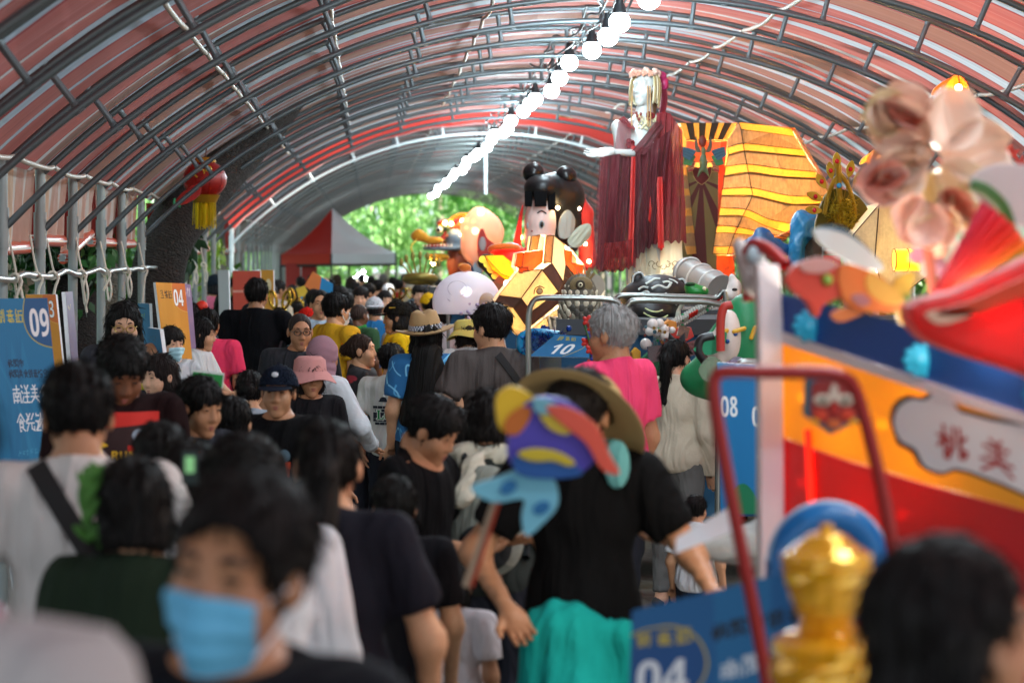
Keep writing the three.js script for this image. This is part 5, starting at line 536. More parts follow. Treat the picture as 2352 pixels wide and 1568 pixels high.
// ---------- mannequin goddess ----------
{
  const d = 16.7, g0 = at(1475, 700, d), t = thing('mannequin', 'white faced mannequin in sheer dark red cloak with beaded headdress holding out one hand', 'mannequin', [g0.x, 0, -d]);
  const L = (x, y, z = 0) => V((x - 1475) / F * d, CY - (y - VY) / F * d, z), w3 = (p) => [p.x, p.y, p.z], white = M('#bcbeba', { roughness: 0.35 });
  // head turned to the left of the picture
  const hp = L(1482, 205), hm = new THREE.Matrix4().makeTranslation(hp.x, hp.y, 0).multiply(new THREE.Matrix4().makeRotationFromEuler(new THREE.Euler(R(-6), R(-40), 0, 'YXZ'))).multiply(new THREE.Matrix4().makeScale(0.98, 1.03, 0.98)), oh = (g) => g.applyMatrix4(hm);
  const sh = [L(1420, 292, 0.02), L(1532, 288, -0.02)], C = (a, b, ra, rb) => [a.x, a.y, a.z, b.x, b.y, b.z, ra, rb];
  const elL = L(1422, 352, 0.06), wrL = L(1388, 352, 0.26), elR = L(1512, 356, 0.1), wrR = L(1392, 352, 0.24);
  const bodyF = field([C(L(1478, 250), L(1474, 282), 0.05, 0.055), C(sh[0], sh[1], 0.045, 0.05), [L(1474, 320).x, L(1474, 320).y, 0, 0.125, 0.17, 0.09], [L(1474, 420).x, L(1474, 420).y, 0, 0.1, 0.2, 0.085], [L(1476, 500).x, L(1476, 500).y, 0, 0.15, 0.18, 0.12], C(sh[1], elR, 0.045, 0.036), C(elR, wrR, 0.035, 0.022), C(sh[0], elL, 0.042, 0.036), C(elL, L(1440, 425, 0.02), 0.034, 0.024), C(L(1455, 520), L(1458, 720), 0.07, 0.045), C(L(1500, 520), L(1498, 720), 0.07, 0.045)], 0.035);
  const hand = (p, q, tw) => { const g = handGeo(0.0042, 0.32); g.rotateY(tw).applyQuaternion(new THREE.Quaternion().setFromUnitVectors(V(0, -1, 0), q.clone().normalize())).scale(1.12, 1.12, 1.12).translate(p.x, p.y, p.z); g.computeVertexNormals(); return g; };
  part('body', join([net(bodyF, [-0.4, 1.45, -0.2], [0.4, 3.05, 0.46], 0.014), oh(headGeo(1, 0.005, 0)), hand(wrR, V(-1, -0.12, 0.12), -0.7), hand(L(1440, 425, 0.02), V(0.3, -1, 0.1), 0.5)]), white, t);
  part('lips', oh(tube([V(-0.018, -0.064, 0.079), V(0, -0.063, 0.087), V(0.018, -0.064, 0.079)], 0.004, 10, 6)), M('#c8a8a0'), t);
  // beaded wig, many hanging strands
  srand(61); const strands = [[], [], []]; for (let i = 0; i < 130; i++) { const a = rnd(-2.5, 2.5), front = Math.abs(a) < 0.75; if (Math.abs(a) < 1.2) continue; const r = 0.096 + rnd(0, 0.016), x = Math.sin(a) * r * 0.92, z = Math.cos(a) * r, len = front ? rnd(0.12, 0.2) : rnd(0.09, 0.17); strands[i % 3].push(tube([V(x * 0.75, 0.115, z * 0.7 - 0.01), V(x, 0.06, z), V(x * 1.08, 0, z * 1.06), V(x * 1.06, 0.05 - len, z * 1.04)], 0.0042 + rnd(0, 0.0015), 10, 5)); }
  part('bead_strands', oh(join(strands[0])), M('#b4a06c', { roughness: 0.35, bumpMap: T.grain, bumpScale: 0.004 }), t); part('bead_strands', oh(join(strands[1])), M('#8f7a4c', { roughness: 0.35 }), t); part('bead_strands', oh(join(strands[2])), M('#ccc2a0', { roughness: 0.3 }), t);
  part('hair', oh(blob([[0, 0.02, -0.03, 0.085, 0.1, 0.08], [0, -0.06, -0.07, 0, -0.17, -0.07, 0.06, 0.045]], 0.05, 0.01, (q, x, y, z) => q + 0.006 * noise(x * 60, y * 20, z * 60))), hairMat('#6a4e34'), t);
  const fl = []; for (let i = 0; i < 26; i++) { const a = rnd(-2.2, 2.2); fl.push(ball(V(Math.sin(a) * 0.086, 0.108 + rnd(-0.018, 0.022), Math.cos(a) * 0.09), rnd(0.014, 0.024), 1, 0.8, 1, 8, 6)); } part('flower_wreath', oh(join(fl)), M('#d8b8a8', { roughness: 0.8 }), t);
  for (let i = 0; i < 5; i++) part('rose', oh(new THREE.TorusKnotGeometry(0.012, 0.007, 40, 6, 2, 3).translate(Math.sin(-0.9 + i * 0.45) * 0.1, 0.095, Math.cos(-0.9 + i * 0.45) * 0.1)), M('#d09a84', { roughness: 0.8 }), t);
  part('bow', join([blob([[L(1518, 172).x, L(1518, 172).y, -0.06, 0.05, 0.032, 0.03], [L(1530, 190).x, L(1530, 190).y, -0.08, 0.03, 0.05, 0.03]], 0.02, 0.008, (q, x, y, z) => q + 0.006 * noise(x * 50, y * 50, z * 50))]), M('#a8285a', { roughness: 0.5 }), t);
  part('veil', tube([L(1518, 172, -0.08), L(1530, 215, -0.09), L(1524, 260, -0.08), L(1512, 288, -0.06)], 0.024, 24, 8), shell('#8a1a34', 0.4), t);
  for (const [x0, x1] of [[1450, 1447], [1484, 1484], [1489, 1490]]) part('tassel', tube([L(x0, 200, 0.11), L(x1, 240, 0.12), L(x1, 292, 0.13)], 0.0045, 16, 6), M('#b08a58', { roughness: 0.5 }), t);
  srand(63); { const gs = []; for (let i = 0; i < 60; i++) { const u = rnd(), v = rnd(); gs.push(ball(L(1462 + 44 * u, 262 + 34 * v + 12 * (1 - Math.abs(u - 0.5) * 2), 0.085 + 0.02 * (1 - Math.abs(u - 0.5) * 2)), rnd(0.006, 0.011), 1, 1, 0.6, 7, 5)); } part('bead_necklace', join(gs), M('#d0c8a0', { roughness: 0.3 }), t); }
  for (const [x, y] of [[1460, 268], [1468, 264], [1464, 276], [1458, 262]]) part('brooch_petal', ball(L(x, y, 0.12), 0.012, 0.8, 1.1, 0.5, 10, 8), M('#7a2c22', { roughness: 0.4 }), t);
  // sheer cloak: hanging panels with folds, thickness of a thread
  const sheer = (c, op) => M(c, { roughness: 0.75, transmission: 0.25, transparent: true, opacity: op, bumpMap: T.folds, bumpScale: 0.01 });
  function drape(name, top, bot, z0, z1, m, folds, nu = 40, nv = 44, amp = 0.018) { const pos = [], uv = [], idx = []; const lp = (pts, u) => { const s = u * (pts.length - 1), i = Math.min(pts.length - 2, Math.floor(s)); return pts[i].clone().lerp(pts[i + 1], s - i); }; for (let j = 0; j <= nv; j++) for (let i = 0; i <= nu; i++) { const u = i / nu, v = j / nv, a = lp(top, u), b = lp(bot, u), p = a.lerp(b, v); p.z += z0 + (z1 - z0) * v + amp * Math.min(1, v * 4 + 0.2) * (Math.sin(u * folds * 6.28 + 2 * noise(u * 3, v * 2, folds)) + 0.5 * Math.sin(u * folds * 15 + v * 3)); p.x += 0.01 * noise(u * 5, v * 5, 2) * v; p.y += j === nv ? 0.012 * Math.sin(u * folds * 9) : 0; pos.push(p.x, p.y, p.z); uv.push(u, v); if (i < nu && j < nv) { const q = j * (nu + 1) + i; idx.push(q, q + nu + 1, q + 1, q + 1, q + nu + 1, q + nu + 2); } } const g = new THREE.BufferGeometry(); g.setAttribute('position', new THREE.Float32BufferAttribute(pos, 3)); g.setAttribute('uv', new THREE.Float32BufferAttribute(uv, 2)); g.setIndex(idx); g.computeVertexNormals(); return part(name, g, m, t); }
  const wine = sheer('#84101a', 0.9), dark = sheer('#60121e', 0.92), pinkish = sheer('#8c3a42', 0.6);
  drape('skirt', [L(1440, 470), L(1480, 470), L(1562, 470)], [L(1440, 690), L(1490, 700), L(1570, 684)], 0.04, 0.08, shell('#efe4c8', 0.35), 4);
  drape('skirt_frill', [L(1450, 632), L(1510, 628), L(1568, 622)], [L(1440, 662), L(1500, 668), L(1572, 655)], 0.1, 0.12, M('#ded6be', { roughness: 0.85 }), 6, 40, 6, 0.012);
  { const gs = []; for (let i = 0; i < 9; i++) gs.push(new THREE.TorusGeometry(0.02, 0.0028, 5, 14, 4).rotateZ(i).translate(L(1492 + i * 9, 606).x, L(1492 + i * 9, 606 + (i % 2) * 5).y, 0.13)); part('embroidery', join(gs), M('#8c7444'), t); }
  drape('cloak_back', [L(1425, 280), L(1480, 262), L(1545, 290)], [L(1376, 600), L(1450, 590), L(1490, 552), L(1568, 548)], -0.1, -0.14, wine, 5);
  drape('cloak_right', [L(1504, 262), L(1534, 262), L(1562, 302)], [L(1470, 562), L(1520, 556), L(1572, 556)], 0.13, 0.13, wine, 4);
  drape('cloak_left', [L(1372, 364, 0.3), L(1420, 356, 0.2), L(1465, 345, 0.1)], [L(1364, 620, 0.12), L(1410, 622, 0.1), L(1452, 612, 0.06)], 0.02, 0.06, dark, 3, 36, 40, 0.022);
  drape('cloak_front', [L(1450, 352, 0.25), L(1484, 338, 0.2), L(1534, 300, 0.14)], [L(1452, 600, 0.1), L(1478, 572, 0.1), L(1502, 556, 0.08)], 0.03, 0.06, dark, 3);
  drape('lace_edge', [L(1367, 365, 0.33), L(1374, 364, 0.33), L(1382, 362, 0.33)], [L(1352, 622, 0.2), L(1366, 624, 0.2), L(1380, 622, 0.2)], 0.02, 0.03, pinkish, 1, 8, 40, 0.006);
  drape('sleeve_sheer', [L(1418, 280, 0.03), L(1432, 274, 0.06), L(1448, 280, 0.06)], [L(1405, 348, 0.12), L(1425, 350, 0.14), L(1442, 348, 0.12)], 0.05, 0.05, pinkish, 2, 16, 16, 0.008);
  drape('shoulder_edge', [L(1418, 276, 0.05), L(1430, 268, 0.06)], [L(1446, 300, 0.12), L(1456, 298, 0.12)], 0.03, 0.03, sheer('#8c1620', 0.95), 1, 10, 14, 0.006);
  drape('sheer_band', [L(1510, 272, 0.06), L(1528, 280, 0.05)], [L(1440, 352, 0.22), L(1470, 362, 0.2)], 0.06, 0.07, dark, 1, 12, 20, 0.008);
  for (const [a, b, wd] of [[[1450, 338], [1442, 608], 6], [[1464, 340], [1488, 510], 7], [[1508, 408], [1512, 572], 7]]) drape('red_ribbon', [L(a[0] - wd, a[1], 0.16), L(a[0] + wd, a[1], 0.16)], [L(b[0] - wd, b[1], 0.14), L(b[0] + wd, b[1], 0.14)], 0.03, 0.03, M('#c8201a', { roughness: 0.4, transmission: 0.2 }), 1, 6, 30, 0.004);
  { const gs = []; for (const [x, y] of [[1444, 330], [1490, 268], [1524, 268], [1446, 340]]) gs.push(new THREE.TorusKnotGeometry(0.018, 0.008, 40, 6, 2, 3).translate(L(x, y).x, L(x, y).y, 0.1)); part('shoulder_rosette', join(gs), M('#7a1018', { roughness: 0.5 }), t); }
  drape('cloak_hem', [L(1366, 560, 0.14), L(1410, 556, 0.12), L(1456, 548, 0.08)], [L(1360, 620, 0.14), L(1410, 622, 0.12), L(1454, 612, 0.08)], 0.09, 0.09, sheer('#8e1818', 0.75), 4, 30, 10, 0.016);
  part('bracelet', new THREE.TorusGeometry(0.027, 0.003, 6, 18).rotateY(1.2).translate(wrR.x, wrR.y, wrR.z), M('#4a4030'), t);
  lamp(t, L(1515, 640, -0.02), 0.03, '#ffedc8', 4, 0.5);  // added bulb hidden in the skirt, only there to make the cream cloth glow
  part('stand', join([new THREE.CylinderGeometry(0.03, 0.03, 0.4, 10).translate(0.05, 1.7, 0), new THREE.CylinderGeometry(0.22, 0.24, 0.03, 24).translate(0.05, 1.535, 0)]), metal('#8a8c8e'), t);
}
// tiger, owl, discs and the smaller works around the mannequin
{
  const d = 11.9, a = [1510, 690], t = thing('tiger_lantern', 'black tiger head lantern with white painted stripes behind the steel hoops', 'lantern', at(...a, d)), L = (x, y, z = 0) => V((x - a[0]) / F * d, -(y - a[1]) / F * d, z), q = (x, y, z, rx, ry, rz) => { const p = L(x, y, z); return [p.x, p.y, p.z, rx, ry, rz]; };
  const blk = M('#0c0d0f', { roughness: 0.45 });
  const f = field([q(1512, 672, 0, 0.15, 0.09, 0.14), q(1492, 716, 0.05, 0.13, 0.07, 0.12), q(1505, 745, -0.02, 0.16, 0.07, 0.12), q(1450, 690, 0, 0.06, 0.07, 0.1)], 0.04);
  part('head', blob([q(1512, 672, 0, 0.15, 0.09, 0.14), q(1492, 716, 0.05, 0.13, 0.07, 0.12), q(1505, 745, -0.02, 0.16, 0.07, 0.12), q(1450, 690, 0, 0.06, 0.07, 0.1)], 0.04, 0.012), blk, t);
  for (const [x, y, s] of [[1466, 640, -1], [1562, 655, 1]]) { part('ear', blob([q(x, y + 4, 0, 0.036, 0.046, 0.02)], 0.01, 0.008), blk, t); part('ear_edge', tube([L(x - 14, y + 12, 0.02), L(x - 10, y - 8, 0.022), L(x + 6, y - 14, 0.022), L(x + 15, y + 2, 0.02)], 0.005, 20), M('#b8c0c0'), t); }
  const onF = (x, y) => { const p = L(x, y); let z = 0.3; while (f(p.x, p.y, z) > 0 && z > -0.1) z -= 0.003; return V(p.x, p.y, z + 0.002); };
  const ws = M('#c6cec8', { roughness: 0.5 }), ye = M('#c8d29a', { roughness: 0.5 });
  for (const [pts, r, m] of [[[[1478, 652], [1490, 645], [1500, 640], [1512, 640]], 0.007, ws], [[[1490, 662], [1506, 655], [1524, 660], [1534, 652]], 0.007, ws], [[[1462, 664], [1472, 658], [1484, 660]], 0.006, ws], [[[1466, 674], [1478, 668], [1486, 672]], 0.005, ws], [[[1484, 686], [1494, 676], [1506, 680]], 0.005, ye], [[[1500, 690], [1512, 680], [1524, 672]], 0.006, ws], [[[1470, 716], [1490, 726], [1512, 728], [1526, 722]], 0.004, ye], [[[1474, 706], [1486, 712], [1500, 714], [1514, 710]], 0.004, ye], [[[1490, 738], [1496, 750], [1502, 738]], 0.006, ye], [[[1514, 728], [1520, 742], [1512, 752]], 0.007, ye], [[[1460, 752], [1474, 764], [1490, 756], [1500, 766]], 0.006, ye], [[[1538, 690], [1548, 698], [1556, 712]], 0.006, ws], [[[1532, 640], [1544, 644], [1552, 650]], 0.005, ws], [[[1516, 648], [1528, 646], [1538, 650]], 0.006, ws]]) part('painted_stripe', tube(pts.map((p) => onF(...p)), r, 20, 6), m, t);
  part('eye', ball(onF(1497, 686), 0.014, 1.4, 0.8, 0.5), M('#d8b84a', { roughness: 0.3 }), t); part('pupil', ball(onF(1497, 686).add(V(0, 0, 0.006)), 0.006), M('#100c08', { roughness: 0.2 }), t);
  put(t, a, d, 14.6); part('white_cheek', blob([q(1560, 690, 0.02, 0.03, 0.04, 0.05), q(1545, 720, 0.05, 0.035, 0.035, 0.05)], 0.03, 0.01), M('#b8c4b8'), t);
}
{
  const d = 11.5, a = [1333, 712], t = thing('owl_lantern', 'grey owl covered in rounded scale feathers beside the boxy lantern', 'lantern', at(...a, d)); srand(19);
  const w = 0.098, h = 0.16, dark = M('#4c4a44', { roughness: 0.6 }), lite = M('#d6ccb4', { roughness: 0.6 }), mid = M('#86806e', { roughness: 0.6 });
  part('body', blob([[0, -0.02, 0, w, h, w * 0.9], [0, 0.1, 0, w * 0.72, 0.075, w * 0.7]], 0.04, 0.01), M('#5a5448'), t);
  const fg = (m) => { const g = new THREE.SphereGeometry(0.0165, 8, 5, 0, 6.283, 0, 1.7).rotateX(Math.PI / 2).scale(0.85, 1.35, 0.5); return g; }, sg = fg();
  for (let r = 0; r < 13; r++) for (let k = 0; k < 14; k++) { const v = r / 12, an = (k + (r % 2) * 0.5) / 14 * 6.283, y = 0.1 - v * 0.27, rr = Math.sqrt(Math.max(0.05, 1 - Math.pow((y + 0.02) / (h * 1.02), 2))), f = part('feather', sg, Math.cos(an - 0.35) > 0.55 && v > 0.25 ? (rnd() < 0.7 ? dark : mid) : rnd() < 0.75 ? lite : mid, t); f.position.set(Math.sin(an) * w * rr, y, Math.cos(an) * w * 0.9 * rr); f.rotation.set(0.35, an, rnd(-0.12, 0.12), 'YXZ'); }
  part('face_disc', ball(V(0.0, 0.118, 0.055), 0.055, 1, 0.8, 0.35), M('#8a7650', { roughness: 0.7, bumpMap: T.grain, bumpScale: 0.006 }), t);
  part('eye_ring', new THREE.TorusGeometry(0.017, 0.006, 8, 20).translate(-0.005, 0.122, 0.078), M('#3c3020'), t); part('eye', ball(V(-0.005, 0.122, 0.074), 0.013), M('#d8d0b0', { roughness: 0.2 }), t); part('pupil', ball(V(-0.005, 0.122, 0.083), 0.006), M('#0c0a08', { roughness: 0.1 }), t);
  { const gs = []; for (let i = 0; i < 34; i++) { const an = rnd(-1.3, 1.3); gs.push(rod(V(Math.sin(an) * 0.05, 0.13 + Math.cos(an) * 0.03, 0.03), V(Math.sin(an) * 0.085, 0.14 + Math.cos(an) * 0.075, 0.025), 0.0022, 0.0008, 5)); } part('crest', join(gs), M('#7a6238'), t); }
  const fan = new THREE.CylinderGeometry(0.06, 0.06, 0.006, 24, 1, false, 0, 3.4).rotateX(Math.PI / 2).translate(0.055, 0.115, 0.02); part('wing_disc', fan, M('#9a9080', { roughness: 0.6 }), t); put(t, a, d, 14.1);
}
{ // shiny discs hung in strings
  const discM = M('#c8ccd0', { metalness: 0.85, roughness: 0.24, iridescence: 1, iridescenceIOR: 1.9, iridescenceThicknessRange: [180, 620] , transmission: 0, clearcoat: 0.6 }), dg = (() => { const s = new THREE.Shape(); s.absarc(0, 0, 0.06, 0, 6.3); const hl = new THREE.Path(); hl.absarc(0, 0, 0.0085, 0, 6.3, true); s.holes.push(hl); return new THREE.ExtrudeGeometry(s, { depth: 0.0014, bevelEnabled: false, curveSegments: 20 }); })();
  srand(23); for (const [x, y] of [[1384, 646], [1388, 668], [1382, 690], [1402, 656], [1372, 700], [1366, 652], [1430, 640], [1442, 660], [1436, 684], [1446, 704], [1424, 668], [1420, 700], [1352, 664]]) { const o = part('disc', dg, discM); o.position.copy(at(x, y, 14.7 + rnd(-0.12, 0.12))); o.scale.setScalar(1.2); o.rotation.set(rnd(-0.5, 0.1), rnd(-0.5, 0.5), 0); tag(o, 'shiny rainbow disc hanging between the owl and the white skirt', 'disc', 'shiny discs strung under the mannequin'); }
}
{ // grey plastic barrel, green head, bead strap, glitter boxes
  const b = thing('plastic_barrel', 'pale grey ribbed plastic tube lying behind the tiger head', 'tube', at(1610, 640, 12.6)); const r1 = rod(at(1574, 622, 12.6).sub(b.position), at(1656, 668, 12.3).sub(b.position), 0.075, 0.085, 20); part('barrel', r1, shell('#a09a94', 0.25, { roughness: 0.4 }), b);
  for (const u of [0.1, 0.42, 0.75]) { const p = at(1574 + 82 * u, 622 + 46 * u, 12.6 - 0.3 * u).sub(b.position), g = new THREE.TorusGeometry(0.082, 0.006, 8, 28); g.applyQuaternion(new THREE.Quaternion().setFromUnitVectors(V(0, 0, 1), at(1656, 668, 12.3).sub(at(1574, 622, 12.6)).normalize())); part('rib', g.translate(p.x, p.y, p.z), M('#c4c2be', { roughness: 0.35 }), b); } put(b, [1610, 640], 12.6, 15.4);
  const f = thing('green_creature', 'small bright green creature head above the steel hoop', 'figure', at(1602, 664, 11.4)); part('head', blob([[0, -0.01, 0, 0.055, 0.03, 0.045], [-0.03, 0.012, 0, 0.03, 0.022, 0.03]], 0.02, 0.006), M('#0f7a2e', { roughness: 0.4 }), f); part('eye', ball(V(0.028, 0.004, 0.04), 0.009), M('#e8e2c0'), f); part('brow', ball(V(-0.035, 0.024, 0.02), 0.02, 1.2, 0.5, 1), M('#0b4a1e', { bumpMap: T.grain, bumpScale: 0.01 }), f); put(f, [1602, 664], 11.4, 13.9);
  const s = thing('bead_strap', 'crystal bead strap with red hearts running up to a white animal head', 'ornament', at(1600, 700, 10.9)), L = (x, y, z = 0) => at(x, y, 10.9).sub(s.position).add(V(0, 0, z));
  const cr = M('#c8ccc4', { roughness: 0.12, transmission: 0.35 }), bd = new THREE.SphereGeometry(0.0075, 8, 6); srand(29);
  const gs = [[], [], []]; for (let i = 0; i < 34; i++) for (let k = 0; k < 7; k++) { const u = i / 33, p = L(1506 + 172 * u, 758 - 96 * u + k * 4.6 * (1 - 0.35 * u), 0.02 * Math.sin(k)), heart = (i % 11 > 3 && i % 11 < 8 && k > 1 && k < 5), c = heart ? 1 : i % 11 === 1 && k % 3 === 0 ? 2 : 0; gs[c].push(bd.clone().translate(p.x, p.y, p.z)); }
  part('clear_beads', join(gs[0]), cr, s); part('red_beads', join(gs[1]), M('#c02a20', { roughness: 0.2 }), s); part('green_beads', join(gs[2]), M('#1f8a5a', { roughness: 0.2 }), s);
  const hd = L(1688, 662); part('animal_head', blob([[hd.x, hd.y, 0, 0.034, 0.045, 0.035], [hd.x - 0.02, hd.y - 0.03, 0.01, 0.03, 0.025, 0.03], [hd.x - 0.012, hd.y + 0.05, 0, 0.014, 0.016, 0.014]], 0.02, 0.006), M('#d2c8c2', { roughness: 0.6 }), s); part('nose', ball(V(hd.x - 0.005, hd.y - 0.005, 0.036), 0.009, 1.4, 0.8, 0.6), M('#1a1410'), s); put(s, [1600, 700], 10.9, 13.7);
}
{ // glitter pile: boxes and pearls, each its own
  srand(37); const glit = noiseTex(64, () => (rnd() < 0.3 ? rnd(0.5, 1) : rnd(0, 0.3)), 1, 1), gm = (c) => M(c, { metalness: 1, roughness: 0.25, roughnessMap: glit, bumpMap: glit, bumpScale: 0.02 });
  [[1506, 812, 0.07, '#9aa4b0', 'square of silver glitter on a green box beside the pink tee', 0.1], [1476, 880, 0.055, '#4a8ab8', 'tilted square of blue green glitter low beside the pink tee', 0.7], [1650 - 60, 800, 0.06, '#a88a94', 'square of pink glitter among red ribbons', 0.3], [1570, 762, 0.05, '#b8a8a0', 'pale glitter square under the bead strap', -0.3]].forEach(([x, y, s, c, l, r]) => { const o = part('glitter_tile', box(s, s, 0.012).rotateZ(r).rotateY(0.3), gm(c)); o.position.copy(at(x, y, 13.4)); o.scale.setScalar(1.26); tag(o, l, 'ornament'); });
  [[1500, 745, 0.026], [1516, 742, 0.02], [1493, 760, 0.022], [1527, 756, 0.022], [1530, 772, 0.024], [1508, 764, 0.02], [1484, 790, 0.026], [1545, 758, 0.015]].forEach(([x, y, r]) => { const o = part('pearl', new THREE.SphereGeometry(r, 16, 12), M('#d0c8c4', { roughness: 0.25 })); o.position.copy(at(x, y, 13.5)); o.scale.setScalar(1.26); tag(o, 'white pearl ball on the glitter pile beside the grey haired person', 'ball', 'pearl balls on the glitter pile'); });
  for (let i = 0; i < 26; i++) { const o = part('glitter_bead', new THREE.IcosahedronGeometry(rnd(0.006, 0.012), 0), gm(['#c8a84a', '#6ab0c8', '#c86a5a', '#d8d8d8'][i % 4])); o.position.copy(at(rnd(1470, 1545), rnd(745, 800), 13.45 + rnd(-0.06, 0.1))); o.scale.setScalar(1.26); tag(o, 'tiny faceted glitter bead scattered on the pearl pile', 'bead', 'glitter beads on the pile'); }
  for (const [x, y, w, h, c, l, rz] of [[1508, 828, 0.13, 0.12, '#0f6a42', 'green faceted box behind the pink tee', 0.2], [1490, 880, 0.12, 0.12, '#0d5a38', 'lower green faceted box behind the pink tee', -0.3], [1560, 770, 0.1, 0.07, '#b8281c', 'red ribbon box behind the black ponytail', 0.3], [1535, 748, 0.05, 0.05, '#c87a1c', 'small orange box on the glitter pile', 0.1], [1458, 815, 0.03, 0.06, '#c8901c', 'narrow yellow box left of the green box', 0]]) { const o = part('gift_box', slab([[-w / 2, -h * 0.3], [-w * 0.1, -h / 2], [w / 2, -h * 0.25], [w / 2, h * 0.3], [0.0, h / 2], [-w / 2, h * 0.2]], 0.08, 0.004).rotateZ(rz), M(c, { roughness: 0.45 })); o.position.copy(at(x, y, 13.75)); o.scale.setScalar(1.26); tag(o, l, 'box'); }
}
// ---------- steel trolley hoops ----------
const hoop = (label, pts, r, m, d, group) => tag(part('trolley_hoop', tube(pts.map((p) => at(p[0], p[1], p[2] ?? d)), r, 90, 12), m), label, 'trolley handle', group);
const hoopM = metal('#8e938f', 0.28);
hoop('steel trolley hoop in front of the boxy lantern and owl', [[1214, 1100], [1214, 860], [1214, 760], [1216, 715], [1224, 694], [1240, 684], [1300, 684], [1380, 686], [1416, 692], [1428, 710], [1430, 800], [1430, 1100]], 0.0145, hoopM, 12.1);
hoop('rear steel hoop above the black tiger head', [[1398, 760], [1404, 708], [1416, 686], [1438, 678], [1540, 680], [1640, 684], [1668, 700], [1672, 1100]], 0.0145, hoopM, 13.3);
hoop('front steel hoop across the black tiger head', [[1430, 1100], [1430, 740], [1440, 704], [1462, 690], [1560, 692], [1640, 696], [1660, 720], [1652, 860], [1648, 1300]], 0.0155, hoopM, 12.4);
hoop('short steel hoop with red grip near the green creatures', [[1700, 1100], [1694, 880], [1700, 836], [1740, 832], [1790, 834]], 0.016, hoopM, 10.4);
hoop('small grey hoop between the dome lantern and the fedora', [[1030, 800], [1030, 672], [1038, 657], [1052, 655], [1100, 656], [1112, 664], [1116, 700], [1116, 800]], 0.013, dull, 18);
tag(part('red_grip', tube([at(1656, 806, 11), at(1656, 740, 11), at(1664, 706, 11), at(1682, 700, 11)], 0.02, 24, 10), M('#a8281c', { roughness: 0.5 })), 'red rubber grip on a steel hoop by the green creatures', 'grip');
{ const d = 4.5; hoop('dark red trolley hoop in front of the boat', [[1775, 1640], [1740, 1440], [1694, 1210], [1656, 1010], [1640, 900], [1644, 866], [1668, 854], [1780, 855], [1900, 857], [1944, 868], [1968, 900], [2000, 1010], [2030, 1140], [2056, 1290], [2090, 1500]], 0.0125, M('#8c1410', { roughness: 0.35, metalness: 0.2 }), d); }
// ---------- sign boards ----------
function board(name, label, corners, d, dz, draw, tw, th, edge = '#e6ecee') {   // corners tl, tr, br, bl on the photograph; dz moves the right side towards the camera
  const P = corners.map((c, i) => at(c[0], c[1], d - (i === 1 || i === 2 ? dz : 0))), o = P[0].clone().add(P[2]).multiplyScalar(0.5), t = thing(name, label, 'sign board', o), q = P.map((p) => p.sub(o));
  const tex = canvasTex(tw, th, draw), n = q[1].clone().sub(q[0]).cross(q[3].clone().sub(q[0])).normalize().multiplyScalar(-n0()), pos = [], uv = [0, 1, 1, 1, 1, 0, 0, 0];
  q.forEach((p) => pos.push(p.x, p.y, p.z)); const g = new THREE.BufferGeometry(); g.setAttribute('position', new THREE.Float32BufferAttribute(pos, 3)); g.setAttribute('uv', new THREE.Float32BufferAttribute(uv, 2)); g.setIndex([0, 3, 2, 0, 2, 1]); g.computeVertexNormals();
  const b = []; const e = q.map((p) => p.clone().addScaledVector(n, -0.06)), f = q.map((p) => p.clone().addScaledVector(n, -1)); [...e, ...f].forEach((p) => b.push(p.x, p.y, p.z)); let bg = new THREE.BufferGeometry(); bg.setAttribute('position', new THREE.Float32BufferAttribute(b, 3)); bg.setIndex([4, 6, 7, 4, 5, 6, 0, 4, 7, 0, 7, 3, 1, 2, 6, 1, 6, 5, 0, 1, 5, 0, 5, 4, 3, 7, 6, 3, 6, 2, 0, 3, 2, 0, 2, 1]); bg = bg.toNonIndexed(); bg.computeVertexNormals();
  part('board', bg, M(edge, { roughness: 0.6 }), t); part('print', g, M('#ffffff', { map: tex, roughness: 0.5 }), t); return t;
}
function n0() { return 0.022; }
const frameHead = (x, w, h, bg, bg2, ring) => { x.fillStyle = bg; x.fillRect(0, 0, w, h); x.fillStyle = bg2; x.strokeStyle = ring; };
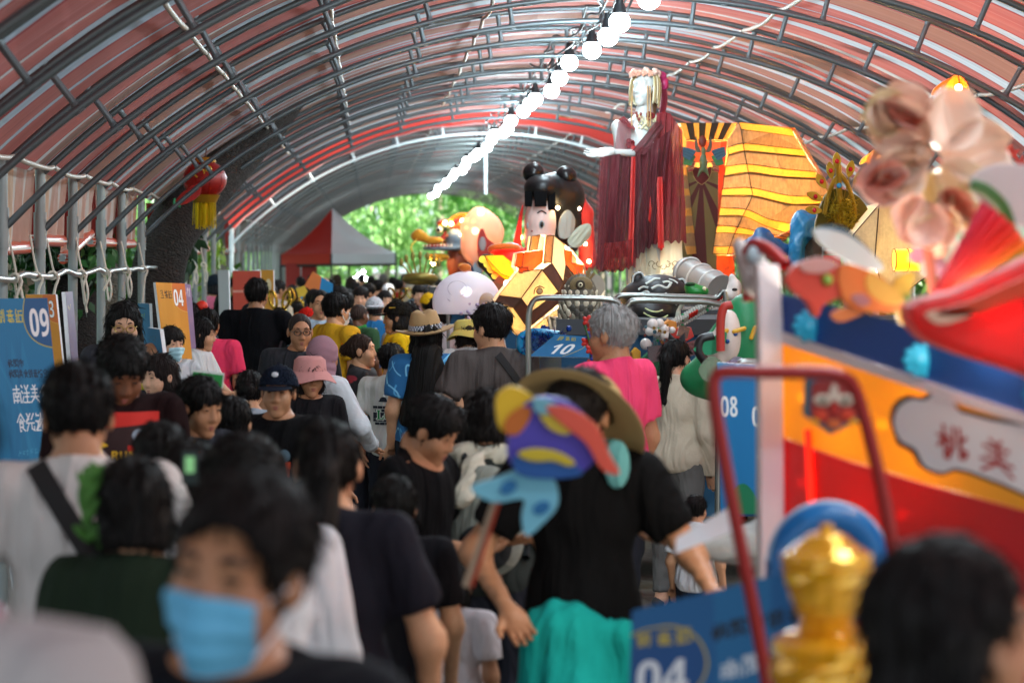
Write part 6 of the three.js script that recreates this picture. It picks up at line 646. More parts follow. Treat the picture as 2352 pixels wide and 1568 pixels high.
board('sign_board', 'tall blue board numbered 09 with white and yellow characters at the left edge', [[-52, 686], [108, 684], [176, 1330], [30, 1360]], 10.4, -0.12, (x, w, h) => {
  srand(2); frameHead(x, w, h, '#0f6f9c', '#0b5a86', '#b8a43c'); for (let i = 0; i < 9; i++) { x.globalAlpha = 0.16; x.fillStyle = i % 2 ? '#3fa0c4' : '#0a557e'; x.beginPath(); x.moveTo(w * rnd(0.1, 0.6), h * rnd(0.1, 0.2)); x.quadraticCurveTo(w * rnd(0.4, 1), h * 0.5, w * rnd(0.3, 1.1), h); x.lineTo(w * rnd(0, 0.5), h); x.fill(); } x.globalAlpha = 1;
  x.fillStyle = '#0b4f82'; x.lineWidth = 6; x.beginPath(); x.moveTo(w * 0.68, -10); x.bezierCurveTo(w * 0.56, h * 0.08, w * 0.6, h * 0.175, w * 1.1, h * 0.178); x.lineTo(w * 1.1, -10); x.fill(); x.stroke();
  x.fillStyle = '#e8e6e6'; x.save(); x.scale(0.72, 1); x.font = 'bold 190px sans-serif'; x.fillText('09', w * 0.7 / 0.72, h * 0.135); x.restore();
  x.strokeStyle = '#d0b83a'; ['創', '意', '組'].forEach((c, i) => glyph(x, c, w * (0.26 + i * 0.125), h * 0.038, 52, 66, 6));
  x.strokeStyle = '#0c2c48'; ['桃', '園', '市'].forEach((c, i) => glyph(x, c, w * (0.33 + i * 0.08), h * 0.215, 36, 40, 5)); ['桃', '園', '美', '食', '創', '意', '協', '會'].forEach((c, i) => glyph(x, c, w * (0.33 + i * 0.07), h * 0.252, 34, 40, 5));
  x.strokeStyle = '#e4e6e8'; [...'南洋美食節'].forEach((c, i) => glyph(x, c, w * (0.35 + i * 0.13), h * 0.305, 62, 92, 8)); [...'食光號'].forEach((c, i) => glyph(x, c, w * (0.37 + i * 0.135), h * 0.405, 62, 92, 8));
  x.strokeStyle = '#4ea6c6'; for (const r of [0.53, 0.57, 0.63, 0.67, 0.71, 0.75, 0.81, 0.85]) faint(x, w * 0.33, h * r, 32, 26, 13);
}, 512, 1400);
const orange = (num, ch) => (x, w, h) => { srand(num.length + 3); frameHead(x, w, h, '#d08a24', '#d8762a', '#e0b050'); for (let i = 0; i < 5; i++) { x.globalAlpha = 0.1; x.fillStyle = '#e8b050'; x.fillRect(w * rnd(0, 0.8), 0, w * 0.1, h); } x.globalAlpha = 1; x.fillStyle = '#d2702a'; x.lineWidth = 5; x.beginPath(); x.moveTo(w * 0.56, -10); x.bezierCurveTo(w * 0.46, h * 0.16, w * 0.54, h * 0.3, w * 1.1, h * 0.3); x.lineTo(w * 1.1, -10); x.fill(); x.stroke(); x.fillStyle = '#eef0ee'; x.strokeStyle = '#8a4a1a'; x.save(); x.scale(0.62, 1); x.font = 'bold 200px sans-serif'; x.lineWidth = 8; x.strokeText(num, w * 0.56 / 0.62, h * 0.235); x.fillText(num, w * 0.56 / 0.62, h * 0.235); x.restore(); x.strokeStyle = '#2a1c10'; ch.forEach((c, i) => glyph(x, c, w * (0.12 + i * 0.135), h * 0.08, 48, 70, 6)); x.strokeStyle = '#4a2c14'; faint(x, w * 0.16, h * 0.78, 40, 44, 9); };
board('sign_board', 'orange board numbered 04 standing upright in the left crowd', [[357, 648], [424, 651], [446, 870], [382, 870]], 15, -0.2, orange('04', ['邀', '請', '組']), 400, 840);
board('sign_board', 'orange board numbered 03 tucked behind the tall blue board', [[58, 676], [127, 676], [150, 900], [70, 900]], 12.4, 0.05, orange('03', ['邀', '請', '組']), 400, 840);
const plain = (c, num, nc) => (x, w, h) => { x.fillStyle = c; x.fillRect(0, 0, w, h); x.fillStyle = nc; x.font = 'bold 120px sans-serif'; x.save(); x.scale(0.7, 1); x.fillText(num, w * 0.5 / 0.7, h * 0.2); x.restore(); x.strokeStyle = nc; faint(x, w * 0.1, h * 0.12, 36, 40, 3); };
board('sign_board', 'thin purple board seen almost edge on with white side', [[150, 670], [166, 669], [186, 900], [168, 900]], 12.9, -0.4, plain('#6a6280', '', '#c8b86a'), 200, 600, '#f0f4f6');
board('sign_board', 'muted purple board behind the thin rope bundle', [[272, 699], [305, 701], [312, 860], [276, 860]], 14.6, 0.1, plain('#6c607c', '14', '#a8926a'), 256, 600);
board('sign_board', 'blue board beside the muted purple board', [[316, 696], [342, 697], [350, 880], [320, 880]], 15.2, 0.1, plain('#17688e', '', '#7a9a4a'), 200, 600);
board('sign_board', 'lower blue board behind the bald person', [[338, 752], [366, 756], [386, 900], [340, 900]], 11.8, 0.1, plain('#1a648c', '', '#3a4a5a'), 200, 500);
board('sign_board', 'purple board numbered 11 directly behind the orange 04 board', [[416, 650], [438, 653], [450, 800], [428, 800]], 15.6, -0.1, plain('#8a7494', '11', '#d8d0d8'), 256, 600);
board('sign_board', 'white board behind the pink top with cap at the left', [[500, 620], [524, 620], [528, 760], [504, 760]], 21, 0.05, (x, w, h) => { x.fillStyle = '#dfe6e8'; x.fillRect(0, 0, w, h); }, 64, 128);
board('sign_board', 'salmon red board with white strip beneath the white arch post', [[534, 622], [598, 622], [600, 760], [536, 760]], 23, 0.05, (x, w, h) => { x.fillStyle = '#d85a48'; x.fillRect(0, 0, w, h); x.fillStyle = '#e8a896'; x.fillRect(0, h * 0.32, w, h * 0.04); }, 64, 128);
board('sign_board', 'small yellow orange board next to the salmon red board', [[598, 620], [628, 620], [630, 760], [600, 760]], 23.4, 0.05, (x, w, h) => { x.fillStyle = '#d89a3a'; x.fillRect(0, 0, w, h); x.fillStyle = '#e8d8b0'; x.beginPath(); x.arc(w * 0.6, h * 0.25, 14, 0, 7); x.fill(); }, 64, 128);
board('sign_board', 'slanted blue board numbered 10 lying before the owl', [[1276, 768], [1400, 776], [1392, 822], [1216, 818]], 12.5, 0.03, (x, w, h) => { x.fillStyle = '#0c6aa0'; x.fillRect(0, 0, w, h); x.strokeStyle = '#a8a044'; ['創', '意', '組'].forEach((c, i) => glyph(x, c, 50 + i * 62, 16, 44, 44, 6)); x.fillStyle = '#eef2f4'; x.font = 'bold 150px sans-serif'; x.save(); x.transform(1, 0, 0.12, 1, 0, 0); x.fillText('10', 70, 208); x.restore(); x.strokeStyle = '#b8a848'; x.lineWidth = 7; x.beginPath(); x.moveTo(330, -10); x.quadraticCurveTo(350, 150, 240, 230); x.stroke(); x.strokeStyle = '#e6ecf0'; ['棗', '想'].forEach((c, i) => glyph(x, c, 360 + i * 76, 112, 66, 78, 8)); x.strokeStyle = '#0c2c48'; faint(x, 400, 40, 40, 40, 3); }, 560, 240);
board('sign_board', 'blue board numbered 08 seen between the red hoop and the white post', [[1648, 832], [1760, 838], [1768, 1180], [1656, 1180]], 9.6, 0.06, (x, w, h) => { x.fillStyle = '#1478b4'; x.fillRect(0, 0, w, h); x.fillStyle = '#2a98cc'; x.fillRect(0, 0, w, h * 0.1); x.fillStyle = '#eef2f4'; x.font = 'bold 120px sans-serif'; x.save(); x.scale(0.7, 1); x.fillText('08', 18, h * 0.36); x.fillText('0', 250, h * 0.42); x.restore(); x.fillStyle = '#157a52'; x.beginPath(); x.moveTo(20, h); x.quadraticCurveTo(120, h * 0.6, 220, h); x.fill(); x.fillStyle = '#bcd8e8'; for (let i = 0; i < 5; i++) { x.beginPath(); x.arc(200 + i * 9, h * 0.62 + i * 14, 8, 0, 7); x.fill(); } }, 256, 640);
board('sign_board', 'blue board with number 04 and gold ring at the bottom right', [[1452, 1402], [1880, 1296], [1900, 1700], [1440, 1720]], 4.75, 0.25, (x, w, h) => { x.fillStyle = '#0c5c94'; x.fillRect(0, 0, w, h); x.globalAlpha = 0.3; x.fillStyle = '#1a86b8'; x.fillRect(w * 0.45, 0, w * 0.3, h); x.globalAlpha = 1; x.fillStyle = '#0b4a86'; x.beginPath(); x.arc(w * 0.14, h * 0.42, w * 0.26, 0, 7); x.fill(); x.strokeStyle = '#b8a448'; x.lineWidth = 9; x.stroke(); x.strokeStyle = '#c0a83c'; ['創', '意', '組'].forEach((c, i) => glyph(x, c, w * (0.03 + i * 0.105), h * 0.17, 54, 60, 8)); x.fillStyle = '#e4e8ec'; x.font = 'bold 220px sans-serif'; x.save(); x.scale(0.8, 1); x.fillText('04', w * 0.04, h * 0.62); x.restore(); x.strokeStyle = '#0a1a2c'; ['桃', '園', '市', '創', '意'].forEach((c, i) => glyph(x, c, w * (0.43 + i * 0.1), h * 0.2, 62, 62, 9)); x.strokeStyle = '#d2dae2'; ['風', '園', '美'].forEach((c, i) => glyph(x, c === '風' ? '南' : c, w * (0.46 + i * 0.13), h * 0.42, 78, 74, 9)); }, 700, 640);
// blue tinsel arm and flowers round board 10
{ const t = thing('tinsel_roll', 'glossy blue scroll with blue tinsel at the corner of the number 10 board', 'decoration', at(1240, 785, 9.8)), L = (x, y, z = 0) => at(x, y, 9.8).sub(t.position).add(V(0, 0, z)); part('scroll', tube([L(1212, 812), L(1196, 800), L(1196, 776), L(1212, 764), L(1240, 762), L(1285, 768)], 0.015, 40, 10), M('#1482b4', { roughness: 0.25 }), t); srand(83);
  const gs = []; for (let i = 0; i < 240; i++) { const p = L(rnd(1200, 1300), rnd(762, 812), rnd(0, 0.05)), q = p.clone().add(V(rnd(-1, 1), rnd(-1, 1), rnd(-0.4, 1)).setLength(0.026)); gs.push(rod(p, q, 0.0016, 0.0008, 4)); } part('tinsel', join(gs), metal('#14409a', 0.2), t);
  for (let i = 0; i < 12; i++) { const p = at(rnd(1200, 1390), rnd(752, 772), 9.9).sub(t.position); part('tinsel_star', new THREE.IcosahedronGeometry(0.014, 0), metal('#1c3f8a', 0.25), t).position.copy(p); } put(t, [1240, 785], 9.8, 12.6); }
{ srand(85); const t = thing('red_flower_string', 'string of small red flowers hanging beside the grey haired person', 'flowers', at(1352, 780, 9.5)); part('stem', tube([V(-0.02, 0.07, 0), V(0, 0, 0.02), V(0.01, -0.09, 0)], 0.004, 12, 6), M('#2f5a2a'), t); for (let i = 0; i < 7; i++) { const c = V(rnd(-0.03, 0.03), 0.075 - i * 0.028, rnd(0, 0.03)); part('blossom', join(Array.from({ length: 5 }, (_, k) => ball(V(0.012, 0, 0), 0.012, 1, 0.7, 0.5, 8, 6).rotateZ(k * 1.257).translate(c.x, c.y, c.z))), M(i % 3 === 2 ? '#2a3a8a' : '#c0241c', { roughness: 0.5 }), t); } put(t, [1352, 780], 9.5, 11.9); }
// green lizard figures by the 08 board
{ const d = 9.0, t = thing('green_figure', 'large green and white creature with yellow brows behind the red hoop', 'figure', at(1680, 780, d)), q = (x, y, z, rx, ry, rz) => { const p = at(x, y, d).sub(t.position); return [p.x, p.y, z, rx, ry, rz]; };
  part('body', blob([q(1700, 830, -0.05, 0.14, 0.17, 0.1), q(1716, 760, -0.02, 0.09, 0.14, 0.09), q(1640, 870, -0.05, 0.12, 0.08, 0.09)], 0.05, 0.012), M('#0f7a48', { roughness: 0.5 }), t);
  part('face', blob([q(1672, 772, 0.03, 0.05, 0.1, 0.06), q(1640, 820, 0.02, 0.035, 0.09, 0.05)], 0.03, 0.01), M('#d2c4ba', { roughness: 0.6 }), t);
  for (const [x, y] of [[1682, 765], [1664, 782]]) { const p = at(x, y, d).sub(t.position); part('eye', ball(V(p.x, p.y, 0.085), 0.009), M('#1a4a8a', { roughness: 0.2 }), t); }
  for (const [x, y, r] of [[1690, 756, 0.3], [1652, 764, 0.6], [1722, 762, 1.2]]) { const p = at(x, y, d).sub(t.position); part('brow', new THREE.CapsuleGeometry(0.008, 0.04, 4, 8).rotateZ(1.57 + r).translate(p.x, p.y, 0.09), M('#d0a020', { roughness: 0.5 }), t); }
  srand(87); const fz = []; for (let i = 0; i < 140; i++) { const p = at(rnd(1705, 1735), rnd(690, 790), d).sub(t.position), e = p.clone().add(V(rnd(-1, 1), rnd(-1, 1), rnd(-1, 1)).setLength(0.03)); fz.push(rod(p, e, 0.003, 0.001, 4)); } part('fuzzy_trim', join(fz), M('#3f9a4a'), t);
  part('dark_curl', tube([at(1622, 832, d - 0.1).sub(t.position), at(1606, 806, d - 0.1).sub(t.position), at(1612, 780, d - 0.1).sub(t.position), at(1640, 772, d - 0.1).sub(t.position)], 0.018, 24, 10), M('#101214', { roughness: 0.4 }), t);
  part('green_leaf', slab(smooth([[-0.06, -0.02], [0, 0.02], [0.06, 0.045], [0.05, -0.01], [0, -0.04]]), 0.012).translate(...at(1630, 790, d - 0.1).sub(t.position).toArray()), M('#17855a'), t);
  const cellM = shell('#d8dcd6', 0.85, { roughness: 0.15 }); for (const [x, y, c] of [[1632, 850, '#b8d0b8'], [1690, 850, '#c8c0d8']]) { const p = at(x, y, d - 0.2).sub(t.position); part('clear_petal', slab(smooth([[-0.05, 0.0], [-0.02, -0.04], [0.04, -0.035], [0.055, 0.02], [0, 0.05]]), 0.006).rotateY(0.4).translate(p.x, p.y, p.z), shell(c, 0.8, { roughness: 0.12 }), t); }
  const pp = at(1688, 842, d - 0.15).sub(t.position); part('purple_glitter', ball(pp, 0.032, 1.3, 0.8, 0.4).rotateZ(0), M('#7a5a9a', { metalness: 0.6, roughness: 0.4, bumpMap: T.grain, bumpScale: 0.01 }), t); put(t, [1680, 780], d, 11.3);
}
// ---------- feather crown, blue mountain, gold buds ----------
{ const d = 12.2, t = thing('gold_feather_crown', 'gold filigree crown of leaf shaped lockets with red stones right of the pharaoh lantern', 'ornament', at(1920, 470, d)), L = (x, y, z = 0) => at(x, y, d).sub(t.position).add(V(0, 0, z)), gd = M('#a8862a', { metalness: 0.9, roughness: 0.32, bumpMap: T.grain, bumpScale: 0.006 }), C = (x, y) => [(1640 + x / 3.564) * 0.9378, (280 + y / 3.564) * 0.9378];
  for (const [x, y, a, sx, sy] of [[1462, 410, 0, 1478, 520], [1408, 492, 0.15, 1425, 590], [1328, 586, 0.55, 1385, 670], [1275, 718, 1.15, 1370, 765], [1265, 836, 1.45, 1360, 850], [1580, 480, -0.2, 1560, 590], [1650, 560, -0.6, 1600, 640]]) { const p = L(...C(x, y)), s = smooth([[0, 0.062], [0.026, 0.02], [0.022, -0.022], [0, -0.055], [-0.022, -0.022], [-0.026, 0.02]]).map(([u, v]) => [u * 0.72, v * 0.72]); part('locket', slab(s, 0.006, 0.002).rotateZ(a).translate(p.x, p.y, p.z), gd, t); part('stone', ball(V(p.x, p.y, p.z + 0.012), 0.011, 1, 1.15, 0.7), M('#a8121a', { roughness: 0.12 }), t); const st = tube([V(p.x, p.y, p.z), L(...C((x + sx) / 2, (y + sy) / 2 + 10)), L(...C(sx, sy)), L(...C(1480, 900))], 0.0028, 24, 6); part('stalk', st, gd, t); }
  for (const s of [-1, 1]) part('arch_stem', tube([L(...C(1490, 520)), L(...C(1490 + s * 60, 600)), L(...C(1490 + s * 105, 720)), L(...C(1490 + s * 135, 870))], 0.012, 30, 8), gd, t);
  part('centre_stem', tube([L(...C(1478, 440)), L(...C(1480, 600)), L(...C(1490, 760)), L(...C(1500, 980))], 0.016, 24, 8), gd, t); part('blue_stone', ball(L(...C(1478, 622), 0.02), 0.014), M('#2f7aa0', { roughness: 0.15 }), t);
  srand(97); const gs = []; for (let i = 0; i < 700; i++) { const p = L(...C(1520 + rnd(-170, 150) * rnd(0.3, 1), 860 + rnd(-120, 160)), rnd(-0.04, 0.04)), e = p.clone().add(V(rnd(-1, 1), rnd(-1, 1), rnd(-1, 1)).setLength(rnd(0.015, 0.035))); gs.push(rod(p, e, 0.0022, 0.001, 4)); } part('tinsel_cluster', join(gs), metal('#b0962a', 0.3), t); part('leafy_fringe', slab(smooth([[-0.12, -0.12], [-0.05, 0.14], [0.1, 0.1], [0.16, -0.06], [0.05, -0.16]]), 0.04).translate(L(...C(1500, 900)).x, L(...C(1500, 900)).y, -0.06), M('#7a6a24', { bumpMap: T.grain, bumpScale: 0.03, metalness: 0.5, roughness: 0.5 }), t); put(t, [1920, 470], d, 14.2);
}
{ const d = 12.8, t = thing('blue_mountain', 'crumpled blue and teal paper mountain left of the gold crown', 'decoration', at(1850, 560, d)), q = (x, y, z, rx, ry, rz) => { const p = at(x, y, d).sub(t.position); return [p.x, p.y, z, rx, ry, rz]; }, cr = (f, x, y, z) => f + 0.03 * Math.abs(noise(x * 13, y * 9, z * 13)) + 0.012 * Math.abs(noise(x * 34, y * 22, z * 34));
  part('blue_ridge', blob([q(1845, 520, 0, 0.07, 0.1, 0.08), q(1828, 590, 0.02, 0.05, 0.16, 0.08), q(1880, 500, -0.02, 0.07, 0.04, 0.06)], 0.05, 0.01, cr), M('#1a6a94', { roughness: 0.35 }), t);
  part('rock_core', blob([q(1870, 590, -0.04, 0.06, 0.18, 0.08)], 0.03, 0.011, cr), M('#3a3026', { roughness: 0.9 }), t); part('green_foot', blob([q(1812, 660, 0.05, 0.03, 0.1, 0.05)], 0.02, 0.009, cr), M('#4a8a5a', { roughness: 0.6 }), t);
  part('blue_arm', blob([[...at(1705, 570, d).sub(t.position).toArray(), ...at(1750, 545, d).sub(t.position).toArray(), 0.03, 0.05], [...at(1750, 545, d).sub(t.position).toArray(), ...at(1822, 582, d).sub(t.position).toArray(), 0.05, 0.035]], 0.04, 0.01, cr), M('#124a78', { roughness: 0.3 }), t); put(t, [1850, 560], d, 14.8); }
function bud(label, x, y, d, h, rot, c, pw) { const t = thing('bud_lantern', label, 'lantern', at(x, y, d)); const n = 4; for (let k = 0; k < n; k++) { const g = new THREE.SphereGeometry(h * 0.5, 14, 16, k / n * 6.283, 6.283 / n - 0.02).scale(0.8, 1, 0.8), P = g.attributes.position; for (let i = 0; i < P.count; i++) { const v = P.getY(i) / h; P.setX(i, P.getX(i) * (1 - 0.25 * Math.max(0, v * 2)) ); } g.computeVertexNormals(); part('petal_panel', g.rotateZ(rot), shell(c, 0.6, { roughness: 0.5 }), t); }
  const w = []; for (let k = 0; k < n; k++) { const a = k / n * 6.283, pts = []; for (let i = 0; i <= 12; i++) { const v = Math.PI * i / 12; pts.push(V(-Math.cos(a) * Math.sin(v) * h * 0.4, Math.cos(v) * h * 0.5, Math.sin(a) * Math.sin(v) * h * 0.4)); } w.push(tube(pts, 0.003, 20, 5)); } part('wire_frame', join(w).rotateZ(rot), M('#5a3a0c'), t); const q = slab(smooth([[-h * 0.1, h * 0.42], [-h * 0.62, h * 0.12], [-h * 0.7, -h * 0.1], [-h * 0.42, -h * 0.02], [-h * 0.36, -h * 0.2], [-h * 0.2, h * 0.1]]), 0.02); part('curled_petal', q, shell(c, 0.5), t); lamp(t, V(0.0, h * 0.1, 0.06), 0.02, '#ffd28a', 12, pw); put(t, [x, y], d, d * 1.18); return t; }
bud('golden bud lantern against the striped roof at the upper right', 2196, 212, 11.8, 0.17, -0.1, '#e0900c', 0.35);
bud('golden bud lantern half hidden left of the pale flower', 2016, 372, 12.2, 0.13, 0.3, '#e0a01c', 0.3);
{ const t = thing('lantern_barrel', 'small glowing amber barrel lantern behind the orange paper fish', 'lantern', at(2222 - 0, 622, 11)); put(t, [2085, 597], 11, 13.4); part('barrel', new THREE.CylinderGeometry(0.05, 0.05, 0.12, 12, 1, true).rotateZ(Math.PI / 2), shell('#e09018', 0.65), t); part('hoop_wires', join([-0.06, 0, 0.06].map((x) => new THREE.TorusGeometry(0.051, 0.003, 5, 20).rotateY(Math.PI / 2).translate(x, 0, 0))), M('#5a3408'), t); lamp(t, V(-0.02, 0, 0), 0.015, '#ffd08a', 30, 0.3); }
// cream lantern shapes glowing behind the foreground flowers
lantern('cream_lantern', 'pale cream glowing lantern panels behind the pink flower', [['cream_panel', '#d8c8a4', [[2020, 470], [2110, 440], [2150, 620], [2040, 700], [2010, 600]]], ['peach_panel', '#d89a78', [[2110, 440], [2250, 470], [2260, 560], [2150, 620]]], ['cream_panel', '#d8ccb0', [[1960, 540], [2020, 470], [2010, 600], [1980, 640]]]], 14, [2100, 560], { outline: [[1960, 540], [2020, 470], [2110, 440], [2250, 470], [2260, 560], [2150, 620], [2040, 700], [1980, 640]], backC: '#c8b48a', bulbs: [[2080, 540, -0.12, 0.5], [2180, 520, -0.15, 0.5], [2030, 620, -0.12, 0.4]] });
{ const t = thing('red_banner', 'small red paper banner with yellow characters behind the gold crown', 'banner', at(1912, 625, 11.5)); part('cloth', box(0.08, 0.16, 0.006), M('#b8281a'), t); part('print', new THREE.PlaneGeometry(0.06, 0.13).translate(0, 0, 0.0045), M('#ffffff', { map: canvasTex(64, 128, (x) => { x.fillStyle = '#b8281a'; x.fillRect(0, 0, 64, 128); x.strokeStyle = '#e8c02a'; glyph(x, '號', 8, 10, 48, 48, 5); glyph(x, '會', 8, 66, 48, 48, 5); }) }), t); }
{ srand(101); const t = thing('red_leaf_spray', 'spray of red maple like leaves against the roof at the right edge', 'foliage', at(2300, 400, 8.5)); for (let i = 0; i < 12; i++) { const c = at(rnd(2240, 2380), rnd(345, 460), 8.5).sub(t.position), pts = []; for (let k = 0; k < 10; k++) { const a = k / 10 * 6.283, r = k % 2 ? 0.014 : 0.036; pts.push([Math.cos(a) * r, Math.sin(a) * r]); } part('leaf', slab(pts, 0.003).rotateZ(rnd(0, 3)).rotateY(rnd(-1, 1)).translate(c.x, c.y, c.z), M(i % 3 ? '#b03428' : '#c8503c', { roughness: 0.6 }), t); } part('twig', tube([V(-0.1, -0.05, 0), V(0, 0.02, 0), V(0.1, 0.0, 0)], 0.004, 12, 6), M('#5a3a2a'), t); }
// ---------- middle distance works in front of the tunnel end ----------
{ // child doll head with two black buns
  const d = 15.2, t = thing('doll_lantern', 'large doll head lantern with black fringe and two round hair buns left of the mannequin', 'lantern', at(1275, 490, d)), L = (x, y, z = 0) => { const p = at(x, y, d).sub(t.position); return V(p.x, p.y, z); }, e = (x, y, z, rx, ry, rz) => { const p = L(x, y, z); return [p.x, p.y, z, rx, ry, rz]; };
  part('face', blob([e(1240, 512, 0.04, 0.1, 0.165, 0.13), e(1236, 560, 0.07, 0.085, 0.075, 0.1)], 0.06, 0.011), shell('#ecd2ca', 0.25, { roughness: 0.5 }), t);
  part('hair', blob([e(1284, 452, -0.07, 0.17, 0.16, 0.15), e(1312, 520, -0.12, 0.1, 0.17, 0.12), e(1243, 432, 0.055, 0.112, 0.085, 0.125)], 0.06, 0.013), M('#0a0b0d', { roughness: 0.4 }), t);
  for (const [x, w, h] of [[1213, 14, 32], [1238, 26, 32], [1262, 14, 40]]) { const p = L(x, 442), k = d / F; part('fringe', slab([[-w * k * 0.55, 0.0], [w * k * 0.55, 0.0], [w * k * 0.45, -h * k], [-w * k * 0.45, -h * k]], 0.02, 0.004).rotateX(-0.12).rotateY((1240 - x) * -0.012).translate(p.x, p.y, x === 1238 ? 0.15 : 0.115), M('#0a0b0d', { roughness: 0.9, specularIntensity: 0.2 }), t); }
  for (const [x, y] of [[1226, 397], [1301, 405]]) { const p = L(x, y, -0.02); part('hair_bun', new THREE.SphereGeometry(0.068, 20, 16).translate(p.x, p.y, p.z), M('#0a0b0d', { roughness: 0.25 }), t); part('bun_ring', new THREE.TorusGeometry(0.04, 0.01, 8, 20).rotateX(1.3).translate(p.x + (x < 1250 ? 0.03 : -0.02), p.y - 0.062, p.z + 0.02), M('#b87a8a'), t); }
  { const q = L(1240, 516); part('eye', ball(V(q.x, q.y, 0.168), 0.022, 0.8, 1.15, 0.3), M('#8c979a', { roughness: 0.3 }), t); part('pupil', ball(V(q.x + 0.001, q.y, 0.173), 0.015, 0.75, 1.15, 0.3), M('#0c0c0e', { roughness: 0.15 }), t); const r = L(1210, 518); part('eye', ball(V(r.x, r.y, 0.11), 0.018, 0.5, 1.15, 0.5), M('#8c979a', { roughness: 0.3 }), t); part('eyebrow', tube([L(1230, 490, 0.165), L(1240, 485, 0.165), L(1251, 491, 0.16)], 0.0045, 12, 6), M('#2a1c1c'), t); }
  part('cheek', ball(L(1259, 545, 0.15), 0.02, 1, 0.9, 0.3), M('#d07a80', { roughness: 0.8 }), t); part('nose', ball(L(1218, 531, 0.16), 0.006), M('#8a3a34'), t); part('mouth', tube([L(1210, 553, 0.15), L(1219, 558, 0.165), L(1232, 554, 0.168)], 0.004, 10, 6), M('#9a2f28'), t);
  part('red_collar', new THREE.TorusGeometry(0.14, 0.05, 12, 30).rotateX(1.35).translate(...L(1236, 606, 0.02).toArray()), shell('#c8180e', 0.5), t);
  part('red_ribbon', blob([[...L(1318, 420, -0.1).toArray(), ...L(1348, 490, -0.08).toArray(), 0.03, 0.045], [...L(1348, 490, -0.08).toArray(), ...L(1352, 600, -0.05).toArray(), 0.045, 0.06]], 0.04, 0.014), shell('#d81e12', 0.55), t);
  for (const [x, y, z] of [[1278, 478, 0.12], [1330, 478, 0.0], [1344, 560, 0.03], [1352, 600, 0.04]]) lamp(t, L(x, y, z), 0.012, '#ffd9a0', 40, 0.05);
  part('red_panel', slab(smooth(loc([[1186, 520], [1200, 470], [1196, 560], [1206, 610], [1180, 600]], d, 1275, 490)), 0.05).translate(0, 0, 0.02), shell('#d8260e', 0.5), t); lamp(t, L(1196, 545, 0.03), 0.014, '#ffb060', 30, 0.12);
  for (const [x, y, r, c] of [[1298, 515, -0.1, '#9a9c92'], [1330, 540, -0.7, '#a2aa98']]) { const p = L(x, y, 0.1); part('wing_plate', slab(smooth([[-0.035, -0.08], [-0.04, 0.03], [0, 0.085], [0.045, 0.04], [0.04, -0.06], [0, -0.09]]), 0.02, 0.004).rotateZ(r).translate(p.x, p.y, p.z), M(c, { roughness: 0.35, metalness: 0.3, bumpMap: T.folds, bumpScale: 0.02 }), t); }
  for (const [x, y] of [[1290, 568], [1304, 575]]) { const p = L(x, y, 0.13); part('white_badge', ball(p, 0.02, 0.75, 1.25, 0.25), M('#c0d0e4', { roughness: 0.4 }), t); part('badge_mark', box(0.006, 0.03, 0.004).translate(p.x, p.y, p.z + 0.006), M('#3a4a3a'), t); }
  put(t, [1275, 490], 15.2, 19.5);
}
{ // red pot and yellow leaf wing
  const d = 15.6, t = thing('red_pot_lantern', 'glowing red pot lantern with orange rim behind the yellow leaf', 'lantern', at(1150, 590, d)), L = (x, y, z = 0) => { const p = at(x, y, d).sub(t.position); return V(p.x, p.y, z); };
  part('pot', new THREE.SphereGeometry(0.11, 24, 18).scale(1, 0.85, 1), shell('#d8180c', 0.6, { roughness: 0.5 }), t); part('rim', new THREE.TorusGeometry(0.09, 0.02, 10, 28).rotateX(Math.PI / 2 - 0.2).translate(-0.04, 0.05, 0.04), shell('#e08a1a', 0.5), t); part('spout', blob([[0.08, 0.0, 0, 0.15, 0.06, 0, 0.05, 0.03]], 0.02, 0.012), shell('#d8200c', 0.55), t); lamp(t, V(0.03, -0.02, 0.05), 0.016, '#ffc890', 20, 0.3); put(t, [1172, 590], 15.6, 18);
  lantern('leaf_lantern', 'glowing yellow leaf shaped lantern pointing left above the boxy animal', [['leaf_panel', '#f0c428', [[1112, 586, 0.02], [1155, 585, .04], [1178, 604, .05], [1206, 630, .04], [1196, 648, .03], [1150, 628, .05]]], ['leaf_panel', '#ecb820', [[1112, 586, 0.02], [1150, 628, .05], [1196, 648, .03], [1182, 658, 0.01], [1130, 620, 0.01]]]], 16.8, [1155, 615], { outline: [[1114, 587], [1155, 586], [1178, 605], [1204, 630], [1194, 647], [1182, 656], [1131, 619]], depth: 0.15, LP: 1.4, backC: '#e0b020', wr: 0.002, bulbs: [[1140, 606, -0.06, 0.2, 0.012], [1176, 628, -0.06, 0.22, 0.012]] });
}
